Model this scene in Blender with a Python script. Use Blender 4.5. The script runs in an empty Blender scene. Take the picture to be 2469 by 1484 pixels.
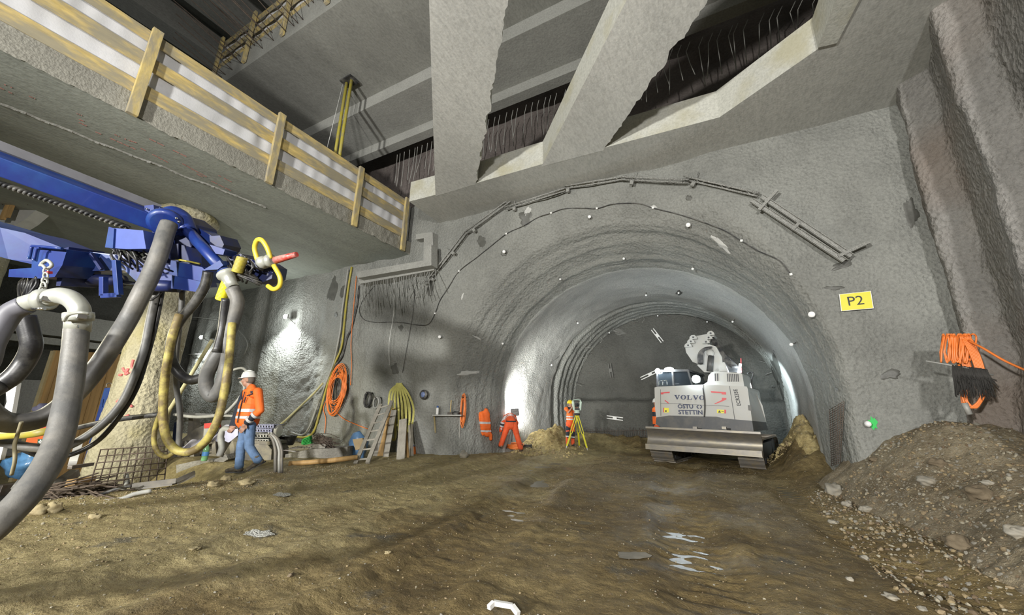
import bpy, bmesh, math, random
from mathutils import Vector, Matrix, Quaternion, noise
random.seed(7)
SC = bpy.context.scene
COL = SC.collection
PI = math.pi
# ------------------------------------------------------------------ camera
FPX, YAW, PIT, ROL, EYE = 945.0, math.radians(28.8), math.radians(14.9), math.atan(.0215), 1.45
_f = Vector((-math.sin(YAW), math.cos(YAW), 0)); _r = Vector((math.cos(YAW), math.sin(YAW), 0))
CF = _f*math.cos(PIT) + Vector((0, 0, math.sin(PIT)))
_u = -_f*math.sin(PIT) + Vector((0, 0, math.cos(PIT)))
CR = _r*math.cos(ROL) + _u*math.sin(ROL)
CU = -_r*math.sin(ROL) + _u*math.cos(ROL)
CO = Vector((0, 0, EYE))
cd = bpy.data.cameras.new('camera'); cam = bpy.data.objects.new('camera', cd); COL.objects.link(cam)
cd.sensor_width = 36; cd.lens = FPX/2469*36; cd.clip_start = .05; cd.clip_end = 200
cam.matrix_world = Matrix((( CR.x, CU.x, -CF.x, CO.x), (CR.y, CU.y, -CF.y, CO.y), (CR.z, CU.z, -CF.z, CO.z), (0, 0, 0, 1)))
SC.camera = cam
def ray(x, y): return CF*FPX + CR*(x-1234.5) + CU*(742-y)
def at(x, y, ax, val):          # point of a sight line on the plane axis=val (world coordinates)
    d = ray(x, y); t = (val-CO[ax])/d[ax]; return CO + d*t
def dp(x, y, d): return CO + ray(x, y)*(d/FPX)        # point at a given depth
S = .85
def q(x, y, z): return Vector((x*S, y*S, EYE+S*(z-EYE)))
def qz(z): return EYE+S*(z-EYE)
# ------------------------------------------------------------------ materials
MATS = {}
def nmat(name): 
    m = bpy.data.materials.new(name); m.use_nodes = True; MATS[name] = m
    nt = m.node_tree; b = nt.nodes['Principled BSDF']; return m, nt, b
def N(nt, t, **k):
    n = nt.nodes.new(t)
    for a, v in k.items():
        if a.startswith('i_'): n.inputs[a[2:].replace('_', ' ')].default_value = v
        else: setattr(n, a, v)
    return n
def ramp(nt, fac, stops):
    r = N(nt, 'ShaderNodeValToRGB'); el = r.color_ramp.elements
    el[0].position, el[0].color = stops[0][0], (*stops[0][1], 1)
    el[1].position, el[1].color = stops[-1][0], (*stops[-1][1], 1)
    for p, c in stops[1:-1]:
        e = el.new(p); e.color = (*c, 1)
    nt.links.new(fac, r.inputs[0]); return r
def mat(name, col, rough=.6, metal=0, var=.12, scale=6, bump=0, bscale=40, emit=None, stretch=None, dirt=None, dscale=3, damt=.5, coat=0, spec=.5, dlo=.5):
    """plain surface with soft tonal variation, optional dirt layer and bump"""
    m, nt, b = nmat(name); L = nt.links.new
    tc = N(nt, 'ShaderNodeTexCoord'); src = tc.outputs['Object']
    if stretch:
        mp = N(nt, 'ShaderNodeMapping'); mp.inputs['Scale'].default_value = stretch; L(src, mp.inputs[0]); src = mp.outputs[0]
    n1 = N(nt, 'ShaderNodeTexNoise', i_Scale=scale, i_Detail=6, i_Roughness=.6); L(src, n1.inputs['Vector'])
    lo = tuple(c*(1-var) for c in col); hi = tuple(min(1, c*(1+var)) for c in col)
    r = ramp(nt, n1.outputs['Fac'], [(.3, lo), (.7, hi)]); out = r.outputs[0]
    if dirt:
        n2 = N(nt, 'ShaderNodeTexNoise', i_Scale=dscale, i_Detail=8, i_Roughness=.65); L(src, n2.inputs['Vector'])
        r2 = ramp(nt, n2.outputs['Fac'], [(dlo-.05, (0, 0, 0)), (dlo+.12, (damt, damt, damt))])
        mx = N(nt, 'ShaderNodeMix', data_type='RGBA'); L(r2.outputs[0], mx.inputs[0]); L(out, mx.inputs[6]); mx.inputs[7].default_value = (*dirt, 1); out = mx.outputs[2]
    L(out, b.inputs['Base Color']); b.inputs['Roughness'].default_value = rough; b.inputs['Metallic'].default_value = metal
    b.inputs['Specular IOR Level'].default_value = spec
    if coat: b.inputs['Coat Weight'].default_value = coat
    if bump:
        n3 = N(nt, 'ShaderNodeTexNoise', i_Scale=bscale, i_Detail=5, i_Roughness=.6); L(src, n3.inputs['Vector'])
        bp = N(nt, 'ShaderNodeBump', i_Strength=bump, i_Distance=.02); L(n3.outputs['Fac'], bp.inputs['Height']); L(bp.outputs[0], b.inputs['Normal'])
    if emit: b.inputs['Emission Color'].default_value = (*emit[0], 1); b.inputs['Emission Strength'].default_value = emit[1]
    return m
def concrete(name, col, bump=.5, bsc=14, stain=.25, stretch=(1, 1, 1), rough=.75, tint=None, patch=None):
    """sprayed or cast concrete: blotches, streaks, grain and a knobbly skin"""
    m, nt, b = nmat(name); L = nt.links.new
    g = N(nt, 'ShaderNodeNewGeometry'); mp = N(nt, 'ShaderNodeMapping'); mp.inputs['Scale'].default_value = stretch; L(g.outputs['Position'], mp.inputs[0]); src = mp.outputs[0]
    a = N(nt, 'ShaderNodeTexNoise', i_Scale=.55, i_Detail=6, i_Roughness=.62); L(src, a.inputs['Vector'])
    r = ramp(nt, a.outputs['Fac'], [(.3, tuple(c*(1-stain) for c in col)), (.55, col), (.75, tuple(c*1.12 for c in col))]); out = r.outputs[0]
    f = N(nt, 'ShaderNodeTexNoise', i_Scale=22, i_Detail=4, i_Roughness=.7); L(src, f.inputs['Vector'])
    rf = ramp(nt, f.outputs['Fac'], [(.32, (.72, .72, .72)), (.6, (1.05, 1.05, 1.05))])
    mx = N(nt, 'ShaderNodeMix', data_type='RGBA', blend_type='MULTIPLY'); mx.inputs[0].default_value = .8; L(out, mx.inputs[6]); L(rf.outputs[0], mx.inputs[7]); out = mx.outputs[2]
    if tint:
        t = N(nt, 'ShaderNodeTexNoise', i_Scale=tint[1], i_Detail=5); L(src, t.inputs['Vector'])
        rt = ramp(nt, t.outputs['Fac'], [(.5, (0, 0, 0)), (.68, (tint[2],)*3)])
        m2 = N(nt, 'ShaderNodeMix', data_type='RGBA'); L(rt.outputs[0], m2.inputs[0]); L(out, m2.inputs[6]); m2.inputs[7].default_value = (*tint[0], 1); out = m2.outputs[2]
    if patch:
        t = N(nt, 'ShaderNodeTexNoise', i_Scale=patch[1], i_Detail=4); L(src, t.inputs['Vector'])
        rt = ramp(nt, t.outputs['Fac'], [(patch[2], (0, 0, 0)), (patch[2]+.03, (1, 1, 1))])
        m2 = N(nt, 'ShaderNodeMix', data_type='RGBA'); L(rt.outputs[0], m2.inputs[0]); L(out, m2.inputs[6]); m2.inputs[7].default_value = (*patch[0], 1); out = m2.outputs[2]
    L(out, b.inputs['Base Color']); b.inputs['Roughness'].default_value = rough
    b.inputs['Specular IOR Level'].default_value = .35
    n1 = N(nt, 'ShaderNodeTexNoise', i_Scale=bsc, i_Detail=4, i_Roughness=.62); L(g.outputs['Position'], n1.inputs['Vector'])
    n2 = N(nt, 'ShaderNodeTexVoronoi', i_Scale=bsc*1.7); L(g.outputs['Position'], n2.inputs['Vector'])
    ad = N(nt, 'ShaderNodeMath', operation='MULTIPLY_ADD'); L(n2.outputs['Distance'], ad.inputs[0]); ad.inputs[1].default_value = .45; L(n1.outputs['Fac'], ad.inputs[2])
    bp = N(nt, 'ShaderNodeBump', i_Strength=bump, i_Distance=.06); L(ad.outputs[0], bp.inputs['Height']); L(bp.outputs[0], b.inputs['Normal'])
    return m
SHOT = concrete('shotcrete', (.27, .274, .254), bump=.75, bsc=9, stain=.28)
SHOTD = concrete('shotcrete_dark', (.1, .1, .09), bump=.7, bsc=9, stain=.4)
SHOTF = concrete('shotcrete_smooth', (.43, .43, .41), bump=.35, bsc=14, stain=.18)
CAST = concrete('cast_concrete', (.36, .36, .335), bump=.12, bsc=10, stain=.22)
CASTL = concrete('cast_concrete_light', (.5, .5, .45), bump=.08, bsc=10, stain=.12, tint=((.36, .33, .2), 1.3, .6))
SOFF = concrete('soffit_concrete', (.47, .47, .44), bump=.06, bsc=12, stain=.2, stretch=(1, .35, 1))
STRU = concrete('strut_concrete', (.62, .62, .59), bump=.05, bsc=12, stain=.15, stretch=(1, .35, 1))
DECK = concrete('deck_soffit', (.35, .37, .33), bump=.1, bsc=10, stain=.35, stretch=(1.2, .3, 1))
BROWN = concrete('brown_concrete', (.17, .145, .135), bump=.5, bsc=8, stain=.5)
STEEL = mat('bare_steel', (.22, .21, .2), .45, .8, dirt=(.17, .12, .08), dscale=8)
RUST = mat('rusty_rebar', (.13, .1, .08), .8, .3, var=.3, scale=14)
WOODY = mat('formwork_timber', (.58, .44, .17), .6, stretch=(1, .25, 1), scale=12, var=.25, dirt=(.26, .25, .21), dscale=4, damt=.8, bump=.1, dlo=.44)
WOODYX = mat('formwork_timber_post', (.56, .44, .18), .6, stretch=(1, 1, .3), scale=12, var=.25, dirt=(.28, .26, .22), dscale=5, dlo=.46, damt=.8, bump=.1)
SHEET = mat('white_geotextile', (.66, .66, .68), .8, var=.08, dirt=(.45, .45, .44), dscale=1.5, damt=.5, bump=.15, bscale=30)
# ------------------------------------------------------------------ mesh builder
def frame_of(d, hint=Vector((0, 0, 1))):
    d = d.normalized()
    if abs(d.dot(hint)) > .98: hint = Vector((1, 0, 0))
    a = d.cross(hint).normalized(); return a, a.cross(d).normalized(), d
def spline(pts, n=6):
    """Catmull-Rom through the points"""
    P = [Vector(p) for p in pts]
    if len(P) < 3: return P
    out = []; E = [P[0]*2-P[1]]+P+[P[-1]*2-P[-2]]
    for i in range(1, len(E)-2):
        a, b, c, d = E[i-1:i+3]
        for k in range(n):
            t = k/n; out.append(.5*((2*b)+(c-a)*t+(2*a-5*b+4*c-d)*t*t+(3*b-a-3*c+d)*t**3))
    out.append(P[-1]); return out
class MB:
    def __init__(s): s.v = []; s.f = []; s.m = []; s.mi = 0; s.sm = []; s.smooth = False
    def add(s, vs, fs, sm=None):
        b = len(s.v); s.v += [Vector(v) for v in vs]; s.f += [tuple(b+i for i in f) for f in fs]
        s.m += [s.mi]*len(fs); s.sm += [s.smooth if sm is None else sm]*len(fs); return s
    def box(s, c, d, R=None, bev=0):
        c = Vector(c); x, y, z = [k/2 for k in d]
        if bev and min(x, y, z) > bev*1.5:
            bm = bmesh.new(); bmesh.ops.create_cube(bm, size=1)
            for v in bm.verts: v.co = Vector((v.co.x*2*x, v.co.y*2*y, v.co.z*2*z))
            bmesh.ops.bevel(bm, geom=bm.edges[:], offset=bev, segments=2, affect='EDGES', profile=.6)
            vs = [v.co.copy() for v in bm.verts]; bm.verts.index_update(); fs = [tuple(v.index for v in f.verts) for f in bm.faces]; bm.free()
        else:
            vs = [Vector((i*x, j*y, k*z)) for i in (-1, 1) for j in (-1, 1) for k in (-1, 1)]
            fs = [(0, 1, 3, 2), (4, 6, 7, 5), (0, 4, 5, 1), (2, 3, 7, 6), (0, 2, 6, 4), (1, 5, 7, 3)]
        if R is not None: vs = [R @ v for v in vs]
        return s.add([c+v for v in vs], fs, False)
    def bar(s, p, q_, w, h, up=Vector((0, 0, 1)), bev=0):
        """rectangular bar from p to q"""
        p, q_ = Vector(p), Vector(q_); a, b, d = frame_of(q_-p, up)
        R = Matrix((a, b, d)).transposed(); return s.box((p+q_)/2, (w, h, (q_-p).length), R, bev)
    def prism(s, pts, off):
        """polygon (3D points) extruded by vector off"""
        n = len(pts); pts = [Vector(p) for p in pts]; off = Vector(off)
        return s.add(pts+[p+off for p in pts], [tuple(range(n))[::-1], tuple(range(n, 2*n))]+[(i, (i+1) % n, n+(i+1) % n, n+i) for i in range(n)], False)
    def tube(s, pts, r, n=10, caps=True, sm=True, closed=False):
        P = [Vector(p) for p in pts]; m = len(P); rs = r if isinstance(r, (list, tuple)) else [r]*m
        if len(rs) != m: rs = [rs[0]+(rs[-1]-rs[0])*i/(m-1) for i in range(m)]
        T = []
        for i in range(m):
            if closed: t = P[(i+1) % m]-P[i-1]
            else: t = P[min(i+1, m-1)]-P[max(i-1, 0)]
            T.append(t.normalized() if t.length > 1e-9 else Vector((0, 0, 1)))
        a, b, _ = frame_of(T[0]); vs = []
        for i in range(m):
            if i:
                ax = T[i-1].cross(T[i])
                if ax.length > 1e-7: a = Quaternion(ax.normalized(), T[i-1].angle(T[i])) @ a
            a = (a-T[i]*a.dot(T[i])).normalized(); b = T[i].cross(a)
            for k in range(n):
                t = 2*PI*k/n; vs.append(P[i]+(a*math.cos(t)+b*math.sin(t))*rs[i])
        fs = [(i*n+k, i*n+(k+1) % n, (i+1)*n+(k+1) % n, (i+1)*n+k) for i in range(m-1) for k in range(n)]
        if closed: fs += [((m-1)*n+k, (m-1)*n+(k+1) % n, (k+1) % n, k) for k in range(n)]
        s.add(vs, fs, sm)
        if caps and not closed: 
            bb = len(s.v)-len(vs); s.f += [tuple(bb+k for k in range(n))[::-1], tuple(bb+(m-1)*n+k for k in range(n))]; s.m += [s.mi]*2; s.sm += [False]*2
        return s
    def cyl(s, p, q_, r, n=16, r2=None): return s.tube([p, q_], [r, r if r2 is None else r2], n)
    def lathe(s, o, prof, axis=Vector((0, 0, 1)), n=20, sm=True):
        """profile of (radius, height) around an axis"""
        a, b, d = frame_of(Vector(axis)); o = Vector(o)
        return s.tube_rings([[o+d*h+(a*math.cos(2*PI*k/n)+b*math.sin(2*PI*k/n))*max(r, 1e-4) for k in range(n)] for r, h in prof], sm)
    def tube_rings(s, rings, sm=True, caps=True):
        n = len(rings[0]); m = len(rings); vs = [v for r in rings for v in r]
        fs = [(i*n+k, i*n+(k+1) % n, (i+1)*n+(k+1) % n, (i+1)*n+k) for i in range(m-1) for k in range(n)]
        s.add(vs, fs, sm)
        if caps:
            bb = len(s.v)-len(vs); s.f += [tuple(bb+k for k in range(n))[::-1], tuple(bb+(m-1)*n+k for k in range(n))]; s.m += [s.mi]*2; s.sm += [False]*2
        return s
    def ell(s, c, r, R=None, nu=16, nv=10, bump=0, seed=0):
        c = Vector(c); vs = []; r = Vector(r) if not isinstance(r, (int, float)) else Vector((r, r, r))
        for j in range(nv+1):
            ph = PI*j/nv
            for i in range(nu):
                th = 2*PI*i/nu; v = Vector((math.sin(ph)*math.cos(th), math.sin(ph)*math.sin(th), math.cos(ph)))
                k = 1+(bump*noise.noise(v*1.6+Vector((seed, seed*.7, 0))) if bump else 0)
                w = Vector((v.x*r.x, v.y*r.y, v.z*r.z))*k; vs.append(c+(R @ w if R is not None else w))
        fs = [(j*nu+i, (j+1)*nu+i, (j+1)*nu+(i+1) % nu, j*nu+(i+1) % nu) for j in range(nv) for i in range(nu)]
        return s.add(vs, fs, True)
    def grid(s, fn, nu, nv, sm=True, flip=False):
        vs = [fn(i/nu, j/nv) for j in range(nv+1) for i in range(nu+1)]; w = nu+1
        fs = [(j*w+i, j*w+i+1, (j+1)*w+i+1, (j+1)*w+i) for j in range(nv) for i in range(nu)]
        if flip: fs = [f[::-1] for f in fs]
        return s.add(vs, fs, sm)
    def build(s, name, mats, parent=None, world=True):
        me = bpy.data.meshes.new(name)
        inv = None
        if parent is not None: inv = parent_world(parent).inverted()
        vs = [inv @ v for v in s.v] if inv is not None else s.v
        me.from_pydata([tuple(v) for v in vs], [], s.f)
        mats = mats if isinstance(mats, (list, tuple)) else [mats]
        for m in mats: me.materials.append(m)
        me.polygons.foreach_set('material_index', s.m); me.polygons.foreach_set('use_smooth', s.sm)
        me.update(); 
        o = bpy.data.objects.new(name, me); COL.objects.link(o)
        if parent is not None: o.parent = parent
        return o
def parent_world(p):
    M = Matrix.Identity(4)
    while p is not None: M = p.matrix_basis @ M; p = p.parent
    return M
def tag(o, label=None, cat=None, group=None, kind=None):
    if label: o['label'] = label
    if cat: o['category'] = cat
    if group: o['group'] = group
    if kind: o['kind'] = kind
    return o
def empty(name, loc=(0, 0, 0), label=None, cat=None, group=None, rz=0):
    o = bpy.data.objects.new(name, None); COL.objects.link(o); o.location = loc; o.rotation_euler = (0, 0, rz)
    return tag(o, label, cat, group)
def center(o):
    """move a one-mesh thing's origin to the foot of its mesh"""
    me = o.data; n = len(me.vertices); 
    c = Vector((sum(v.co.x for v in me.vertices)/n, sum(v.co.y for v in me.vertices)/n, min(v.co.z for v in me.vertices)))
    me.transform(Matrix.Translation(-c)); o.location = c; return o
def one(mb, name, m, label, cat, group=None, kind=None):
    return tag(center(mb.build(name, m)), label, cat, group, kind)
def copy_tree(o, parent=None):
    c = o.copy(); COL.objects.link(c)
    if parent is not None: c.parent = parent
    for ch in list(o.children): copy_tree(ch, c)
    return c
def struct(mb, name, m):
    o = mb.build(name, m); o['kind'] = 'structure'; return o
def fbm(p, sc, o=3, seed=0):
    v = 0; a = 1; t = 0; p = Vector(p)*sc+Vector((seed*13.1, seed*7.7, seed*3.3))
    for k in range(o): v += a*noise.noise(p); t += a; a *= .5; p = p*2.03
    return v/t
def sstep(a, b, x):
    t = max(0, min(1, (x-a)/(b-a))); return t*t*(3-2*t)
def lerp(a, b, t): return a+(b-a)*t
def text_mesh(s, size, extrude=.002, font_shear=0, bold=0):
    cu = bpy.data.curves.new('t', 'FONT'); cu.body = s; cu.size = size; cu.extrude = extrude; cu.align_x = 'CENTER'; cu.align_y = 'CENTER'; cu.offset = bold; cu.shear = font_shear; cu.resolution_u = 3
    o = bpy.data.objects.new('t', cu); COL.objects.link(o); dg = bpy.context.evaluated_depsgraph_get(); dg.update()
    me = bpy.data.meshes.new_from_object(o.evaluated_get(dg)); bpy.data.objects.remove(o); bpy.data.curves.remove(cu); return me
def text_obj(s, name, size, o, x, n, m, parent, extrude=.002, bold=0, shear=0, sx=1):
    """flat lettering centred at o, x = reading direction, n = outward normal"""
    me = text_mesh(s, size, extrude, shear, bold); x = Vector(x).normalized(); n = Vector(n).normalized(); y = n.cross(x)
    M = Matrix(((x.x*sx, y.x, n.x, o[0]), (x.y*sx, y.y, n.y, o[1]), (x.z*sx, y.z, n.z, o[2]), (0, 0, 0, 1)))
    me.transform(parent_world(parent).inverted() @ M if parent else M); me.materials.clear(); me.materials.append(m); me.name = name
    ob = bpy.data.objects.new(name, me); COL.objects.link(ob)
    if parent: ob.parent = parent
    return ob
def lamp(name, kind, loc, energy, col=(1, 1, 1), size=.3, aim=None, spot=None, blend=.6):
    d = bpy.data.lights.new(name, kind); d.energy = energy; d.color = col
    if kind == 'AREA': d.size = size
    else: d.shadow_soft_size = size
    if spot: d.spot_size = math.radians(spot); d.spot_blend = blend
    o = bpy.data.objects.new(name, d); COL.objects.link(o); o.location = loc
    if aim is not None: o.rotation_euler = (Vector(aim)-Vector(loc)).to_track_quat('-Z', 'Y').to_euler()
    return o
# ================================================================== the place: walls, soffits, floor
RINGS = [(11.2, -9.9, 2.35, 8.6), (11.32, -9.3, 2.25, 8.15), (11.7, -8.85, 2.15, 7.45), (12.4, -8.4, 2.1, 6.95), (13.1, -8.05, 2.03, 6.65), (13.7, -7.85, 2.0, 6.5),
         (16, -7.78, 1.95, 6.48), (18.1, -7.7, 1.9, 6.46), (18.3, -7.82, 1.95, 6.56), (18.6, -7.62, 1.9, 6.42), (20.5, -7.25, 1.95, 6.33)]
def ring_at(y):
    for a, b in zip(RINGS, RINGS[1:]):
        if y <= b[0]:
            t = (y-a[0])/(b[0]-a[0]); return [lerp(a[i], b[i], t) for i in range(4)]
    return list(RINGS[-1])
NA = 200
def ring_pts(xl, xr, top):
    """profile of the bore from left foot over the crown to right foot: (x, z)"""
    cx, a = (xl+xr)/2, (xr-xl)/2; zc = 1.9; b = top-zc; P = []
    for i in range(NA+1):
        t = i/NA
        if t < .14: P.append((xl+.25*(1-t/.14)**2, lerp(-.8, zc, t/.14)))
        elif t > .86: P.append((xr-.0*(t-.86)/.14, lerp(zc, -.8, (t-.86)/.14)))
        else:
            th = PI*(1-(t-.14)/.72); P.append((cx+a*math.cos(th), zc+b*math.sin(th)))
    return P
def wall_disp(x, z):
    """relief of the sprayed portal wall, metres towards the camera, in unscaled metres"""
    p = Vector((x, 0, z))
    d = .42*fbm((x*1.0, 5, z*.16), .5, 3, 1)*(1-.5*sstep(-6, 2, x))+.07*fbm((x, 7, z), .9, 2, 12)+.13*noise.noise(Vector((x*1.25, 3, z*.12)))*(1-sstep(-10.5, -8, x)) + .05*fbm(p, 1.6, 3, 2) + .022*fbm(p, 6, 3, 3)
    return d
def build_portal():
    mb = MB(); ys = []; y = 11.2
    while y < 20.45:
        ys.append(y); y += .045 if y < 14 else (.09 if y < 17.8 else .05)
    ys.append(20.5)
    XL, XR, ZB, ZT = -13.0, 4.6, -.8, 9.9
    rows = []
    R0 = ring_pts(*RINGS[0][1:]); cx, cz = -3.8, 1.9
    outer = []
    for i, (x, z) in enumerate(R0):
        t = i/NA
        if t < .14: outer.append((XL, z)); continue
        if t > .86: outer.append((XR, z)); continue
        dx, dz = x-cx, z-cz; ks = []
        if dx > 1e-6: ks.append((XR-cx)/dx)
        if dx < -1e-6: ks.append((XL-cx)/dx)
        if dz > 1e-6: ks.append((ZT-cz)/dz)
        k = min(ks); outer.append((cx+dx*k, cz+dz*k))
    M = 34
    for j in range(M):
        f = j/M; row = []
        for i in range(NA+1):
            x = lerp(outer[i][0], R0[i][0], f); z = lerp(outer[i][1], R0[i][1], f)
            row.append(q(x, 11.2-wall_disp(x, z), z))
        rows.append(row)
    for y in ys:
        _, xl, xr, top = [0]+ring_at(y)[1:]; P = ring_pts(xl, xr, top); row = []
        w = sstep(11.2, 11.6, y)
        for i, (x, z) in enumerate(P):
            t = i/NA; dx, dz = x-cx, z-cz; l = math.hypot(dx, dz); dx /= l; dz /= l
            arc = t*14
            rd = .05*fbm((x, y, z), 1.4, 3, 5)+.02*fbm((x, y, z), 5, 2, 6)
            if y < 13.7: rd += w*(.11*fbm((arc*.22, y*3.2, 0), 1.0, 3, 9)+.05*fbm((arc*.5, y*8, 4), 1, 2, 11))*(1-sstep(13.2, 13.7, y))*(1.0 if t < .75 else .5)
            if y > 18.2: rd += .05*math.sin(y*15+arc*.5)*(.5+fbm((arc*.3, y, 2), 1, 2, 4))
            dd = wall_disp(x, z)*(1-w)
            row.append(q(x+dx*rd, y-dd, z+dz*rd))
        rows.append(row)
    vs = [v for r in rows for v in r]; w = NA+1
    fs = [(j*w+i, j*w+i+1, (j+1)*w+i+1, (j+1)*w+i) for j in range(len(rows)-1) for i in range(NA)]
    mb.add(vs, fs, True)
    mid = M+sum(1 for y in ys if y < 13.6)
    mid2 = M+sum(1 for y in ys if y < 18.15)
    mb.m = [0 if (k//NA) < mid else (1 if k//NA < mid2 else 0) for k in range(len(fs))]
    o = struct(mb, 'wall_back', [SHOT, SHOTF])
    # tunnel face
    mb = MB()
    def ff(u, v):
        x = lerp(-8.2, 2.9, u); z = lerp(-.8, 7.2, v)
        step = .55*(1-sstep(2.05, 2.2, z+.08*noise.noise(Vector((x*1.5, 0, 3)))))
        return q(x, 20.35-step+.1*fbm((x, 0, z), .7, 3, 8)+.03*fbm((x, 0, z), 5, 2, 8), z)
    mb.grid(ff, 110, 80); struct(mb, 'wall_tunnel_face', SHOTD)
    # left wall continues
    mb = MB()
    def lf(u, v):
        x = lerp(-30, -13.0, u); z = lerp(-1.6, 9.9, v); d = wall_disp(x, z)
        # bulging, water-worn pocket below the flood lamp
        k = math.exp(-((x+16.2)/1.1)**2)*sstep(4.6, 3.6, z)
        d += -.12*k+.12*k*fbm((x, 0, z), 3.2, 3, 22)
        d -= 1.3*sstep(-27.5, -29, x)
        return q(x, 11.2-d, z)
    mb.grid(lf, 260, 150); struct(mb, 'wall_left', SHOT)
def build_right_wall():
    mb = MB()
    def f(u, v):
        y = lerp(11.45, -4, u); z = lerp(-.8, 13, v)
        yc = 10.5+.06*noise.noise(Vector((0, 1, z*.8))); s = ((yc-y) % 1.95)/1.95
        bul = .42*sstep(0, .2, s)*(1-max(0, (s-.2)/.8)**1.2)
        x = 4.02+bul-.10*fbm((0, y, z), .6, 3, 3)-.05*fbm((0, y, z), 3, 3, 4)-.02*fbm((0, y, z), 9, 2, 4)
        x -= .25*sstep(2.6, 1.6, z+.3*noise.noise(Vector((0, y, 2))))
        return q(x, y, z)
    mb.grid(f, 260, 170, flip=False); struct(mb, 'wall_right', SHOTR)
SHOTR = concrete('shotcrete_warm', (.27, .26, .245), bump=.9, bsc=8, stain=.25, tint=((.2, .145, .11), .35, .55))
def slab(name, poly, z0, z1, m, sub=None):
    """horizontal slab with polygon outline (x, y), unscaled"""
    mb = MB(); mb.prism([q(x, y, z0) for x, y in poly], q(0, 0, z1)-q(0, 0, z0)); return mb
def ragged(p0, p1, n, amp, seed, side):
    """edge with sprayed-concrete teeth"""
    out = []
    for i in range(n+1):
        t = i/n; w = amp*(noise.noise(Vector((t*n*.2, seed, 0)))+.6*noise.noise(Vector((t*n*.9, seed, 3)))) if 0 < i < n else 0
        out.append((lerp(p0[0], p1[0], t)+side[0]*w, lerp(p0[1], p1[1], t)+side[1]*w))
    return out
KU = 1.14
def qu(x, y, z): return q(x*KU, y*KU, EYE+(z-EYE)*KU)
def build_soffits():
    ZB, ZT = 8.75, 9.55
    # waler band along the portal with its chamfered corner
    poly = [(-9.5, 9.36), (-8.3, 9.43), (-4.4, 9.5), (.5, 9.75), (2.5, 8.4), (2.65, 7.4), (2.65, -4), (4.6, -4), (4.6, 11.5), (-9.6, 11.5)]
    mb = MB(); mb.prism([q(x, y, ZB) for x, y in poly], (0, 0, S*(ZT-ZB)))
    mb.m = [0]*2+[1]*(len(mb.f)-2); struct(mb, 'trim_1', [SOFF, CASTL])
    # diagonal struts
    e1 = ragged((0.94, 0.1), (-6.7, 9.5), 130, .1, 1, (.8, .6))
    mb = MB(); L = [(-8.4, 9.5), (-1.0, .1)]
    mb.prism([q(x, y, ZB-.004) for x, y in L+e1], (0, 0, S*(ZT-ZB)))
    mb.m = [0]*2+[1]*(len(mb.f)-2); struct(mb, 'trim_2', [STRU, CASTL])
    e2 = ragged((4.2, 2.0), (-2.45, 9.7), 130, .1, 5, (.8, .6))
    mb = MB(); L = [(-4.35, 9.6), (2.5, 1.9)]
    mb.prism([q(x, y, ZB-.004) for x, y in L+e2], (0, 0, S*(ZT-ZB)))
    mb.m = [0]*2+[1]*(len(mb.f)-2); struct(mb, 'trim_3', [STRU, CASTL])
    # right-hand corbel, hanging lower
    mb = MB(); mb.prism([q(2.30, 8.45, 8.72), q(2.62, 8.5, 8.72), q(2.9, 7.0, 8.72), q(2.45, 7.1, 8.72)], (0, 0, .6)); struct(mb, 'trim_4', CASTL)
    # upper deck, stepping down towards the portal
    steps = [(4.8, 7.55, 12.0), (7.55, 9.05, 11.55), (9.05, 9.4, 11.2)]
    for i, (y0, y1, z) in enumerate(steps):
        mb = MB(); mb.box(qu(-4, (y0+y1)/2, z+.5), (30*S*KU, (y1-y0)*S*KU, S*1.0)); o = struct(mb, 'ceiling', CASTU if i == 0 else CAST)
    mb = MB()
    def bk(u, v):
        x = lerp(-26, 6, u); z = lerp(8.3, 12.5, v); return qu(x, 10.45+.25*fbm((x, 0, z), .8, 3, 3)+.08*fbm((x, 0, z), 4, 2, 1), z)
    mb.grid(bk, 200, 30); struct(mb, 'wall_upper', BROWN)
    # topmost ceiling with beams running along the tunnel axis
    mb = MB(); mb.box(qu(-9, 0, 17.5), (40*S, 26*S, .6)); struct(mb, 'ceiling', CASTU)
    for k in range(7):
        mb = MB(); mb.box(qu(-21+k*2.6, 0, 16.6), (1.0*S, 26*S, 1.5*S)); struct(mb, 'trim_%d' % (10+k), CASTU)
CASTU = concrete('cast_concrete_upper', (.3, .3, .275), bump=.08, bsc=8, stain=.3, stretch=(1, .4, 1))
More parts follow.
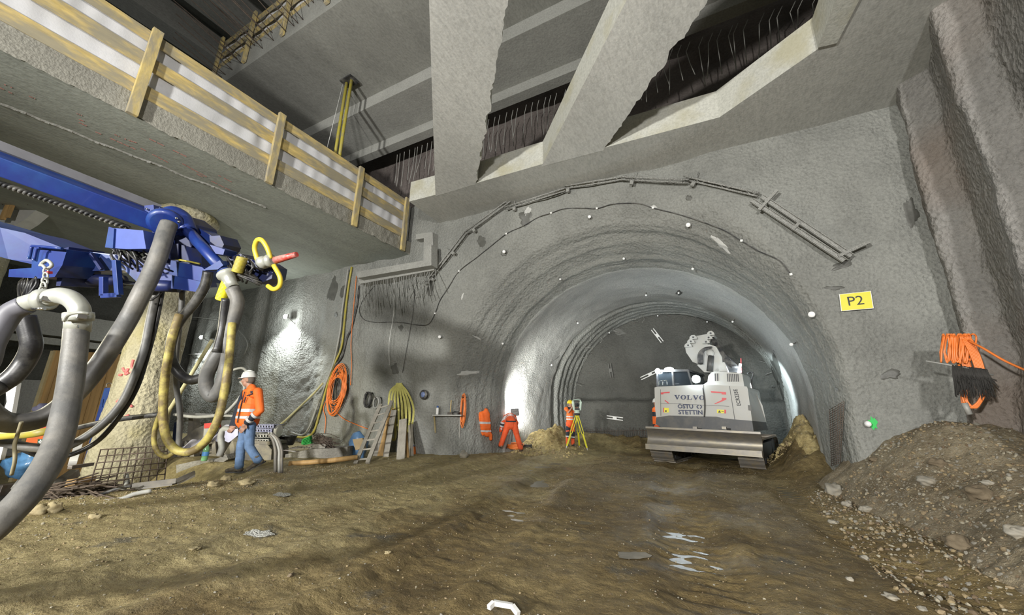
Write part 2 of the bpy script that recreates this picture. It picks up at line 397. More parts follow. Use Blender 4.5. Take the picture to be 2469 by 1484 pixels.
def build_deck():
    """the lower deck on the left with its edge and the crack-lined soffit"""
    x1 = -11.1; mb = MB(); n = 90
    def sof(u, v):
        x = lerp(x1, -32, v**1.3); y = lerp(-4, 11.5, u); return q(x, y, 7.7)
    mb.grid(sof, 60, 20, sm=False)
    o = struct(mb, 'ceiling', DECK)
    mb = MB()
    def edge(u, v):
        y = lerp(-4, 11.3, u); z = lerp(7.7, 8.23, v)
        lip = .05*noise.noise(Vector((y*2.2, 0, 1)))+.03*noise.noise(Vector((y*7, 0, 1)))
        zz = z+(lip-.02)*(1-v); rough = .03*fbm((y, z, 0), 5, 3, 2)*sstep(3.5, 7, y)+.008*fbm((y, z, 0), 9, 2, 2)
        return q(x1+rough+.03*(1-v)*max(0, lip)*6, y, zz)
    mb.grid(edge, 520, 10); struct(mb, 'trim_5', EDGE)
    mb = MB(); mb.box(q(-21.2, 3.75, 8.16), (20*S, 15.5*S, .05)); struct(mb, 'floor_deck', CAST)
    # broken joint lines under the deck
    for k, (pa, pb) in enumerate([((0, 250), (640, 500)), ((0, 135), (650, 470))]):
        mb = MB(); A = at(pa[0], pa[1], 2, qz(7.7)); B = at(pb[0], pb[1], 2, qz(7.7)); m = 150; pts = []
        if k == 1: continue
        for i in range(m+1):
            t = i/m; c = A.lerp(B, t); w = .035+.05*abs(noise.noise(Vector((t*22, k, 0)))); o = Vector((.07*noise.noise(Vector((t*9, k, 5))), 0, 0))
            pts.append((c+o-Vector((w, 0, 0)), c+o+Vector((w, 0, 0))))
        for i in range(m):
            a0, b0 = pts[i]; a1, b1 = pts[i+1]; dz = Vector((0, 0, -.018-.03*abs(noise.noise(Vector((i*.3, 2, k))))))
            mb.add([a0, b0, b1, a1, (a0+b0)/2+dz, (a1+b1)/2+dz], [(0, 4, 5, 3), (4, 1, 2, 5)], False)
        struct(mb, 'trim_%d' % (6+k), CAST)
EDGE = concrete('deck_edge_concrete', (.3, .29, .25), bump=.3, bsc=16, stain=.3)
# ------------------------------------------------------------------ ground
def ground(x, y):
    z = .06+.10*sstep(4, 10, y)
    z += .10*sstep(-5.6, -7.6, x)*sstep(7, 3.5, y)+.02*sstep(-5, -7, x)
    z -= .95*sstep(-8.1, -10.2, x)*sstep(5.6, 4.2, y)              # falls away behind the crest
    # ruts pressed by crawler tracks, running towards the excavator
    s = (x+1.2+.13*(y-12)); 
    for c, dpt, w in ((-.2, .05, .38), (1.75, .05, .36), (-2.6, .04, .4), (-4.6, .03, .4)):
        k = math.exp(-((s-c-.15*math.sin(y*.6))/w)**4); z -= dpt*k*sstep(12.4, 11.4, y)
        z += (.02 if c > -1 else .006)*k*math.sin(y*2*PI/.19+s*.6)*sstep(12, 11, y)*(.5+.5*noise.noise(Vector((x*.8, y*.8, c))))
        e = math.exp(-((abs(s-c-.15*math.sin(y*.6))-w*1.25)/.14)**2); z += .05*e*(.6+.8*noise.noise(Vector((x*2, y*1.2, 1))))
    z += .07*fbm((x, y, 0), .5, 3, 1)+.045*fbm((x, y, 0), 1.7, 3, 2)+.03*fbm((x, y, 0), 6.0, 4, 3)
    # pools
    for cx, cy, rx, ry, d in POOLS: z -= d*math.exp(-(((x-cx)/rx)**2+((y-cy)/ry)**2))
    # soil against the tunnel sides
    z += .8*math.exp(-((x+5.8)/.8)**2-((y-13.6)/1.0)**2)*(1+.7*fbm((x, y, 0), 2.2, 3, 5))
    z += .6*sstep(14.9, 16.4, y)*(.7+.6*fbm((x, y, 0), 1.5, 3, 6))*sstep(4, -1, x)
    z += 1.15*math.exp(-((x-1.6)/.6)**2-((y-12.9)/1.5)**2)*(1+.5*fbm((x, y, 0), 2.5, 3, 7))
    return z
POOLS = [(-4.4, 9.8, .8, 1.3, .07), (-3.6, 7.6, .35, .9, .05), (-2.3, 7.9, .5, 1.0, .05), (-1.9, 5.6, .35, .5, .04), (-5.4, 11.0, 1.0, .5, .05)]
PZ = .078
def heap(x, y):
    """rubble heap leaning on the right wall"""
    b = 1.1+.12*fbm((0, y, 0), .9, 2, 3)-.05*(y-6)-.25*sstep(7.5, 9.3, y)
    d = x-b; k = sstep(0, 2.3, d)
    z = -.22+k*(1.12+.5*sstep(7.3, 9.0, y)-.1*sstep(5, 2, y))
    z += (.16*fbm((x, y, 0), 1.1, 3, 9)+.07*fbm((x, y, 0), 3.7, 3, 10)+.03*fbm((x, y, 0), 12, 2, 11))*sstep(-.1, .5, d)
    return z
def nonuni(a, b, n, c, s):
    """positions denser around c"""
    t0 = math.asinh((a-c)/s); t1 = math.asinh((b-c)/s); return [c+s*math.sinh(lerp(t0, t1, i/n)) for i in range(n+1)]
def build_floor():
    mb = MB(); X = nonuni(-26, 4.6, 380, -2, 6); Y = nonuni(-4, 18.5, 560, 4, 5)
    vs = [Vector((x, y, ground(x, y))) for y in Y for x in X]; w = len(X)
    fs = [(j*w+i, j*w+i+1, (j+1)*w+i+1, (j+1)*w+i) for j in range(len(Y)-1) for i in range(w-1)]
    mb.add(vs, fs, True); struct(mb, 'floor', MUD)
    mb = MB(); X = nonuni(.7, 4.3, 120, 2, 3); Y = nonuni(-1, 10.4, 260, 5, 5)
    vs = [Vector((x, y, heap(x, y))) for y in Y for x in X]; w = len(X)
    fs = [(j*w+i, j*w+i+1, (j+1)*w+i+1, (j+1)*w+i) for j in range(len(Y)-1) for i in range(w-1)]
    mb.add(vs, fs, True)
    tag(mb.build('rubble_heap', GRAVEL), 'long heap of sandy rubble and stones banked against the right wall', 'rubble heap', kind='stuff')
def ground_mat(name, cols, wet, rough, bump, spk, sand=None):
    m, nt, b = nmat(name); L = nt.links.new
    g = N(nt, 'ShaderNodeNewGeometry'); P = g.outputs['Position']
    def no(s, d=5, r=.62, off=0):
        mp = N(nt, 'ShaderNodeMapping'); mp.inputs['Location'].default_value = (off, off*.3, 0); L(P, mp.inputs[0])
        n = N(nt, 'ShaderNodeTexNoise', i_Scale=s, i_Detail=d, i_Roughness=r); L(mp.outputs[0], n.inputs['Vector']); return n.outputs['Fac']
    a = ramp(nt, no(.75), [(.3, cols[0]), (.48, cols[1]), (.66, cols[2])]); out = a.outputs[0]
    def mix(fac, c2, out, bt='MIX'):
        mx = N(nt, 'ShaderNodeMix', data_type='RGBA', blend_type=bt); L(fac, mx.inputs[0]) if not isinstance(fac, float) else setattr(mx.inputs[0], 'default_value', fac)
        L(out, mx.inputs[6])
        if isinstance(c2, tuple): mx.inputs[7].default_value = (*c2, 1)
        else: L(c2, mx.inputs[7])
        return mx.outputs[2]
    if sand:
        sp = N(nt, 'ShaderNodeSeparateXYZ'); L(P, sp.inputs[0]); k = N(nt, 'ShaderNodeMath', operation='MULTIPLY_ADD'); L(sp.outputs['X'], k.inputs[0]); k.inputs[1].default_value = -.13; k.inputs[2].default_value = -.42
        k2 = N(nt, 'ShaderNodeMath', operation='MULTIPLY_ADD'); L(no(.8, 6, .65, 51), k2.inputs[0]); k2.inputs[1].default_value = .9; L(k.outputs[0], k2.inputs[2])
        rs = ramp(nt, k2.outputs[0], [(.45, (0, 0, 0)), (.62, (1, 1, 1))]); out = mix(rs.outputs[0], sand, out)
    rf = ramp(nt, no(9, 8, .7, 7), [(.3, (.45, .42, .36)), (.62, (1.15, 1.15, 1.15))]); out = mix(.85, rf.outputs[0], out, 'MULTIPLY')
    gr = ramp(nt, no(1.3, 6, .7, 33), [(.6, (0, 0, 0)), (.68, (.8, .8, .8))]); out = mix(gr.outputs[0], (.09, .085, .07), out)
    # pebbles: bright and grey chips of a few centimetres
    for sc, th, cc, am in spk:
        v = N(nt, 'ShaderNodeTexVoronoi', i_Scale=sc, i_Randomness=1.0); L(P, v.inputs['Vector'])
        rv = ramp(nt, v.outputs['Distance'], [(th, (1, 1, 1)), (th+.05, (0, 0, 0))])
        sep = N(nt, 'ShaderNodeSeparateColor'); L(v.outputs['Color'], sep.inputs[0])
        gt = N(nt, 'ShaderNodeMath', operation='GREATER_THAN'); L(sep.outputs[0], gt.inputs[0]); gt.inputs[1].default_value = am
        ml = N(nt, 'ShaderNodeMath', operation='MULTIPLY'); L(rv.outputs[0], ml.inputs[0]); L(gt.outputs[0], ml.inputs[1])
        out = mix(ml.outputs[0], cc, out)
    L(out, b.inputs['Base Color'])
    rr = ramp(nt, no(1.1, 5, .6, 19), [(.42, (wet,)*3), (.6, (rough,)*3)]); L(rr.outputs[0], b.inputs['Roughness'])
    b.inputs['Specular IOR Level'].default_value = .4
    n1 = N(nt, 'ShaderNodeMath', operation='MULTIPLY_ADD'); L(no(26, 6, .7, 3), n1.inputs[0]); n1.inputs[1].default_value = .4; L(no(7, 6, .7, 5), n1.inputs[2])
    bp = N(nt, 'ShaderNodeBump', i_Strength=bump, i_Distance=.06); L(n1.outputs[0], bp.inputs['Height']); L(bp.outputs[0], b.inputs['Normal'])
    return m
MUD = ground_mat('wet_mud', [(.095, .066, .028), (.18, .13, .052), (.26, .2, .09)], .42, .85, 1.0, [(24, .16, (.3, .27, .19), .8)], (.34, .28, .14))
GRAVEL = ground_mat('rubble', [(.16, .125, .075), (.25, .205, .135), (.33, .28, .19)], .7, .9, 1.0, [(16, .22, (.3, .27, .21), .5), (30, .25, (.34, .31, .24), .5)])
build_portal(); build_right_wall(); build_soffits(); build_deck(); build_floor()
mb = MB()
mb.grid(lambda u, v: Vector((lerp(-7.5, 1.2, u), lerp(4.6, 12.6, v), .06+.10*sstep(4, 10, lerp(4.6, 12.6, v))-.078)), 4, 24)
WATER = mat('muddy_water', (.11, .09, .05), .32, 0, var=.1, bump=.3, bscale=9, spec=.6)
tag(mb.build('puddle_water', WATER), 'shallow muddy water standing in the track ruts before the tunnel', 'puddle', kind='stuff')
# ================================================================== sight-line helpers on real surfaces
from mathutils.bvhtree import BVHTree
def bvh_of(names):
    vs = []; ps = []
    for n in names:
        me = bpy.data.objects[n].data; b = len(vs); vs += [v.co.copy() for v in me.vertices]; ps += [tuple(b+i for i in p.vertices) for p in me.polygons]
    return BVHTree.FromPolygons(vs, ps)
BW = bvh_of(['wall_back', 'wall_left', 'wall_right', 'wall_tunnel_face']); BG = bvh_of(['floor', 'rubble_heap'])
def surf(x, y, off=.03, B=None):
    d = ray(x, y).normalized(); h = (B or BW).ray_cast(CO, d)
    if h[0] is None: return at(x, y, 1, 9.4)
    n = h[1]; n = n if n.dot(d) < 0 else -n
    return h[0]+n*off
def gpt(x, y, off=0): return surf(x, y, 0, BG)+Vector((0, 0, off))
def gz(x, y):
    h = BG.ray_cast(Vector((x, y, 3)), Vector((0, 0, -1))); return h[0].z if h[0] else ground(x, y)
def onwall(pts, off=.03, n=5): return spline([surf(*p, off) for p in pts], n)
def pl(pts, ax, v): return [at(x, y, ax, v) for x, y in pts]
# ------------------------------------------------------------------ materials
ORANGE = mat('orange_cable', (.75, .2, .04), .45, var=.15)
YELH = mat('yellow_hose', (.42, .36, .05), .5, dirt=(.25, .21, .13), dscale=6, damt=.6)
YELM = mat('muddy_yellow_hose', (.4, .34, .09), .6, dirt=(.14, .1, .05), dscale=7, damt=.9, dlo=.45)
GREYH = mat('grey_hose', (.33, .33, .31), .6, var=.2)
BLACKH = mat('black_hose', (.03, .03, .032), .5, dirt=(.2, .19, .17), dscale=5, damt=.6)
PALE = mat('pale_rope', (.5, .46, .25), .8)
WHITE = mat('white_plastic', (.8, .8, .78), .5, var=.05)
GREYM = mat('grey_coated_steel', (.36, .36, .34), .6, .2, dirt=(.25, .23, .2), dscale=6)
SPRAYED = concrete('sprayed_steel', (.42, .42, .395), bump=.8, bsc=30, stain=.25)
SIGNY = mat('yellow_sign', (.78, .72, .06), .45, var=.03)
DARK = mat('dark_print', (.03, .03, .035), .5)
GREENP = mat('green_paint', (.05, .55, .12), .7)
# ------------------------------------------------------------------ guard rail on the lower deck
PY = [-.85, 2.33, 5.36, 8.36, 10.75]
g = empty('guard_rail', q(-11.0, 2.33, 7.72), 'timber plank guard rail with white sheeting along the lower deck edge', 'guard rail')
for y in PY:
    mb = MB(); mb.bar(q(-11.02, y, 7.66), q(-11.02, y, 10.02), .17, .09, Vector((1, 0, 0)), .006); mb.build('post', WOODYX, g)
for a, b in zip(PY[:-1], PY[1:]):
    for z0, z1 in ((8.24, 8.58), (8.98, 9.33), (9.66, 9.95)):
        dz = random.uniform(-.02, .02)
        mb = MB(); mb.box(q(-11.1, (a+b)/2+.02, (z0+z1)/2+dz), (.03, (b-a)*S-.004, (z1-z0)*S), Matrix.Rotation(random.uniform(-.004, .004), 3, 'X'), .004); mb.build('plank', WOODY, g)
mb = MB()
def sh(u, v):
    y = lerp(-1.4, 11.15, u); z = lerp(8.15, 9.88, v); return q(-11.2+.035*math.sin(y*9+2*noise.noise(Vector((y, z, 0))))*noise.noise(Vector((y*1.3, 3, z*.3)))-.02*noise.noise(Vector((y*3, z*3, 1))), y, z)
mb.grid(sh, 260, 10); mb.build('sheeting', SHEET, g)
# guard rail and starter bars on the upper deck edge
g = empty('guard_rail', qu(-10, 4.92, 13), 'timber plank guard rail with white sheeting on the upper deck behind starter bars', 'guard rail')
X0, X1 = -15.4, -3.0
for k in range(6):
    x = -14.8+k*2.05; mb = MB(); mb.bar(qu(x, 4.74, 12.25), qu(x, 4.74, 14.35), .15, .08, Vector((0, 1, 0)), .005); mb.build('post', WOODYX, g)
for k in range(6):
    for z0, z1 in ((12.95, 13.2), (13.45, 13.72), (14.0, 14.25)):
        mb = MB(); mb.box(qu(-14.8+k*2.05+1.02, 4.82, (z0+z1)/2), (2.04*S*KU, .03, (z1-z0)*S), None, .004); mb.build('plank', WOODX, g) if False else mb.build('plank', WOODY, g)
mb = MB(); mb.grid(lambda u, v: qu(lerp(X0, X1, u), 4.92+.03*math.sin(u*90), lerp(12.9, 14.2, v)), 120, 4); mb.build('sheeting', SHEET, g)
b0 = None
for k in range(46):
    x = -14.2+k*.2+random.uniform(-.04, .04); L = random.uniform(1.15, 1.6); sp = random.uniform(-.1, .1)
    if 15 < k < 18: continue
    mb = MB(); A = qu(x, 4.92, 12.3+random.choice((.05, .45))); L *= 1.25; mb.tube([A, A+Vector((sp, -L, .35+random.uniform(-.06, .06)))], .013, 6)
    tag(mb.build('reinforcing_bar', RUST), 'rusty starter bar sticking out of the upper deck edge', 'reinforcing bar', 'starter bars on the upper deck edge')
# bars hanging from the stepped soffit above the portal
for k in range(66):
    x = -10.6+k*.225+random.uniform(-.06, .06)
    y = 9.55; z1 = 11.2; z0 = 9.75+random.uniform(-.15, .3)+.35*sstep(0, 4, x)
    mb = MB(); l = .15*random.uniform(-1, 1)
    mb.tube([qu(x+.12, y-.12, z1-.12), qu(x, y, z1-.28), qu(x+l*.4, y, lerp(z1, z0, .6)), qu(x+l, y-.05, z0)], .011, 6)
    if -8.4 < x < -6.9 or -4.2 < x < -2.9: pass
    tag(mb.build('reinforcing_bar', GREYM), 'bent grey bar hanging below the stepped soffit over the portal', 'reinforcing bar', 'bars hanging from the stepped soffit')
# ------------------------------------------------------------------ concrete frame at the deck end
mb = MB(); y0 = 10.75
def fr(pts, ya, yb): mb.prism([at(x, y, 1, ya*S) for x, y in pts], Vector((0, (yb-ya)*S, 0)))
fr([(858, 660), (1020, 640), (1022, 575), (1002, 578), (1003, 565), (1043, 560), (1046, 652), (868, 685)], 10.85, 11.3)
o = struct(mb, 'trim_20', CAST)
mb = MB(); fr([(858, 656), (1024, 628), (1026, 592), (1040, 590), (1040, 640), (862, 671)], 10.5, 10.86); struct(mb, 'trim_21', CAST)
for k in range(30):
    u = k/29; px = 868+u*182+random.uniform(-2, 2); ln = random.uniform(45, 80)*(1.0 if k < 22 else .8); lean = random.choice((0, 0, -4, 3, -30, 8)) if k > 8 else random.uniform(-3, 3)
    A = at(px, 684-u*30, 1, 10.9*S); B_ = at(px+lean, 684-u*30+ln, 1, (10.9-random.uniform(0, .5))*S)
    mb = MB(); mb.tube(spline([A+Vector((0, .05, .12)), A, A.lerp(B_, .5)+Vector((random.uniform(-.03, .03), -.03, 0)), B_], 3), .013, 6)
    tag(mb.build('reinforcing_bar', SPRAYED), 'mortar-crusted bar hanging under the concrete frame at the deck end', 'reinforcing bar', 'bars hanging under the concrete frame')
# ------------------------------------------------------------------ pipe-umbrella girders over the arch
def girder(a, b, label, off=.16, gap=.085, r=.021, tail=0):
    A = surf(*a, off); B_ = surf(*b, off); A.y = min(A.y, B_.y+.1); d = (B_-A).normalized(); up = Vector((0, -1, 0)).cross(d).normalized(); up = up if up.z > 0 else -up
    g = empty('lattice_girder', A, label, 'girder', 'girder lengths over the tunnel arch')
    nrm = Vector((0, -1, 0)); L = (B_-A).length
    for c in (up*gap*.5, -up*gap*.5, nrm*gap*.8):
        mb = MB(); mb.cyl(A+c-d*tail, B_+c+d*tail, r, 8); mb.build('chord', SPRAYED, g)
    mb = MB(); n = max(3, int(L/.28))
    pts = []
    for i in range(n*2+1):
        t = i/(n*2); pts.append(A.lerp(B_, t)+(up*gap*.5 if i % 2 else nrm*gap*.8)*(1 if i % 4 < 2 else 1)*(1 if i % 4 != 3 else -1 if i % 2 else 1))
    mb.tube(pts, .009, 5); mb.build('lacing', SPRAYED, g)
    for i in range(max(1, int(L/1.1))):
        c = A+d*(.3+i*1.1); mb = MB(); mb.box(c-up*.12, (.1, .07, .09), frame_mat(d)); mb.cyl(c-up*.1, c+up*.22+d*random.uniform(-.04, .04), .012, 6); mb.build('bracket', SPRAYED, g)
    return g
def frame_mat(d):
    a, b, c = frame_of(d, Vector((0, 1, 0))); return Matrix((a, b, c)).transposed()
GW = [((1035, 690), (1133, 562), 'steel lattice girder length lowest on the left, ending by the hanging bars'), ((1130, 566), (1243, 485), 'steel lattice girder length second from the left, rising over the arch'), ((1228, 506), (1370, 462), 'steel lattice girder length above the dark hole in the arch'),
      ((1355, 460), (1512, 436), 'steel lattice girder length just left of the arch top'), ((1500, 438), (1665, 444), 'steel lattice girder length level along the arch top'), ((1650, 436), (1828, 478), 'steel lattice girder length falling away right of the arch top')]
for a, b, l in GW: girder(a, b, l)
# heavy slotted pair on the right
g = empty('steel_channel_pair', surf(1815, 490, .2), 'long pair of slotted steel channels sloping down the wall right of the arch', 'girder')
def chan(a, b, w, name, off=.2):
    A, B_ = surf(*a, off), surf(*b, off); d = (B_-A).normalized(); n = Vector((0, -1, 0)); s = n.cross(d).normalized(); mb = MB()
    mb.bar(A, B_, w, .02, n); mb.bar(A+s*w*.5+n*.02, B_+s*w*.5+n*.02, .012, .06, n); mb.bar(A-s*w*.5+n*.02, B_-s*w*.5+n*.02, .012, .06, n)
    k = int((B_-A).length/.22); mb.mi = 1
    for i in range(k): c = A.lerp(B_, (i+.5)/k)+n*.014; mb.bar(c-d*.06, c+d*.06, .018, .01, n)
    return mb.build(name, [SPRAYED, GREYM], g)
chan((1835, 488), (2048, 628), .085, 'channel'); chan((1812, 494), (2035, 640), .085, 'channel')
for a, b in (((1868, 472), (1828, 520)), ((2092, 594), (2018, 632)), ((1922, 548), (1906, 566))):
    mb = MB(); mb.bar(surf(*a, .25), surf(*b, .25), .06, .05, Vector((0, -1, 0))); mb.build('cross_piece', SPRAYED, g)
# ------------------------------------------------------------------ cable pinned round the arch
CBL = [(905, 690), (880, 720), (868, 748), (878, 770), (905, 778), (960, 778), (1010, 785), (1035, 782), (1050, 757), (1062, 725), (1082, 695), (1108, 655), (1150, 622), (1180, 598), (1222, 565), (1262, 546), (1300, 524), (1330, 515), (1358, 505), (1400, 502), (1440, 503), (1480, 492), (1540, 491), (1575, 502), (1650, 521), (1740, 551), (1790, 580), (1830, 604), (1880, 628), (1908, 662)]
g = empty('arch_cable', surf(868, 748), 'thin dark cable pinned around the tunnel arch and hanging slack on the left', 'cable')
mb = MB(); mb.tube(onwall(CBL, .035, 5), .011, 6); mb.build('cable', BLACKH, g)
for p in CBL[8::3]:
    mb = MB(); c = surf(*p, .03); mb.box(c, (.05, .04, .05)); mb.build('clip', WHITE, g)
# ------------------------------------------------------------------ survey prisms
def target(x, y, r, where):
    c = surf(x, y, 0); n = (surf(x, y, .1)-c).normalized(); v = (CO-c).normalized(); n = (n+v*.5).normalized()
    t = empty('survey_target', c, 'white survey target '+where, 'survey target', 'survey targets on the tunnel lining')
    mb = MB(); mb.cyl(c, c+n*.13, .012, 8); mb.build('bolt', STEEL, t)
    mb = MB(); mb.lathe(c+n*.12, [(0, -.012), (r*.7, -.012), (r, 0), (r, .02), (r*.75, .03), (0, .034)], (n*.4+v).normalized(), 14); mb.build('reflector', WHITEB, t)
WHITEB = mat('white_reflector', (.92, .92, .92), .3, var=.02)
for x, y, r, w in [(1423, 523, .045, 'high on the arch below the level girder length'), (1662, 541, .055, 'with a red clip high on the arch, right of the top'), (1217, 608, .05, 'below the second girder length from the left'),
                   (1505, 621, .035, 'at the crown of the striped funnel'), (1673, 644, .035, 'right of the crown at the end of the funnel'), (1350, 671, .032, 'on the left haunch of the funnel'), (1062, 813, .05, 'on the wall left of the funnel, above the shelf'),
                   (1558, 706, .035, 'at the crown of the smooth lining'), (1390, 775, .035, 'on the smooth lining above the bright patch'), (1325, 879, .035, 'on the bright smooth lining, above the surveyor'),
                   (1210, 828, .035, 'on the edge of the bright lining'), (1466, 798, .03, 'on the dark rim left of the tunnel face top'), (1586, 758, .03, 'on the rim at the very top of the tunnel face'), (1705, 778, .03, 'on the rim right above the folded boom'),
                   (1772, 771, .035, 'on the smooth lining right of the face top'), (1919, 827, .04, 'on the lining right of the excavator'), (1965, 758, .06, 'nearest the yellow sign'), (1638, 700, .03, 'beside the small dark ring at the crown')]:
    target(x, y, r, w)
c = surf(2100, 1023, 0); t = empty('survey_target', c, 'white survey bolt in a green paint patch low on the right wall', 'survey target', 'survey targets on the tunnel lining')
n = Vector((-.45, -.9, 0)).normalized(); mb = MB(); mb.cyl(c, c+n*.16, .022, 10); mb.build('bolt', WHITEB, t); mb = MB(); mb.lathe(c+n*.15, [(0, 0), (.045, 0), (.05, .02), (0, .03)], n, 14); mb.build('reflector', WHITEB, t)
mb = MB(); k = 14; cc = surf(2105, 1021, .012); mb.add([cc+Vector((math.cos(2*PI*i/k)*.06*(1+.3*math.sin(i*2.3)), 0, math.sin(2*PI*i/k)*.1*(1+.3*math.cos(i*3.1)))) for i in range(k)], [tuple(range(k))]); mb.build('paint_patch', GREENP, t)
# ------------------------------------------------------------------ sign
c = surf(2064, 727, .05); yy = c.y-.02; P = pl([(2023, 710), (2100, 702), (2107, 744), (2028, 751)], 1, yy)
t = empty('wall_sign', c, 'yellow rectangular sign reading P2 on the wall right of the tunnel', 'sign')
mb = MB(); mb.prism(P, (0, .008, 0)); mb.build('plate', WHITE, t)
m_ = sum(P, Vector())/4; mb = MB(); mb.prism([m_+(p-m_)*.95+Vector((0, -.004, 0)) for p in P], (0, .003, 0)); mb.build('panel', SIGNY, t)
text_obj('P2', 'lettering', .3*S, m_+Vector((-.01, -.008, 0)), (P[1]-P[0]), (0, -1, 0), DARK, t)
# ------------------------------------------------------------------ hose and cable coils
def coil_pts(c, ux, uz, rx, rz, loops, jit, nrm, seed=0, n=22):
    rnd = random.Random(seed); out = []; kx = kz = 1; ox = oz = 0
    for i in range(loops*n):
        if i % n == 0: tx, tz, ta = 1+rnd.uniform(-jit, jit), 1+rnd.uniform(-jit, jit), rnd.uniform(-jit, jit); td = rnd.uniform(0, 1)
        kx += (tx-kx)*.2; kz += (tz-kz)*.2; ox += (td-ox)*.2; t = 2*PI*i/n
        out.append(c+ux*(rx*kx*math.sin(t))+uz*(rz*kz*math.cos(t)+rz*.1*ta)+nrm*(.03+.1*ox))
    return out
def coil(name, c, rx, rz, loops, r, m, label, cat, jit=.16, tilt=0, nrm=Vector((0, -1, 0)), seed=1):
    ux = Vector((0, 0, 1)).cross(nrm).normalized(); uz = Vector((0, 0, 1)); R = Quaternion(nrm, tilt); ux = R @ ux; uz = R @ uz
    g = empty(name, c, label, cat); mb = MB(); mb.tube(coil_pts(c, ux, uz, rx, rz, loops, jit, nrm, seed), r, 6); mb.build('winding', m, g)
    mb = MB(); h = c+uz*rz*.93; mb.tube([h-nrm*.1, h+nrm*.18, h+nrm*.2+Vector((0, 0, .05))], .012, 6); mb.build('hook', STEEL, g); return g
def px2m(c, px): return px*(c-CO).dot(CF)/FPX
c = surf(819, 940, .06); g = coil('cable_coil', c, px2m(c, 24), px2m(c, 44), 18, .016, ORANGE, 'big orange cable coil hung on the left wall beside the yellow hoses', 'cable coil', seed=3, tilt=-.08, jit=.42)
mb = MB(); mb.tube(coil_pts(c, Vector((1, 0, 0)), Vector((0, 0, 1)), px2m(c, 10), px2m(c, 34), 5, .3, Vector((0, -1, 0)), 8), .014, 6); mb.build('dark_winding', BLACKH, g)
mb = MB(); mb.tube(onwall([(793, 960), (783, 985), (788, 1010), (785, 1045)], .05), .014, 6); mb.tube(onwall([(805, 985), (830, 1010), (865, 1025), (890, 1035)], .05), .014, 6); mb.build('loose_end', ORANGE, g)
c = at(2340, 900, 1, 8.4)
g = empty('cable_coil', c, 'orange cable coil slung on a rod on the right wall', 'cable coil')
T = (CO-c); T.z = 0; T.normalize(); sx = T.cross(Vector((0, 0, -1))).normalized()
def rp(px, py, k=0): return at(px, py, 1, c.y-.02-k)
mb = MB(); rnd = random.Random(4)
for i in range(14):
    x0 = 2274+i*5+rnd.uniform(-3, 3); w = rnd.uniform(3, 14); mb.tube(spline([rp(x0, 812+rnd.uniform(-4, 4), .10), rp(x0+w*.5, 806, .14), rp(x0+w, 815, .10), rp(x0+w+rnd.uniform(-8, 6), 845, .12), rp(x0+rnd.uniform(-4, 8), 878-rnd.uniform(0, 8), .10), rp(x0-5, 850, .08)], 4), .012, 6, closed=True)
mb.build('upper_winding', ORANGE, g)
mb = MB()
for i in range(7):
    j = i*3.4; mb.tube(spline([rp(2318+j, 812, .1), rp(2338+j, 850, .14), rp(2356+j*.9, 900, .16), rp(2366+j*.5, 945, .14), rp(2356+j*.4, 972, .12), rp(2330+j, 984, .1), rp(2318+j*.6, 960, .08), rp(2326+j*.8, 900, .06), rp(2310+j, 850, .04)], 5), .012, 6, closed=True)
mb.tube(spline([rp(2312, 880, .14), rp(2314, 920, .14), rp(2318, 950, .14), rp(2326, 975, .14)], 4), .015, 6); mb.build('lower_winding', ORANGE, g)
mb = MB(); mb.cyl(rp(2325, 972, .14), rp(2338, 1000, .14), .035, 10); mb.build('plug', GREYM, g)
mb = MB(); mb.tube(spline([rp(2335, 822, .12), rp(2370, 840, .3), rp(2425, 872, .5), rp(2500, 905, .8)], 6), .015, 6); mb.build('lead', ORANGE, g)
BRIS = mat('black_bristle', (.035, .033, .03), .8)
g = empty('bristle_brush', rp(2330, 880), 'black bristle fringe hanging over the orange coil on the right wall', 'brush')
mb = MB(); mb.tube([rp(2232, 871, .15), rp(2330, 888, .2), rp(2395, 905, .15)], .012, 6); mb.build('rod', GREYM, g)
mb = MB()
for i in range(300):
    u = i/299; a = (2296+u*84, 882+u*10+rnd.uniform(-2, 2)); mb.tube(spline([rp(*a, .2), rp(a[0]+8*u, a[1]+18, .23), rp(a[0]+rnd.uniform(0, 26)*u+6, a[1]+rnd.uniform(25, 75), .24+rnd.uniform(-.05, .05))], 3), .0035, 4)
mb.build('bristles', BRIS, g)
c = surf(1119, 990, .05); coil('cable_coil', c, px2m(c, 5), px2m(c, 32), 7, .014, ORANGE, 'slim hank of orange cable on the wall between shelf and hanging jacket', 'cable coil', jit=.3, seed=5)
# black rings
for x, y, a, l in ((895, 965, 13, 'black hose ring hung on the wall left of the ladder top'), (917, 972, 10, 'grey hose ring half hidden behind the ladder top')):
    c = surf(x, y, .06); coil('hose_coil', c, px2m(c, a*.8), px2m(c, a*1.3), 5, .03, BLACKH if a > 12 else GREYH, l, 'hose coil', jit=.08, seed=a)
c = surf(1025, 952, .08); t = empty('cutting_disc', c, 'round blue-grey disc hanging on the wall above the shelf', 'disc')
mb = MB(); mb.lathe(c, [(0, 0), (.14, 0), (.15, .02), (.14, .05), (.06, .055), (0, .055)], Vector((0, -1, 0)), 20); mb.build('rim', BLACKH, t); mb = MB(); mb.lathe(c+Vector((0, -.056, 0)), [(0, 0), (.085, 0), (.08, .01), (0, .012)], Vector((0, -1, 0)), 16); mb.build('hub', mat('blue_hub', (.12, .16, .3), .5), t)
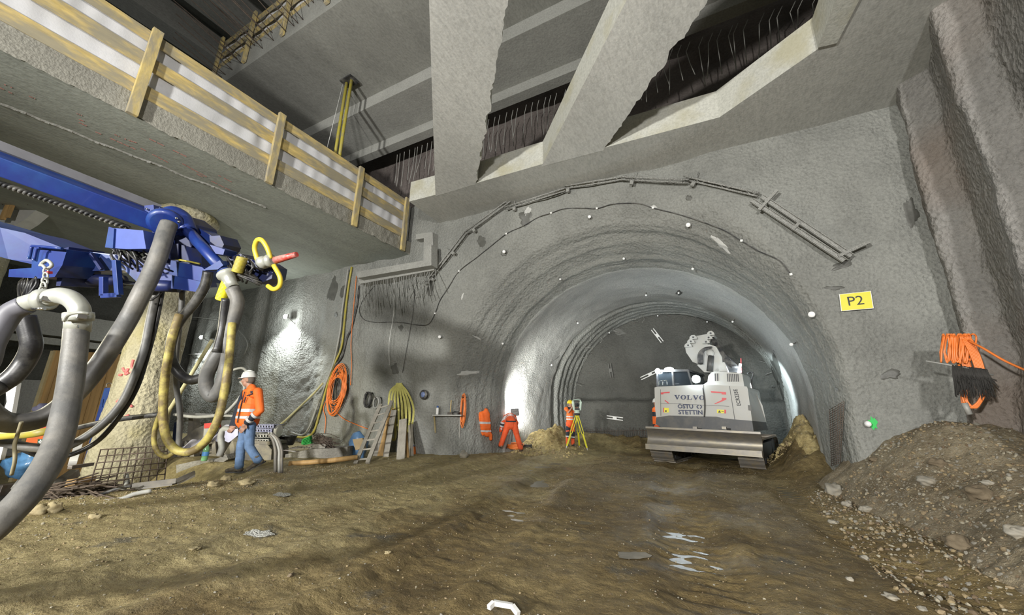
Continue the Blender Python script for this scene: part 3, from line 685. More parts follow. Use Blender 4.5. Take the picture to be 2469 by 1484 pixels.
# shelf on the wall with its things
A, B_ = surf(1047, 1002, .18), surf(1107, 1003, .18); t = empty('wall_shelf', (A+B_)/2, 'narrow board shelf fixed to the left wall', 'shelf')
mb = MB(); mb.bar(A, B_, .3, .04); mb.build('board', GREYM, t)
mb = MB(); mb.bar(A+Vector((0, .1, -.02)), A+Vector((0.05, .15, -.5)), .03, .03); mb.build('bracket', WOODYX, t); mb = MB(); mb.bar(B_+Vector((-.1, .1, -.02)), B_+Vector((-.1, .15, -.9)), .03, .03); mb.build('bracket', GREYM, t)
c = A.lerp(B_, .17)+Vector((0, 0, .02)); t = empty('spray_can', c, 'white spray can standing on the wall shelf', 'spray can')
mb = MB(); mb.lathe(c, [(.04, 0), (.042, .02), (.042, .17), (.03, .2)], n=12); mb.build('body', WHITE, t); mb = MB(); mb.lathe(c+Vector((0, 0, .2)), [(.03, 0), (.03, .05), (0, .055)], n=12); mb.build('cap', mat('blue_cap', (.05, .12, .35), .5), t)
c = A.lerp(B_, .62)+Vector((0, 0, .02)); t = empty('hammer', c, 'hammer standing head down on the wall shelf', 'hammer')
mb = MB(); mb.cyl(c+Vector((0, 0, .05)), c+Vector((.01, 0, .42)), .018, 8); mb.build('handle', mat('pale_wood', (.55, .42, .22), .6), t); mb = MB(); mb.box(c+Vector((0, 0, .035)), (.17, .06, .07)); mb.build('head', STEEL, t)
mb = MB(); c = A.lerp(B_, .82)+Vector((0, 0, .055)); mb.ell(c, (.14, .1, .06), bump=.6); one(mb, 'work_gloves', BLACKH, 'dark crumpled work gloves on the wall shelf', 'gloves')
# hoses coming down the corner under the deck
g = 'hoses dropping from the deck corner'
for pts, r, m, l, o in (([(852, 645), (845, 690), (838, 740), (833, 790), (826, 840), (808, 885), (792, 935), (775, 1000), (762, 1040), (742, 1056), (712, 1052)], .038, YELH, 'yellow hose dropping down the wall corner from the deck to the floor', .08),
                     ([(846, 650), (838, 700), (830, 760), (826, 800), (812, 870), (795, 920), (772, 980), (752, 1030), (735, 1050), (700, 1040)], .032, GREYH, 'grey hose running beside the yellow hose down the wall', .12),
                     ([(868, 690), (862, 740), (850, 790), (838, 820), (828, 860), (806, 890), (785, 950), (770, 1000), (750, 1046)], .034, BLACKH, 'black hose behind the yellow hose down the wall', .05),
                     ([(862, 668), (860, 700), (855, 760), (850, 830), (851, 880), (849, 930)], .014, ORANGE, 'thin orange cable dropping to the big orange coil', .08),
                     ([(975, 640), (968, 700), (962, 760), (955, 830), (950, 885)], .006, WHITE, 'thin white cord hanging from the deck end', .3),
                     ([(1002, 700), (997, 760), (985, 830), (973, 900)], .008, BLACKH, 'thin dark cord hanging on the wall right of the white cord', .05),
                     ([(790, 925), (770, 950), (730, 985), (700, 1015), (670, 1038)], .035, PALE, 'pale yellow rope stretched from the orange coil down to the floor', .2)):
    mb = MB(); mb.tube(onwall(pts, o, 4), r, 8); one(mb, 'hose' if r > .02 else 'cord', m, l, 'hose' if r > .02 else 'cord')
# yellow hoses through the hole in the upper deck
H0 = at(842, 196, 2, EYE+(qz(12.0)-EYE)*KU-.03); mb = MB(); mb.box(H0+Vector((0, 0, 0)), (.5, .34, .05)); struct(mb, 'trim_22', BLACKH)
for k, (dx, m) in enumerate(((-.07, YELH), (.07, YELH))):
    mb = MB(); A = H0+Vector((dx*1.6, 0, .2)); mb.tube([A, A+Vector((-.02, 0, -2)), A+Vector((-.0, 0, -4.3))], .05, 8)
    one(mb, 'hose', m, 'yellow hose coming down through the ceiling hole, %s of the pair' % ('left' if k == 0 else 'right'), 'hose', 'pair of yellow hoses through the ceiling hole')
mb = MB(); A = H0+Vector((-.3, 0, .1)); mb.tube([A, A+Vector((-.5, .0, -4.2))], .009, 5); one(mb, 'cord', WHITE, 'thin pale cord slanting down left of the yellow ceiling hoses', 'cord')
# welded mesh strip beside the right foot of the arch
def mesh_panel(P00, P10, P01, P11, nx, nz, r, label, m=RUST, name='steel_mesh'):
    g = MB(); P00, P10, P01, P11 = map(Vector, (P00, P10, P01, P11))
    for i in range(nx+1): g.tube([P00.lerp(P10, i/nx), P01.lerp(P11, i/nx)], r, 5)
    off = (P10-P00).cross(P01-P00).normalized()*r*1.5
    for j in range(nz+1): g.tube([P00.lerp(P01, j/nz)+off, P10.lerp(P11, j/nz)+off], r, 5)
    return one(g, name, m, label, 'steel mesh')
mesh_panel(surf(2022, 1125, .12), surf(2040, 1118, .1), surf(2018, 990, .12), surf(2046, 970, .1), 5, 26, .006, 'narrow rusty welded mesh strip at the right foot of the arch')
# floodlight fittings on the left wall
def wall_lamp(px, py, label, off=.3, power=60):
    c = surf(px, py, off); w = surf(px+2, py+12, 0); g = empty('flood_light', c, label, 'flood light', 'flood lights on the left wall')
    mb = MB(); mb.box(c+Vector((0, .03, 0)), (.24, .06, .18), None, .01); mb.build('housing', GREYM, g)
    mb = MB(); mb.ell(c+Vector((0, -.02, 0)), (.1, .05, .08)); mb.build('lens', GLOW, g)
    mb = MB(); mb.tube([c+Vector((.12, .03, 0)), c+Vector((.1, .15, -.1)), w], .012, 6); mb.build('bracket', STEEL, g)
    lamp('flood_lamp', 'POINT', c+Vector((.0, -.2, -.1)), power*.5, (.95, 1, .97), .08); lamp('flood_lamp', 'SPOT', c+Vector((0, -.3, -.1)), power*5, (.95, 1, .97), .08, c+Vector((0, .05, -2)), 120)
    return c
GLOW = mat('lamp_glow', (1, 1, 1), .4, emit=((.9, 1, 1), 60))
LA = wall_lamp(710, 770, 'brightly lit flood light on the rough left wall, right of the two', .35, 130)
LB = wall_lamp(512, 816, 'brightly lit flood light on the left wall behind the hanging hoses', .5, 70)
# damp patches, blow-outs and wipes on the sprayed walls
DAMP = mat('damp_concrete', (.1, .1, .09), .5, var=.2, scale=5, bump=.3, bscale=12); PALEP = mat('fresh_mortar_wipe', (.5, .5, .48), .8, var=.15, bump=.4, bscale=18)
def patch(x, y, rx, ry, rot, seed, m, par, off=.012):
    mb = MB(); nr, na = 5, 30; c = surf(x, y, off); vs = [c]
    for j in range(1, nr+1):
        for k in range(na):
            t = 2*PI*k/na; s = (1+.55*noise.noise(Vector((math.cos(t)*1.3, math.sin(t)*1.3, seed*3.1)))+.25*noise.noise(Vector((math.cos(t)*4, math.sin(t)*4, seed)))); u, v = rx*s*math.cos(t)*j/nr, ry*s*math.sin(t)*j/nr
            vs.append(surf(x+u*math.cos(rot)-v*math.sin(rot), y+u*math.sin(rot)+v*math.cos(rot), off if j < nr else .001))
    fs = [(0, 1+k, 1+(k+1) % na) for k in range(na)]+[(1+(j-1)*na+k, 1+j*na+k, 1+j*na+(k+1) % na, 1+(j-1)*na+(k+1) % na) for j in range(1, nr) for k in range(na)]
    mb.add(vs, fs, True); mb.build('damp_patch' if m is DAMP else 'mortar_wipe', m, bpy.data.objects[par])
for x, y, rx, ry, rot, m, par in ((1268, 528, 16, 18, .2, DAMP, 'wall_back'), (1272, 510, 6, 14, .3, PALEP, 'wall_back'), (1162, 582, 12, 11, .5, DAMP, 'wall_back'), (1216, 610, 9, 8, 0, DAMP, 'wall_back'), (1040, 696, 9, 16, .1, DAMP, 'wall_back'),
    (803, 700, 9, 30, .2, DAMP, 'wall_left'), (826, 703, 6, 16, .2, DAMP, 'wall_left'), (810, 760, 5, 6, 0, DAMP, 'wall_left'), (967, 790, 6, 7, 0, DAMP, 'wall_back'), (2012, 695, 22, 5, 0, DAMP, 'wall_back'), (2198, 515, 16, 38, -.15, DAMP, 'wall_right'),
    (1874, 905, 10, 58, -.22, DAMP, 'wall_back'), (1637, 706, 7, 6, 0, DAMP, 'wall_back'), (1740, 590, 26, 7, .75, PALEP, 'wall_back'), (1722, 575, 8, 4, .6, PALEP, 'wall_back'), (1575, 500, 7, 4, 0, PALEP, 'wall_back'), (1150, 815, 12, 2, .5, PALEP, 'wall_back'),
    (1115, 715, 2, 8, .3, PALEP, 'wall_back'), (2030, 640, 30, 8, -.4, DAMP, 'wall_back'), (952, 890, 8, 14, 0, DAMP, 'wall_back'), (1660, 478, 8, 6, 0, DAMP, 'wall_back'), (2020, 940, 8, 3, .6, DAMP, 'wall_back'), (2150, 905, 24, 12, -.2, DAMP, 'wall_right'), (1492, 800, 14, 8, .2, DAMP, 'wall_tunnel_face'), (1130, 900, 26, 5, -.1, PALEP, 'wall_back')):
    patch(x, y, rx, ry, rot, x+y, m, par)
# spacer bars on the tunnel face and wire ends round its rim
for k, (a, b, l) in enumerate((((1464, 1006), (1503, 1011), 'white double spacer bar low on the tunnel face'), ((1546, 914), (1591, 893), 'white double spacer bar slanting beside the excavator lights'), ((1573, 795), (1597, 826), 'white double spacer bar high on the tunnel face'), ((1470, 877), (1476, 911), 'grey double spacer bar upright on the tunnel face'))):
    A, C_ = surf(*a, .05), surf(*b, .05); d = (C_-A).normalized(); u = d.cross(Vector((0, 1, 0))); mm = WHITE if k < 3 else DAMP
    g = empty('spacer_bar', A, l, 'spacer bar', 'spacer bars on the tunnel face')
    for s_ in (-.05, .05): mb = MB(); mb.bar(A+u*s_, C_+u*s_, .035, .03, Vector((0, 1, 0))); mb.build('bar', mm, g)
    mb = MB(); c = (A+C_)/2; mb.box(c, (.12, .05, .16), frame_mat(d)); mb.build('clamp', mm, g)
rnd = random.Random(21)
for x, y in ((1420, 850), (1405, 862), (1395, 900), (1390, 925), (1412, 835), (1445, 812), (1480, 790), (1530, 768), (1800, 840), (1835, 870), (1850, 905), (1858, 935), (1672, 765), (1548, 762), (1385, 960)):
    c = surf(x, y, .0); n = (surf(x, y, .1)-c).normalized(); mb = MB(); L = rnd.uniform(.15, .35); mb.tube(spline([c, c+n*L*.6+Vector((rnd.uniform(-.1, .1), -.05, 0)), c+n*L+Vector((rnd.uniform(-.15, .15), -.1, rnd.uniform(-.15, .1)))], 4), .009, 5)
    one(mb, 'wire_end', GREYM, 'bent wire end sticking out of the rim round the tunnel face', 'wire', 'wire ends round the tunnel face')
mb = MB(); A, C_ = gpt(1400, 1045), gpt(1560, 1045)
for k in range(34):
    p = surf(1405+k*4.6, 1046, .08); mb.tube([p-Vector((0, 0, .15)), p+Vector((rnd.uniform(-.02, .02), 0, rnd.uniform(.1, .25)))], .008, 5)
mb.tube([surf(1405, 1040, .09), surf(1480, 1040, .09), surf(1560, 1038, .09)], .008, 5); one(mb, 'steel_mesh', RUST, 'ragged rusty mesh edge along the foot of the tunnel face', 'steel mesh')
# ================================================================== left hall: pillars, stored gear
def vp(x, y, B, k=0):
    d = ray(x, y); t = ((B-CO).dot(_f)+k)/d.dot(_f); return CO+d*t
def vprism(mb, pts, B, k0=0, k1=.1): return mb.prism([vp(x, y, B, k0) for x, y in pts], _f*(k1-k0))
def vtube(mb, pts, B, r, ks=None, n=8, sp=4, closed=False):
    P = [vp(p[0], p[1], B, p[2] if len(p) > 2 else 0) for p in pts]; return mb.tube(spline(P, sp) if sp > 1 else P, r, n, closed=closed)
PILL = concrete('bored_pile_concrete', (.47, .435, .32), bump=1.0, bsc=7, stain=.3, tint=((.4, .35, .15), .9, .7))
WOODP = mat('plywood_boards', (.48, .3, .12), .6, stretch=(1, 1, .1), scale=9, var=.25)
GREYW = mat('weathered_board', (.3, .28, .24), .8, stretch=(1, 1, .15), scale=10, var=.2, bump=.1)
BLUEP = mat('blue_paint', (.01, .028, .17), .42, var=.12, dirt=(.02, .09, .26), dscale=2, damt=.4, coat=.3)
BLUED = mat('blue_paint_dark', (.01, .018, .09), .45, dirt=(.03, .03, .03), dscale=5, damt=.7)
PAINTR = mat('pink_spray', (.75, .2, .2), .8)
def pillar(px, py, zt, zb, r0, r1, label, seed):
    c = at(px, py, 2, zt); mb = MB(); nz = 110; na = 96; rings = []
    for j in range(nz+1):
        t = j/nz; z = lerp(zb, zt, t); R = lerp(r1, r0, sstep(0, .5, t))+.18*sstep(.94, .99, t)*(.5+noise.noise(Vector((t*30, 0, seed))))
        ring = []
        for k in range(na):
            a = 2*PI*k/na; v = Vector((math.cos(a), math.sin(a), z*.8)); rr = R*(1+.05*fbm(v, 1.3, 3, seed)+.03*fbm(v, 5, 3, seed+1)); ring.append(Vector((c.x+rr*math.cos(a), c.y+rr*math.sin(a), z)))
        rings.append(ring)
    mb.tube_rings(rings); o = mb.build('bored_pillar', PILL); return tag(o, label, 'pillar', kind='structure'), Vector((c.x, c.y, zb))
P1, c1 = pillar(455, 520, qz(7.7), -1.3, .6, .76, 'thick rough concrete pillar with pink marks behind the hanging hoses', 3)
P2, c2 = pillar(-45, 560, qz(7.7), -1.5, .75, .8, 'rough concrete pillar at the left edge', 9)
# spray marks on the pillar: raised paint strokes
BP = bvh_of([P1.name]); mb = MB(); rnd = random.Random(2)
for pts in ([(297, 888), (302, 896), (310, 890), (303, 903), (312, 899)], [(322, 868), (318, 885), (326, 892), (316, 900)], [(288, 905), (296, 905)], [(282, 970), (296, 962), (306, 968), (291, 978)], [(312, 976), (320, 982)], [(300, 1008), (312, 1001)]):
    P = [surf(x, y, .008, BP) for x, y in pts]; mb.tube(spline(P, 4), .03, 5)
tag(mb.build('spray_mark', PAINTR, P1), None)
# welded mesh leaning at the pillar foot
B = gpt(300, 1188); a = vp(208, 1200, B, .05); b = vp(395, 1172, B, .3); c = vp(243, 1085, B, .1); d = vp(405, 1075, B, .3)
mesh_panel(a, b, c, d, 9, 7, .009, 'rusty welded mesh leaning against the foot of the rough pillar')
# far wall and lintels under the deck
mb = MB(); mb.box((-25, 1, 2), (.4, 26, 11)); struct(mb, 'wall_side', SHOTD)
mb = MB(); mb.box((-23.2, 1.8, 4.4), (.5, 12, .9)); struct(mb, 'trim_30', CAST)
mb = MB(); mb.box((-22.8, 1.5, 3.7), (.3, 11, .25)); struct(mb, 'trim_31', CAST)
B = dp(60, 960, 12.5); mb = MB(); vprism(mb, [(20, 915), (110, 918), (70, 1100), (-10, 1100)], B, 0, .4); struct(mb, 'trim_32', CAST)
# boarded wooden panel
B = dp(200, 1000, 11.2); g = empty('board_panel', B, 'tall panel of upright brown boards standing behind the rough pillar', 'board panel')
pw = [((128, 845), (152, 846)), ((152, 846), (176, 847)), ((176, 847), (200, 849)), ((200, 849), (224, 850)), ((224, 850), (248, 852)), ((248, 852), (272, 853)), ((272, 853), (296, 855)), ((296, 855), (318, 856))]
for k, (a, b) in enumerate(pw):
    dz = 3.6; P = vp(*a, B); Q_ = vp(*b, B); Q_ = P+(Q_-P)*.94; mb = MB(); z = max(P.z, Q_.z)
    mb.prism([P, Q_, Q_-Vector((0, 0, dz)), P-Vector((0, 0, dz))], _f*(.05+.01*(k % 2))); mb.build('board', WOODP, g)
mb = MB(); P, Q_ = vp(128, 850, B, .09), vp(318, 860, B, .09); mb.prism([P, Q_, Q_-Vector((0, 0, 3.5)), P-Vector((0, 0, 3.5))], _f*.04); mb.build('backing', RUST, g)
P, Q_ = vp(122, 846, B, -.06), vp(130, 846, B, -.06); mb = MB(); mb.prism([P, Q_, Q_-Vector((0, 0, 3.6)), P-Vector((0, 0, 3.6))], _f*.1); mb.build('edge_batten', mat('pale_batten', (.6, .5, .28), .6), g)
# blue steel post / cabinet
B = dp(255, 1050, 9.6); g = empty('steel_cabinet', B, 'narrow blue steel cabinet beside the rough pillar', 'cabinet')
P = vp(252, 936, B); Q_ = vp(277, 935, B); mb = MB(); mb.prism([P, Q_, Q_-Vector((0, 0, 2.6)), P-Vector((0, 0, 2.6))], _f*.3); mb.build('body', BLUEP, g)
mb = MB(); vtube(mb, [(256, 935), (258, 926), (268, 925), (269, 932)], B, .012); mb.build('lifting_eye', STEEL, g)
mb = MB(); vprism(mb, [(243, 965), (249, 963), (246, 982), (240, 982)], B, -.02, .15); mb.build('latch', BLUEP, g)
# orange fire point box with first aid mark
OBOX = mat('orange_box', (.75, .16, .04), .5)
B = dp(95, 1060, 6.6); g = empty('first_aid_box', B, 'orange first aid box with white cross behind the near grey hose', 'box')
mb = MB(); vprism(mb, [(68, 1044), (128, 1032), (124, 1068), (60, 1075)], B, 0, .25); mb.build('case', OBOX, g)
mb = MB(); vprism(mb, [(91, 1060), (105, 1059), (104, 1071), (90, 1072)], B, -.008, .002); mb.build('cross_panel', mat('dark_green_label', (.02, .12, .07), .5), g)
mb = MB(); vprism(mb, [(96, 1061), (99.5, 1061), (98.5, 1070), (95, 1070)], B, -.014, -.006); vprism(mb, [(92.5, 1064.5), (102.5, 1063.5), (102.3, 1067), (92.3, 1068)], B, -.014, -.006); mb.build('white_cross', WHITE, g)
B = dp(100, 1030, 6.9); g = empty('fire_sign', B, 'red and white sign panel above the orange box', 'sign')
mb = MB(); vprism(mb, [(86, 1012), (120, 1010), (116, 1040), (80, 1044)], B, 0, .02); mb.build('plate', WHITE, g)
RED = mat('red_paint', (.55, .04, .03), .45); mb = MB(); vprism(mb, [(91, 1018), (113, 1016), (110, 1036), (86, 1039)], B, -.006, .001); mb.build('red_panel', RED, g)
mb = MB(); B = dp(108, 990, 7.2); mb.ell(B, (.17, .14, .12), bump=.5, seed=3); one(mb, 'cloth_bundle', mat('navy_cloth', (.02, .02, .05), .8), 'dark navy cloth bundle on top of the red sign panel', 'cloth bundle')
# white board at the left edge
B = dp(20, 980, 4.2); g = empty('white_sign_board', B, 'white board with a big rounded opening at the left edge', 'board')
mb = MB(); vprism(mb, [(8, 925), (41, 924), (27, 1004), (6, 998), (16, 970), (14, 945)], B, 0, .04); vprism(mb, [(-12, 1034), (18, 1042), (10, 1070), (0, 1110), (-12, 1110)], B, 0, .04); mb.build('board_face', WHITE, g)
# timber and steel heap behind the crest
rnd = random.Random(11)
TB = [((96, 1200), (182, 1140), .16, GREYW, 'grey timber beam lying slanted in front of the rough pillar'), ((170, 1166), (220, 1158), .13, WOODP, 'short brown timber with grey top beside the rough pillar foot'),
      ((168, 1128), (222, 1120), .06, STEEL, 'dark steel tube lying behind the slanted grey timber'), ((175, 1118), (190, 1070), .11, WHITE, 'white painted post behind the slanted grey timber'),
      ((33, 1178), (64, 1138), .03, GREYH, 'short grey pipe sticking up from the left heap'), ((60, 1170), (100, 1095), .1, WOODP, 'brown timber leaning in the left heap'), ((-20, 1188), (55, 1180), .26, STEEL, 'dark steel trough at the left edge')]
for k, (a, b, w, m, l) in enumerate(TB):
    B = dp(a[0], a[1], 6.4-.35*(k % 3)); mb = MB(); A = vp(*a, B); Q_ = vp(*b, B, .5); mb.bar(A, Q_, w*.9, w*.8, bev=.004) if m not in (GREYH,) else mb.cyl(A, Q_, w, 10); one(mb, 'timber_beam' if m in (GREYW, WOODP) else 'steel_beam', m, l, 'beam')
mb = MB()
for k in range(150):
    B = dp(rnd.uniform(90, 215), rnd.uniform(1172, 1205), rnd.uniform(5.6, 6.4)); a = rnd.uniform(-.5, .5); L = rnd.uniform(.2, .7); dv = (_r*math.cos(a)+_f*math.sin(a)+Vector((0, 0, rnd.uniform(-.2, .3))))
    mb.tube([B, B+dv*L*.5+Vector((0, 0, rnd.uniform(-.02, .04))), B+dv*L], rnd.uniform(.006, .014), 5)
tag(mb.build('scrap_rods', RUST), 'tangle of rusty rods and sticks on the ground left of the rough pillar', 'scrap rods', kind='stuff')
mb = MB(); B = dp(60, 1120, 6.2); mb.ell(B, (.3, .2, .22), bump=.6, seed=5); one(mb, 'plastic_bag', mat('blue_film', (.08, .2, .38), .25, var=.4), 'crumpled blue plastic bag in the left heap', 'plastic bag')
mb = MB(); B = dp(80, 1185, 6.6); mb.box(B-Vector((0, 0, .4)), (2.2, .9, .7), Matrix.Rotation(YAW, 3, 'Z')); one(mb, 'steel_skip', mat('dark_steel', (.06, .06, .06), .5, .5), 'dark low steel skip under the left heap', 'skip')
# cable trough piece on the crest
BUCK0 = mat('dull_steel', (.16, .15, .135), .6, .3, dirt=(.25, .22, .17), dscale=5, damt=.6)
B = gpt(400, 1182); g = empty('channel_offcut', B, 'bent grey steel channel offcut lying on the crest by the rough pillar', 'channel')
mb = MB(); mb.bar(vp(320, 1180, B), vp(425, 1166, B, .1), .2, .03); mb.bar(vp(425, 1166, B, .1), vp(468, 1146, B, .25), .17, .03); mb.build('web', BUCK0, g)
mb = MB(); mb.bar(vp(318, 1172, B, -.05), vp(425, 1160, B), .02, .07); mb.bar(vp(425, 1160, B), vp(470, 1140, B, .2), .02, .06); mb.build('flange', BUCK0, g)
for pts, r, m, l in (([(200, 1222), (240, 1212), (290, 1205), (325, 1192), (365, 1184)], .03, GREYH, 'grey corrugated hose lying at the mesh foot'), ([(262, 1205), (292, 1188), (306, 1165), (304, 1145)], .03, GREYH, 'short grey hose end sticking up before the mesh'),
                     ([(195, 1208), (235, 1196), (280, 1180), (318, 1172)], .022, BLACKH, 'black hose lying along the mesh foot'), ([(145, 1225), (175, 1212), (200, 1203)], .016, GREYM, 'thin grey pipe on the ground left of the mesh')):
    mb = MB(); P = [gpt(x, y, r+.02) for x, y in pts[:3]]; B = gpt(*pts[1]); P = [vp(x, y, B, .1*i) for i, (x, y) in enumerate(pts)]; mb.tube(spline(P, 5), r, 8); one(mb, 'hose', m, l, 'hose')
# ------------------------------------------------------------------ behind and beside the walking man
CON = concrete('dusty_block', (.3, .285, .25), bump=.6, bsc=12, stain=.2)
B = gpt(470, 1125)+_f*.9
g = empty('digging_bucket', B, 'dusty excavator bucket with upturned teeth lying behind the green bottle', 'bucket'); BUCK = mat('dusty_steel', (.2, .185, .16), .7, .4, dirt=(.3, .27, .2), dscale=5, damt=.8)
mb = MB(); vprism(mb, [(428, 1112), (436, 1062), (470, 1035), (520, 1015), (545, 1035), (552, 1085), (540, 1118)], B, .3, 1.1); mb.build('shell', BUCK, g)
mb = MB(); vprism(mb, [(438, 1100), (440, 1070), (520, 1050), (528, 1090)], B, .22, .32); mb.build('lip', BUCK, g)
for x, h in ((418, 1104), (430, 1106), (447, 1104), (462, 1102), (515, 1096), (533, 1090)):
    mb = MB(); vprism(mb, [(x-5, h), (x-4, h-22), (x-1, h-40), (x+4, h-38), (x+5, h-14), (x+6, h)], B, .02, .24); mb.build('tooth', BUCK, g)
B = gpt(445, 1140)
g = MB(); vprism(g, [(425, 1122), (470, 1112), (520, 1108), (545, 1096), (550, 1108), (530, 1120), (500, 1135), (440, 1150), (425, 1145)], B, .1, .5); one(g, 'stone_block', CON, 'crumbling mortar ledge under the green bottle', 'ledge')
def bottle(px, py, h, m, cap, label, B=None):
    B = B or gpt(px, py); r = h*.17; g = empty('bottle', B, label, 'bottle'); mb = MB(); mb.lathe(B, [(r*.9, 0), (r, .02*h/.3), (r*.94, h*.3), (r, h*.36), (r*.95, h*.6), (r, h*.66), (r*.5, h*.86), (r*.36, h*.9), (r*.36, h*.96)], n=16); mb.build('body', m, g)
    mb = MB(); mb.lathe(B, [(r*1.02, h*.28), (r*1.03, h*.3), (r*1.03, h*.5), (r*1.02, h*.52)], n=16); mb.build('wrapper', mat('blue_wrapper', (.1, .3, .65), .4), g)
    mb = MB(); mb.lathe(B+Vector((0, 0, h*.95)), [(r*.4, 0), (r*.4, h*.05), (0, h*.055)], n=12); mb.build('cap', cap, g); return g
GREENB = mat('green_bottle', (.2, .42, .2), .15, var=.15)
B = gpt(492, 1135); B = vp(492, 1112, B, .08); bottle(0, 0, .4, GREENB, GREENP, 'green plastic bottle with blue wrapper standing on the mortar ledge', B)
B = gpt(520, 1120)+_f*1.5
mb = MB(); mb.bar(vp(440, 998, B), vp(568, 1004, B), .08, .06, bev=.005); one(mb, 'steel_beam', GREYM, 'level grey steel bar spanning behind the walking man', 'beam')
mb = MB(); vprism(mb, [(455, 1000), (466, 1000), (462, 1100), (448, 1100)], B, .05, .3); one(mb, 'steel_plate', BUCK, 'upright dusty steel plate left below the level bar', 'plate')
B = gpt(520, 1120)+_f*1.0
mb = MB(); vprism(mb, [(492, 1025), (512, 1022), (512, 1060), (490, 1062)], B, 0, .3); g = empty('power_box', B, 'red and grey power box among the hoses behind the bottle', 'box'); 
mb.build('case', GREYM, g); mb = MB(); vprism(mb, [(492, 1022), (512, 1020), (512, 1032), (492, 1034)], B, -.02, .3); mb.build('lid', RED, g)
mb = MB(); vprism(mb, [(420, 1020), (427, 1018), (420, 1068), (414, 1070)], gpt(420, 1130)+_f*.8, 0, .06); one(mb, 'level_staff', BLUEP, 'slim blue staff leaning behind the yellow hose loop', 'staff')
PLA = mat('grey_film', (.42, .42, .5), .35, var=.2)
B = gpt(470, 1125)+_f*.8; mb = MB()
def filmf(u, v):
    x = lerp(432, 560, u); y = lerp(1088, 1032, u)+lerp(-10, 16, v)+4*math.sin(u*20+v*5); return vp(x, y, B, .05*math.sin(u*17+v*9)-.1+.2*v)
mb.grid(filmf, 40, 12); mb.build('x', PLA).name = 'plastic_sheet'; tag(center(bpy.data.objects['plastic_sheet']), 'crumpled grey plastic sheet draped over the dusty bucket', 'plastic sheet')
B = gpt(540, 1130)+_f*.45
mb = MB(); vtube(mb, [(560, 1040), (540, 1035), (532, 1055), (535, 1080), (528, 1100)], B, .07); one(mb, 'hose', GREYH, 'fat grey hose elbow behind the walking man', 'hose')
mb = MB(); vtube(mb, [(580, 920, .5), (590, 935, .5), (578, 960, .4), (545, 995, .3), (520, 1003, .3), (470, 1006, .4), (420, 1000, .5)], B, .04); one(mb, 'hose', WHITE if 0 else GREYH, 'pale hose curving from the wall down to the level bar', 'hose')
mb = MB(); vtube(mb, [(555, 895, .9), (580, 888, .9), (592, 893, .8), (596, 905, .7), (590, 925, .5)], B, .035); one(mb, 'hose', GREYH, 'pale pipe bend at the wall above the helmet', 'hose')
for k, pts in enumerate(([(455, 770), (480, 768), (520, 770), (560, 778), (590, 800), (605, 830), (600, 855)], [(455, 855), (490, 858), (520, 856)])):
    mb = MB(); mb.tube(onwall(pts, .25, 5), .018, 7); one(mb, 'conduit', GREYM if k == 0 else WHITE, ['thin grey conduit curving along the wall above the flood light behind the hoses', 'short white rod on the wall below the flood light behind the hoses'][k], 'conduit')
# crates, tub, bent channel, blocks right of the man
B = gpt(640, 1120)+_f*.6
g = empty('skip_bin', B, 'dusty grey steel bin behind the walking man', 'bin'); mb = MB(); vprism(mb, [(560, 1062), (645, 1072), (655, 1085), (652, 1132), (600, 1138), (545, 1130), (540, 1095)], B, .1, .9); mb.build('body', BUCK, g); mb = MB(); vprism(mb, [(556, 1056), (650, 1066), (650, 1074), (556, 1063)], B, .05, .95); mb.build('rim', BUCK, g)
CRB = mat('blue_grey_crate', (.25, .26, .4), .5)
for i, (x0, x1, y0, y1, m) in enumerate(((618, 660, 1024, 1033, CRB), (612, 655, 1034, 1043, CRB), (606, 650, 1046, 1056, GREYM), (606, 648, 1059, 1068, GREYM))):
    g = empty('plastic_crate', vp(x0, y1, B), '%s slotted crate, %s of the stack behind the walking man' % (('blue-grey', 'blue-grey', 'grey', 'grey')[i], ('topmost', 'second from top', 'third from top', 'lowest')[i]), 'crate', 'stack of slotted crates')
    mb = MB(); vprism(mb, [(x0, y0), (x1, y0+1), (x1, y0+3), (x0, y0+2)], B, .1, .6); vprism(mb, [(x0, y1-2), (x1, y1-1), (x1, y1), (x0, y1)], B, .1, .6)
    for j in range(7):
        x = lerp(x0, x1-3, j/6); vprism(mb, [(x, y0), (x+3, y0), (x+3, y1), (x, y1)], B, .1, .14); vprism(mb, [(x, y0), (x+3, y0), (x+3, y1), (x, y1)], B, .56, .6)
    mb.build('frame', m, g)
mb = MB(); P = vp(664, 1040, B, .3); mb.lathe(P, [(.13, -.12), (.16, -.1), (.16, .1), (.13, .12), (0, .12)], _r, 18); g = empty('cable_reel', P, 'white round reel beside the slotted crates', 'reel'); mb.build('drum', WHITE, g)
mb = MB(); 
for s_ in (-.05, .03): mb.lathe(P+_r*s_, [(.165, -.01), (.168, 0), (.165, .01)], _r, 18)
mb.build('band', DARK, g)
B = gpt(662, 1140)
g = empty('bent_channel', B, 'bent grey steel channel standing upright right of the walking man', 'channel')
for k, (dx, r) in enumerate(((0, .035), (9, .03), (15, .03))):
    mb = MB(); vtube(mb, [(648+dx*.6, 1047), (658+dx*.8, 1060), (664+dx, 1085), (664+dx, 1110), (664+dx, 1142)], B, r, n=8); mb.build('rail', (BUCK0, GREYM, BUCK0)[k], g)
B = gpt(740, 1115)+_f*.5
mb = MB(); mb.smooth = False; vprism(mb, [(684, 1122), (688, 1096), (720, 1090), (745, 1084), (800, 1082), (838, 1078), (836, 1104), (770, 1112), (700, 1126)], B, 0, .9); one(mb, 'stone_block', CON, 'long low dusty concrete block behind the wooden pole', 'block')
mb = MB(); vprism(mb, [(747, 1072), (786, 1072), (782, 1086), (746, 1084)], B, .2, .6); one(mb, 'stone_block', CON, 'small pale concrete block on the long low block', 'block')
mb = MB(); rnd = random.Random(5)
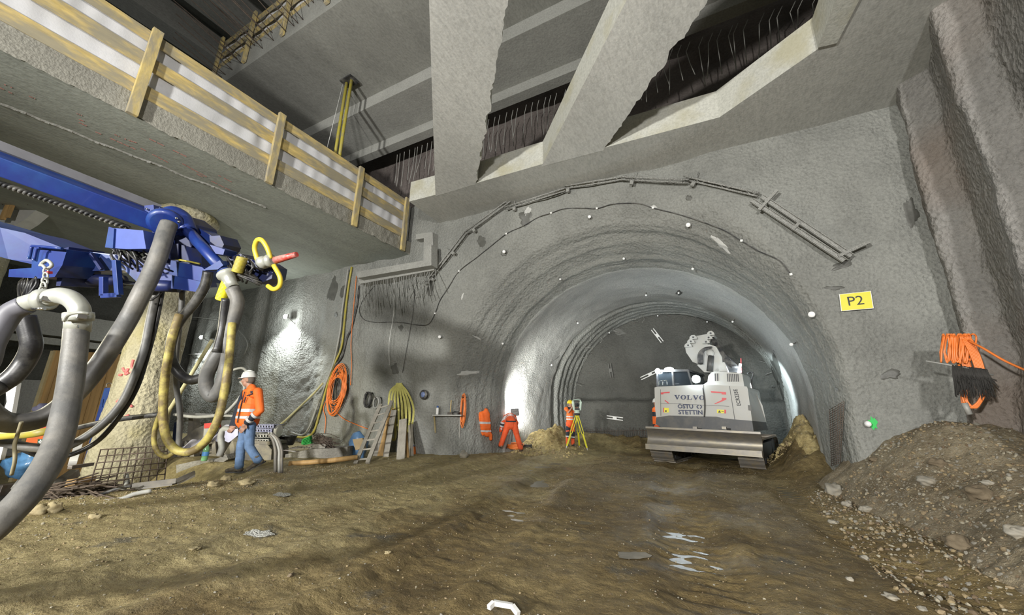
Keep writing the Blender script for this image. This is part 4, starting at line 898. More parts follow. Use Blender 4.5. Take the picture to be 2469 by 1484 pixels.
for k in range(46):
    a = (rnd.uniform(748, 770), rnd.uniform(1050, 1068)); mb.tube(spline([vp(a[0], a[1], B, .35), vp(a[0]+rnd.uniform(10, 25), a[1]+rnd.uniform(-6, 10), B, rnd.uniform(.15, .4)), vp(a[0]+rnd.uniform(25, 60), a[1]+rnd.uniform(5, 28), B, rnd.uniform(.0, .4))], 3), .008, 5)
tag(mb.build('wire_tangle', RUST), 'tangled rusty tie wire heaped on the small pale block', 'wire', kind='stuff')
mb = MB(); vprism(mb, [(752, 1050), (790, 1056), (792, 1068), (754, 1062)], B, .35, .6); one(mb, 'wood_bundle', GREYW, 'grey wood bundle under the tie wire', 'bundle')
g = empty('plastic_tub', vp(690, 1076, B, .5), 'black plastic tub with white bits right of the bent channel', 'tub')
mb = MB(); mb.lathe(vp(690, 1074, B, .55), [(.17, 0), (.19, .04), (.24, .24), (.26, .25), (.22, .23), (.17, .05), (0, .05)], n=18); mb.build('shell', BLACKH, g); mb = MB(); mb.ell(vp(692, 1056, B, .55), (.15, .12, .05), bump=.6); mb.build('contents', WHITE, g)
mb = MB(); vprism(mb, [(728, 1060), (746, 1052), (750, 1070), (734, 1074), (726, 1072)], B, .3, .5); g = empty('green_crate', vp(738, 1074, B, .3), 'ribbed green plastic box beside the rusty wire', 'box'); mb.build('body', GREENP, g)
mb = MB()
for j in range(4): vprism(mb, [(729, 1061+j*3.5), (746, 1054+j*3.5), (746, 1055.5+j*3.5), (729, 1062.5+j*3.5)], B, .27, .31)
mb.build('rib', GREENP, g)
for k in range(7):
    a = (682+k*6, 1086-k*1.5); mb = MB(); mb.bar(vp(a[0], a[1], B, .1+.05*k), vp(a[0]+40, a[1]+rnd.uniform(-8, 6), B, .2), .05, .02); one(mb, 'steel_strip', BUCK if k % 2 else STEEL, 'dusty steel strip lying on the long low block', 'steel strip', 'steel strips on the long low block')
A = gpt(697, 1124, .05); C_ = gpt(858, 1112, .05); mb = MB(); P = [vp(697, 1119, A), vp(740, 1116, A, .1), vp(800, 1111, A, .2), vp(862, 1103, A, .4)]; mb.tube(P, .06, 10); one(mb, 'wooden_pole', WOODP, 'long round wooden pole lying left of the ladder foot', 'pole')
B = gpt(868, 1110)+_f*.5; g = empty('blue_bag', B, 'blue plastic bag with cardboard behind the ladder', 'bag')
mb = MB(); P = vp(862, 1080, B, .1); mb.ell(P, (.3, .22, .42), bump=.35, seed=8); mb.build('sack', mat('blue_bag_film', (.1, .2, .36), .35, var=.3), g); mb = MB(); vprism(mb, [(850, 1060), (874, 1057), (880, 1082), (857, 1086)], B, -.28, -.2); mb.build('cardboard', mat('cardboard', (.4, .3, .17), .8), g)
# ladder
B = gpt(870, 1120); g = empty('ladder', B, 'grey wooden ladder with seven rungs leaning against the left wall', 'ladder'); T = 1.6
a0, a1 = vp(857, 1119, B), vp(918, 976, B, T); b0, b1 = vp(886, 1117, B), vp(945, 968, B, T)
for p, s_ in ((a0, a1), (b0, b1)): mb = MB(); mb.bar(p, s_, .1, .06, bev=.005); mb.build('rail', GREYW, g)
for i in range(7): t = .06+i*.145; mb = MB(); mb.bar(a0.lerp(a1, t), b0.lerp(b1, t), .06, .035); mb.build('rung', GREYW, g)
# leaning boards and slings
BL = [((905, 1100), (940, 1000), .2, GREYW, 'wide grey board leaning right behind the ladder'), ((918, 1100), (948, 985), .2, WOODP, 'brown board leaning beside the ladder'), ((930, 1102), (950, 990), .16, GREYW, 'narrow grey board leaning under the yellow slings'),
      ((966, 1108), (972, 1012), .22, GREYW, 'wide upright grey board below the yellow slings'), ((984, 1104), (976, 1018), .08, WOODP, 'thin brown batten right of the wide upright board'), ((992, 1100), (990, 1020), .14, GREYW, 'upright grey board right of the thin batten'),
      ((1000, 1096), (996, 1030), .06, BLUED, 'thin blue stake with orange tip beside the boards'), ((1010, 1094), (1002, 1035), .06, BLUED, 'thin blue stake with orange tip, right of its twin')]
for a, b, w, m, l in BL:
    B = gpt(*a); mb = MB(); A = vp(*a, B); C_ = vp(*b, B, .7); mb.bar(A-Vector((0, 0, .03)), C_, w, .04, _f, .003)
    if m is BLUED: g = empty('ground_stake', A, l, 'stake'); mb.build('shaft', m, g); mb = MB(); mb.bar(A-Vector((0, 0, .03)), A.lerp(C_, .25), w*1.15, .05, _f); mb.build('tip', ORANGE, g)
    else: one(mb, 'leaning_board', m, l, 'board')
SLING = mat('yellow_webbing', (.5, .47, .14), .8, var=.15, scale=14)
B = surf(962, 950, .05); rnd = random.Random(9)
for k in range(7):
    x = 945+k*6; mb = MB(); L = (1030, 1052, 1020, 1045, 1060, 1035, 1025)[k]; w = 7; P = [(962+rnd.uniform(-6, 6), 925, -.1), (x-4, 945, -.3), (x-8+k*2, 985, -.34), (x-10+k*3, L, -.3), (x+k*2, L+3, -.36), (x-2+k*3, 985, -.42), (x+2, 948, -.36), (965, 926, -.2)]
    Q = spline([vp(p[0], p[1], B, p[2]) for p in P], 5)
    for u, v in zip(Q, Q[1:]): mb.bar(u, v+(v-u)*.1, .06, .012, _f)
    one(mb, 'lifting_sling', SLING, 'yellow webbing sling looped over the boards right of the ladder', 'sling', 'yellow slings beside the ladder')
# slab and rock leaning left of the jacket
B = gpt(1060, 1092); mb = MB(); vprism(mb, [(1042, 1028), (1050, 1026), (1062, 1055), (1072, 1082), (1060, 1090), (1048, 1062)], B, .3, .5); one(mb, 'stone_slab', CON, 'broken concrete slab leaning on the wall below the shelf', 'slab piece')
mb = MB(); B = gpt(1025, 1090)+_f*.5; mb.ell(B+Vector((0, 0, .15)), (.55, .4, .42), bump=.5, seed=2, nu=24, nv=16); one(mb, 'boulder', CON, 'sprayed lump at the wall foot below the blue-grey disc', 'boulder')
# formwork remnants under the deck at the upper left
B = at(60, 520, 2, qz(7.4)); g = empty('formwork_remnant', B, 'white formwork panels with splintered wooden strips under the deck at the upper left', 'formwork')
FW = mat('white_foam_panel', (.5, .5, .47), .8, var=.1)
for pts in ([(-20, 420), (38, 430), (40, 447), (-20, 470)], [(45, 450), (100, 455), (128, 470), (90, 495), (48, 490)], [(-20, 500), (45, 485), (95, 500), (60, 530), (10, 560), (-20, 560)], [(-20, 560), (30, 540), (20, 590), (-20, 606)]):
    mb = MB(); vprism(mb, pts, B, random.uniform(0, .3), .5); mb.build('panel', FW, g)
for a, b, w in (((5, 530), (45, 440), .14), ((18, 525), (40, 470), .1), ((60, 475), (62, 440), .1), ((-5, 480), (12, 440), .12)):
    mb = MB(); mb.bar(vp(*a, B, -.1), vp(*b, B, -.1), w, .05, _f); mb.build('wood_strip', WOODP, g)
mb = MB(); rnd = random.Random(12)
for k in range(9): a = (rnd.uniform(10, 70), rnd.uniform(440, 470)); mb.tube(spline([vp(a[0], a[1], B, -.15), vp(a[0]+rnd.uniform(-12, 12), a[1]+14, B, -.2), vp(a[0]+rnd.uniform(-10, 10), a[1]+26, B, -.15)], 4), .015, 5)
mb.build('wire', RUST, g)
# red marking lines sprayed on the deck soffit
mb = MB(); rnd = random.Random(4); Zd = qz(7.7)-.006
for a, b in (((0, 200), (30, 212)), ((70, 232), (88, 240)), ((170, 285), (210, 305)), ((230, 318), (330, 362)), ((340, 358), (420, 400)), ((300, 335), (330, 345)), ((440, 395), (500, 428)), ((360, 335), (470, 388)), ((455, 410), (560, 462)), ((185, 274), (200, 280)), ((190, 288), (205, 294)), ((270, 322), (288, 330)), ((520, 420), (560, 440)), ((0, 212), (30, 226))):
    A, C_ = at(*a, 2, Zd), at(*b, 2, Zd); n = 6
    for i in range(n):
        if rnd.random() < .3: continue
        u, v = A.lerp(C_, i/n), A.lerp(C_, (i+.8)/n); mb.bar(u, v, .022, .004)
mb.build('spray_mark', mat('faded_red_spray', (.5, .2, .17), .8), bpy.data.objects['ceiling.004'] if 'ceiling.004' in bpy.data.objects else None)
# ================================================================== blue spraying manipulator and its hoses
def D(x, y, d): return dp(x, y, d)
HOSEG = mat('worn_rubber', (.1, .1, .098), .5, dirt=(.2, .19, .17), dscale=2.5, damt=.8, var=.2, bump=.1)
HOSED = mat('dark_rubber', (.018, .018, .02), .4, dirt=(.16, .155, .14), dscale=3, damt=.5, bump=.06)
GALV = mat('galvanised_pipe', (.42, .43, .39), .38, .25, dirt=(.3, .31, .27), dscale=4, damt=.5)
CHROME = mat('chrome', (.7, .7, .7), .15, 1)
g = empty('spraying_manipulator', D(300, 640, 4.6), 'blue jointed concrete spraying manipulator with many hoses at the upper left', 'spraying machine')
def part(name, mb, m): return mb.build(name, m, g)
def dprism(mb, pts, d, t, d2=None):
    """polygon at depth d (or d..d2 left to right) with real thickness t"""
    xs = [p[0] for p in pts]; a, b = min(xs), max(xs)
    P = [D(x, y, d+((d2-d)*(x-a)/(b-a) if d2 else 0)) for x, y in pts]; return mb.prism(P, CF*t)
DG = mat('shaded_grey_top', (.1, .1, .11), .6)  # shade on the boom's upper face, put into the colour
mb = MB(); A, B_ = D(-60, 372, 3.9), D(376, 533, 4.9); A = A-(B_-A)*1.5; mb.bar(A, B_, .22, .2, (CU*.8-CF*.55), .012); part('upper_boom', mb, BLUEP)
mb = MB(); A2, B2 = A+CU*.17+CF*.05, B_+CU*.15+CF*.05; mb.bar(A2, B2, .1, .1, CU*.4-CF*.9); part('boom_shaded_top', mb, DG)  # added dark bar standing in for the boom's shadowed upper face
mb = MB(); dprism(mb, [(348, 496), (370, 494), (372, 512), (385, 500), (392, 512), (380, 530), (368, 528), (350, 512)], 4.75, .3); o = part('bracket', mb, BLUEP)
mb = MB()
for x, y in ((356, 505), (366, 514), (374, 525), (378, 515)): mb.lathe(D(x, y, 4.74), [(.012, -.01), (.012, .02), (0, .02)], -CF, 8)
mb.build('bolts', CHROME, o)
# lower boom
mb = MB(); dprism(mb, [(-520, 400), (0, 549), (60, 562), (150, 598), (158, 640), (90, 640), (20, 625), (-520, 480)], 3.4, .4, 4.4); part('lower_boom', mb, BLUEP)
mb = MB(); dprism(mb, [(78, 598), (150, 600), (162, 602), (150, 640), (132, 668), (95, 672), (20, 668), (22, 650), (76, 646)], 4.2, .35); part('knuckle_housing', mb, BLUEP)
mb = MB(); mb.tube(spline([D(70, 625, 4.15), D(76, 598, 4.15), (D(84, 594, 4.15)), D(150, 600, 4.15)], 4), .016, 6); mb.tube(spline([D(82, 628, 4.12), D(88, 602, 4.12), D(96, 598, 4.12)], 4), .012, 6); part('edge_flange', mb, BLUEP)
mb = MB(); dprism(mb, [(158, 598), (220, 608), (330, 620), (470, 655), (480, 690), (430, 695), (330, 680), (300, 652), (170, 655)], 4.45, .3, 4.8); part('link_arm', mb, BLUEP)
mb = MB(); mb.bar(D(220, 612, 4.42), D(246, 650, 4.44), .03, .04, CF); part('rib', mb, BLUED)
mb = MB(); dprism(mb, [(152, 600), (166, 596), (160, 640), (145, 690), (135, 690), (140, 650)], 4.3, .38); part('knuckle_plate', mb, BLUED)
mb = MB(); mb.cyl(D(165, 672, 4.55), D(300, 678, 4.65), .065, 16); o = part('ram', mb, BLUED)
mb = MB(); mb.cyl(D(280, 680, 4.62), D(430, 700, 4.8), .03, 12); mb.build('piston_rod', CHROME, o)
mb = MB(); mb.cyl(D(360, 688, 4.65), D(432, 692, 4.75), .07, 14); part('ram', mb, BLUED)
mb = MB(); 
for a, b in (((280, 628), (287, 712)), ((287, 712), (248, 714)), ((250, 714), (250, 668))): mb.bar(D(*a, 4.35), D(*b, 4.35), .05, .06, CF, .004)
part('hose_stirrup', mb, BLUEP)
mb = MB(); dprism(mb, [(262, 549), (308, 553), (345, 556), (352, 600), (305, 601), (253, 597)], 4.35, .35); mb.build('valve_box', mat('pale_blue_cover', (.05, .085, .32), .5), g)
mb = MB(); dprism(mb, [(262, 547), (275, 551), (272, 599), (253, 597)], 4.33, .03); part('box_edge', mb, BLUEP)
rnd = random.Random(3); mb = MB()
for k in range(26):
    a = (rnd.uniform(262, 360), rnd.uniform(596, 622)); d = rnd.uniform(4.4, 4.7); mb.tube(spline([D(*a, d), D(a[0]+rnd.uniform(-10, 15), a[1]+rnd.uniform(5, 25), d), D(a[0]+rnd.uniform(10, 60), a[1]+rnd.uniform(15, 60), d+.1)], 4), .011, 5)
part('control_lines', mb, HOSED)
mb = MB()
for k in range(16):
    a = (rnd.uniform(60, 95), 668); d = rnd.uniform(4.2, 4.5); mb.tube(spline([D(*a, d), D(a[0]-rnd.uniform(0, 20), a[1]+20, d), D(rnd.uniform(48, 70), 735, d-.1), D(rnd.uniform(50, 72), 770, d-.2)], 4), .014, 6)
part('hydraulic_lines', mb, HOSED)
# head
mb = MB(); dprism(mb, [(362, 580), (372, 540), (395, 520), (430, 515), (462, 540), (470, 580), (440, 640), (375, 640)], 4.75, .4); part('turret', mb, BLUED)
mb = MB(); mb.lathe(D(400, 535, 4.6), [(.13, -.02), (.17, 0), (.17, .05), (.13, .07)], (D(385, 560, 4.4)-D(402, 530, 4.65)), 20); o = part('swivel_flange', mb, BLUEP)
mb = MB()
for k in range(10):
    t = 2*PI*k/10; mb.ell(D(400, 535, 4.55)+(CR*math.cos(t)+CU*math.sin(t)*.45)*.15, .016, nu=8, nv=6)
mb.build('bolts', CHROME, o)
mb = MB(); mb.tube(spline([D(400, 530, 4.62), D(415, 517, 4.68), D(440, 530, 4.75), D(452, 560, 4.72)], 5), .1, 14); part('elbow', mb, BLUEP)
mb = MB(); mb.tube([D(452, 556, 4.7), D(548, 662, 4.4)], .062, 16); part('conveying_pipe', mb, BLUEP)
mb = MB(); mb.lathe(D(546, 660, 4.4), [(.07, -.01), (.1, 0), (.1, .03), (.075, .05), (.062, .13), (.06, .2)], D(566, 700, 4.35)-D(546, 660, 4.4), 18); part('reducer', mb, GALV)
mb = MB(); dprism(mb, [(432, 540), (470, 545), (545, 590), (545, 600), (520, 615), (440, 575)], 4.85, .25); part('head_arm', mb, BLUEP)
mb = MB(); dprism(mb, [(505, 570), (530, 568), (540, 590), (530, 606), (508, 600)], 4.7, .3); part('arm_knuckle', mb, BLUED)
mb = MB(); dprism(mb, [(400, 590), (430, 588), (430, 640), (402, 620)], 4.65, .2); dprism(mb, [(428, 588), (486, 605), (486, 650), (424, 640)], 4.68, .25); o = part('drive_housing', mb, BLUED)
mb = MB(); mb.tube(spline([D(424, 626, 4.66), D(450, 630, 4.66), D(482, 637, 4.66)], 3), .012, 6); mb.build('yellow_stripe', YELH, o)
mb = MB(); dprism(mb, [(412, 628), (488, 645), (497, 655), (492, 680), (408, 662)], 4.55, .3); part('lower_guard', mb, BLUEP)
mb = MB(); dprism(mb, [(414, 664), (494, 682), (486, 706), (412, 696)], 4.5, .1); part('guard_skirt', mb, BLUEP)
mb = MB(); dprism(mb, [(492, 650), (530, 628), (538, 640), (525, 650), (495, 652)], 4.35, .15); dprism(mb, [(505, 590), (542, 602), (538, 615), (520, 612)], 4.45, .2); part('clamp_plate', mb, BLUEP)
mb = MB(); dprism(mb, [(548, 622), (580, 612), (600, 625), (640, 632), (660, 645), (655, 672), (625, 685), (600, 660), (575, 650), (552, 640)], 4.6, .28); part('nozzle_drive', mb, BLUED)
mb = MB()
for k in range(24):
    a = (rnd.uniform(545, 600), rnd.uniform(615, 640)); mb.tube(spline([D(*a, 4.5), D(a[0]+rnd.uniform(-10, 20), a[1]+20, 4.42), D(rnd.uniform(560, 640), rnd.uniform(650, 690), 4.5)], 4), .012, 5)
part('nozzle_lines', mb, HOSED)
mb = MB(); 
for k in range(12): t = k/12; c = D(lerp(572, 585, t), lerp(655, 620, t), 4.38); mb.lathe(c, [(.05, -.012), (.058, 0), (.05, .012)], CU+CR*.3, 12)
part('yellow_spring', mb, YELH)
mb = MB()
for k in range(14): t = k/13; c = D(lerp(548, 533, t), lerp(682, 722, t), 4.4); mb.lathe(c, [(.05, -.012), (.06, 0), (.05, .012)], D(548, 682, 4.4)-D(533, 722, 4.4), 12)
part('yellow_spring', mb, mat('bright_yellow', (.75, .65, .03), .4))
mb = MB(); mb.lathe(D(640, 632, 4.5), [(.05, -.08), (.075, -.07), (.075, -.02), (.055, 0), (.055, .05), (.075, .06), (.075, .1), (.04, .12)], D(718, 612, 4.3)-D(640, 632, 4.5), 16); part('nozzle_coupling', mb, GALV)
mb = MB(); mb.tube([D(664, 628, 4.45), D(715, 614, 4.35)], [.042, .03], 14); part('nozzle', mb, mat('red_nozzle', (.5, .05, .04), .4, dirt=(.6, .5, .45), dscale=8))
mb = MB(); mb.tube(spline([D(622, 632, 4.5), D(614, 600, 4.5), D(620, 580, 4.48), D(632, 580, 4.46), D(645, 600, 4.45), D(653, 625, 4.45)], 5), .026, 10); mb.tube(spline([D(660, 640, 4.45), D(675, 668, 4.42), (D(674, 690, 4.42)), D(660, 698, 4.45), D(646, 690, 4.5)], 5), .026, 10); part('yellow_hose', mb, mat('clean_yellow_hose', (.72, .55, .05), .4))
# chain and hook
mb = MB(); mb.tube(spline([D(100, 636, 4.05), D(112, 628, 4.03), D(122, 634, 4.02), D(124, 642, 4.02), D(112, 650, 4.04)], 4), .016, 8); mb.tube(spline([D(112, 650, 4.04), D(104, 641, 4.04), D(96, 640, 4.04)], 4), .014, 8); o = part('lifting_hook', mb, GALV)
for k, (x, y) in enumerate(((111, 655), (110, 666), (108, 678), (105, 690), (102, 702))):
    mb = MB(); c = D(x, y, 4.0-.15*k); u, v = (CR, CU) if k % 2 else (CF, CU); n = 12; mb.tube([c+u*.022*math.cos(2*PI*i/n)+v*.034*math.sin(2*PI*i/n) for i in range(n)], .009, 6, closed=True); part('chain_link', mb, GALV)
mb = MB(); dprism(mb, [(106, 656), (116, 654), (116, 660), (106, 661)], 3.98, .04); part('red_catch', mb, RED)
# thick twisted rope
mb = MB()
for s_ in (0, PI):
    P = []
    for i in range(300):
        t = i/299; c = D(lerp(-430, 310, t), lerp(304, 550, t)+14*math.sin(PI*t)*-.3, lerp(3.9, 5.0, t)); P.append(c+(CU*math.cos(t*190+s_)+CF*math.sin(t*190+s_))*.018)
    mb.tube(P, .021, 6)
one(mb, 'twisted_rope', BLACKH, 'thick black twisted rope under the upper blue boom', 'rope')
# near delivery hose with steel elbow
g2 = empty('delivery_hose', D(185, 800, 2.9), 'fat dark delivery hose with white steel elbow, nearest the camera', 'delivery hose')
mb = MB(); mb.tube(spline([D(185, 793, 2.9), D(182, 830, 2.86), D(176, 880, 2.8), D(168, 940, 2.72), D(157, 1000, 2.6), D(142, 1060, 2.5), D(115, 1120, 2.38), D(75, 1180, 2.25), D(25, 1235, 2.15), D(-50, 1300, 2.05), D(-200, 1380, 2.1), D(-480, 1450, 2.3)], 6), .07, 20); mb.build('lower_hose', HOSEG, g2)
mb = MB(); mb.tube(spline([D(64, 735, 2.9), D(30, 752, 2.88), D(5, 785, 2.85), D(-20, 830, 2.8), D(-50, 900, 2.75), D(-180, 1010, 2.8), D(-450, 1100, 3.0)], 6), .068, 18); mb.build('upper_hose', mat('blue_grey_rubber', (.12, .12, .14), .5), g2)
mb = MB(); mb.tube(spline([D(60, 734, 2.9), D(80, 728, 2.9), D(100, 723, 2.9)], 5), .062, 18); mb.build('pipe_stub', GALV, g2)
mb = MB(); mb.tube(spline([D(116, 720, 2.9), D(145, 714, 2.9), D(172, 722, 2.9), D(190, 742, 2.9), D(193, 762, 2.9)], 6), .062, 20); mb.build('elbow', GALV, g2)
mb = MB(); mb.tube([D(190, 762, 2.9), D(186, 800, 2.9)], .073, 20); mb.build('ferrule', GALV, g2)
def clampring(c, ax, r, name='clamp'):
    mb = MB(); mb.lathe(c, [(r, -.035), (r*1.18, -.03), (r*1.2, 0), (r*1.18, .03), (r, .035)], ax, 20); o = mb.build(name, GALV, g2); mb = MB(); mb.box(c+CR*r*1.0-CF*r*.7, (.07, .05, .04), None, .005); mb.cyl(c-CU*r*1.0-CF*r*.6-CR*.04, c-CU*r*1.0-CF*r*.6+CR*.05, .012, 8); mb.build('bolt', CHROME, o)
clampring(D(107, 723, 2.9), CR, .066); clampring(D(190, 764, 2.9), CU, .07)
mb = MB(); mb.tube(spline([D(215, 757, 2.75), D(190, 754, 2.72), D(165, 760, 2.75), D(155, 774, 2.8)], 5), .011, 8); mb.build('lever', GALV, g2)
# mid hoses
H = [([(408, 540, 4.5), (400, 560, 4.45), (388, 600, 4.35), (365, 660, 4.25), (340, 710, 4.15), (312, 765, 4.1), (285, 810, 4.0), (248, 868, 3.9), (212, 915, 3.8), (170, 960, 3.7), (120, 1000, 3.6), (70, 1018, 3.5), (20, 1020, 3.4), (-15, 1005, 3.3), (-60, 960, 3.2), (-160, 830, 3.2), (-320, 640, 3.3), (-500, 480, 3.5)], .084, HOSEG, 'fat grey concrete hose hanging from the blue swivel to the lower left'),
     ([(502, 655, 4.5), (494, 690, 4.5), (470, 730, 4.5), (440, 765, 4.5), (420, 800, 4.5), (410, 845, 4.5), (418, 880, 4.5), (436, 905, 4.5), (460, 917, 4.5), (492, 910, 4.55)], .052, HOSED, 'black hose loop below the blue head, left of the grey loop'),
     ([(560, 695, 4.35), (572, 730, 4.35), (560, 780, 4.35), (540, 830, 4.3), (515, 870, 4.25), (499, 905, 4.25), (498, 935, 4.25), (510, 955, 4.25), (524, 948, 4.25), (538, 920, 4.25), (545, 880, 4.3), (548, 830, 4.3), (556, 770, 4.4)], .07, HOSEG, 'grey hose loop hanging from the white reducer'),
     ([(545, 720, 4.3), (540, 760, 4.3), (535, 800, 4.28), (522, 850, 4.2)], .045, HOSED, 'short dark hose hanging below the yellow spring'),
     ([(432, 760, 4.2), (416, 810, 4.1), (406, 862, 4.0), (398, 910, 4.0), (394, 960, 4.0), (394, 1016, 4.0), (404, 1062, 4.0), (430, 1088, 4.0), (465, 1088, 4.0), (498, 1062, 4.0), (524, 1015, 4.0), (538, 960, 4.05), (548, 900, 4.1), (554, 850, 4.2), (560, 780, 4.3)], .04, YELM, 'big muddy yellow hose loop in front of the rough pillar'),
     ([(392, 985, 4.6), (378, 1020, 4.6), (371, 1060, 4.6), (380, 1090, 4.6), (400, 1102, 4.6), (420, 1092, 4.6)], .026, YELM, 'small brown-yellow hose loop left of the big yellow one'),
     ([(380, 690, 5.0), (362, 770, 4.9), (348, 840, 4.8), (325, 905, 4.7), (298, 965, 4.6), (258, 1014, 4.5), (205, 1055, 4.4), (150, 1080, 4.3), (80, 1080, 4.2), (0, 1066, 4.1), (-50, 1050, 4.0), (-250, 1010, 4.0), (-500, 1080, 4.1)], .045, HOSEG, 'grey hose sagging across the rough pillar to the left edge'),
     ([(392, 700, 5.05), (374, 790, 4.95), (352, 870, 4.85), (330, 935, 4.75), (295, 995, 4.65), (240, 1060, 4.55), (170, 1097, 4.4), (100, 1100, 4.3), (40, 1080, 4.2), (-100, 1060, 4.2), (-400, 1120, 4.2)], .028, HOSED, 'thin dark hose beside the grey hose across the rough pillar'),
     ([(440, 700, 5.0), (436, 760, 5.0), (424, 860, 5.0), (425, 930, 5.0), (434, 1000, 5.0), (430, 1085, 5.0)], .032, HOSEG, 'straight grey hose hanging inside the yellow loop'),
     ([(-400, 1110, 3.9), (-150, 1070, 3.9), (15, 1051, 3.9), (60, 1049, 3.9), (100, 1043, 3.9), (140, 1034, 4.0)], .037, YELH, 'short level yellow hose behind the near grey hose'),
     ([(60, 765, 3.4), (70, 800, 3.4), (76, 835, 3.4), (62, 870, 3.4), (35, 905, 3.35), (0, 930, 3.3), (-50, 960, 3.2), (-250, 1100, 3.2), (-450, 1200, 3.3)], .07, HOSED, 'black wrapped hose bundle hanging at the left edge'),
     ([(385, 1000, 4.8), (300, 1010, 4.8), (240, 1020, 4.8), (175, 1035, 4.8)], .03, BLACKH, 'black hose crossing behind the two sagging hoses'),
     ([(340, 715, 4.8), (360, 724, 4.8), (382, 712, 4.85), (396, 695, 4.9)], .014, BLACKH, 'thin black line sagging right of the fat grey hose'),
     ([(52, 1018, 3.35), (42, 1050, 3.35), (35, 1075, 3.35), (36, 1110, 3.35), (28, 1145, 3.4)], .013, mat('dirty_strap', (.28, .25, .16), .8), 'dirty strap tied round the fat grey hose at the left')]
for pts, r, m, l in H:
    mb = MB(); mb.tube(spline([D(*p) for p in pts], 6), r, 16 if r > .05 else 10); one(mb, 'hose' if 'strap' not in l and 'line' not in l else 'strap' if 'strap' in l else 'hose', m, l, 'hose' if 'strap' not in l else 'strap')
B = gpt(405, 1150); mb = MB(); mb.cyl(D(512, 820, 6.2), D(402, 1000, 5.8), .028, 8); one(mb, 'propping_pole', PALE, 'pale yellow pole slanting behind the hanging hoses', 'pole')
# ================================================================== excavator
EY_ = Vector((.18, .984, 0)).normalized(); EX_ = Vector((EY_.y, -EY_.x, 0)); EO = Vector((-.79, 12.18, .2)); UP = Vector((0, 0, 1))
def ep(x, y, k=0):
    """point of the machine on the plane k metres ahead of its tail; x, y as measured on the close-up view"""
    d = ray(1500+x*.283, 740+y*.283); t = ((EO-CO).dot(EY_)+k)/d.dot(EY_); return CO+d*t
def epr(mb, pts, k0, k1): 
    P = [ep(x, y, k0) for x, y in pts]; return mb.prism(P, EY_*(k1-k0))
EW = mat('machine_light_grey', (.42, .42, .4), .4, var=.05, dirt=(.38, .36, .3), dscale=3, damt=.4, coat=.2)
EWS = EW
ED = mat('machine_dark_grey', (.055, .057, .062), .45, var=.1, dirt=(.13, .12, .1), dscale=4, damt=.4)
EB = mat('blade_steel', (.22, .205, .185), .42, .6, dirt=(.3, .26, .17), dscale=3, damt=.5, stretch=(1, 1, 3))
TRK = mat('track_steel', (.2, .185, .165), .5, .5, dirt=(.24, .19, .11), dscale=6, damt=.7)
GLASS = mat('dark_glass', (.02, .025, .03), .08, spec=.7)
g = empty('excavator', EO, 'light grey tracked excavator seen from behind working in the tunnel', 'excavator')
def P_(name, mb, m, par=None): return mb.build(name, m, par or g)
# tracks
def track(x0, x1, y0, y1):
    zb = EO.z-.02; a, b = ep(x0, y1, 0), ep(x1, y1, 0); w = (b-a).dot(EX_); c = EO+EX_*((a+b)/2-EO).dot(EX_); c.z = 0; L = 3.3; R = .36; zc = gz(c.x, c.y)+.02+R
    zc = EO.z+R-.02
    belt = MB(); mb = MB(); n = 60; per = 2*(L-2*R)+2*PI*R
    def pos(s):
        s %= per; l = L-2*R
        if s < l: return R+s, -R, Vector((0, 0, -1))*1, 0
        s -= l
        if s < PI*R: t = s/R; return L-R+R*math.sin(t), -R*math.cos(t), None, t
        s -= PI*R
        if s < l: return L-R-s, R, None, PI
        s -= l; t = PI+s/R; return R+R*math.sin(t), -R*math.cos(t), None, t
    mb = MB()
    for i in range(n):
        u, v, _, t = pos(i*per/n); R3 = Matrix((EX_, EY_, UP)).transposed() @ Matrix.Rotation(t, 3, 'X'); o = c+EY_*u+UP*(zc+v)
        mb.box(o, (w, per/n*.93, .035), R3); mb.box(o+R3 @ Vector((0, per/n*.2, -.03)), (w, .022, .04), R3)
    t_ = P_('track', mb, TRK)
    mb = MB(); mb.bar(c+EY_*R+UP*zc, c+EY_*(L-R)+UP*zc, w*.6, R*1.3); mb.build('track_frame', ED, t_)
    for k in (R, L-R):
        mb = MB(); mb.cyl(c+EY_*k+UP*zc-EX_*w*.33, c+EY_*k+UP*zc+EX_*w*.33, R*.9, 24); mb.build('sprocket', ED, t_)
    for k in range(6):
        mb = MB(); o = c+EY_*lerp(R+.35, L-R-.35, k/5)+UP*(zc-R*.68); mb.cyl(o-EX_*w*.34, o+EX_*w*.34, R*.25, 12); mb.build('roller', ED, t_)
track(248, 432, 1215, 1312); track(1000, 1222, 1270, 1392)
c = EO+EY_*1.65+UP*.55; mb = MB(); mb.box(c, (1.5, 1.6, .45), Matrix((EX_, EY_, UP)).transposed(), .03); P_('undercarriage', mb, ED)
mb = MB(); mb.cyl(c+UP*.2, c+UP*.45, .6, 28); P_('slew_ring', mb, ED)
# dozer blade: concave plate
A, B_ = ep(205, 1028, -.55), ep(1182, 1078, -.55); A2, B2 = ep(205, 1200, -.5), ep(1197, 1270, -.5); mb = MB()
def blf(u, v):
    p = A.lerp(B_, u).lerp(A2.lerp(B2, u), v); return p+EY_*(.14*math.sin(PI*v)-.03)
mb.grid(blf, 30, 20); mb.grid(lambda u, v: blf(u, v)+EY_*.05, 30, 20, flip=True)
for u in (0, 1):
    ps = [blf(u, v/20) for v in range(21)]; mb.add(ps+[p+EY_*.05 for p in ps], [(i, i+1, i+22, i+21) for i in range(20)])
o = P_('dozer_blade', mb, EB)
mb = MB(); mb.bar(A2-EY_*.03+UP*.03, B2-EY_*.03+UP*.03, .14, .04, EY_); mb.build('cutting_edge', EB, o)
mb = MB(); mb.bar(A-EY_*.02, B_-EY_*.02, .05, .05, EY_); mb.build('top_bar', EB, o)
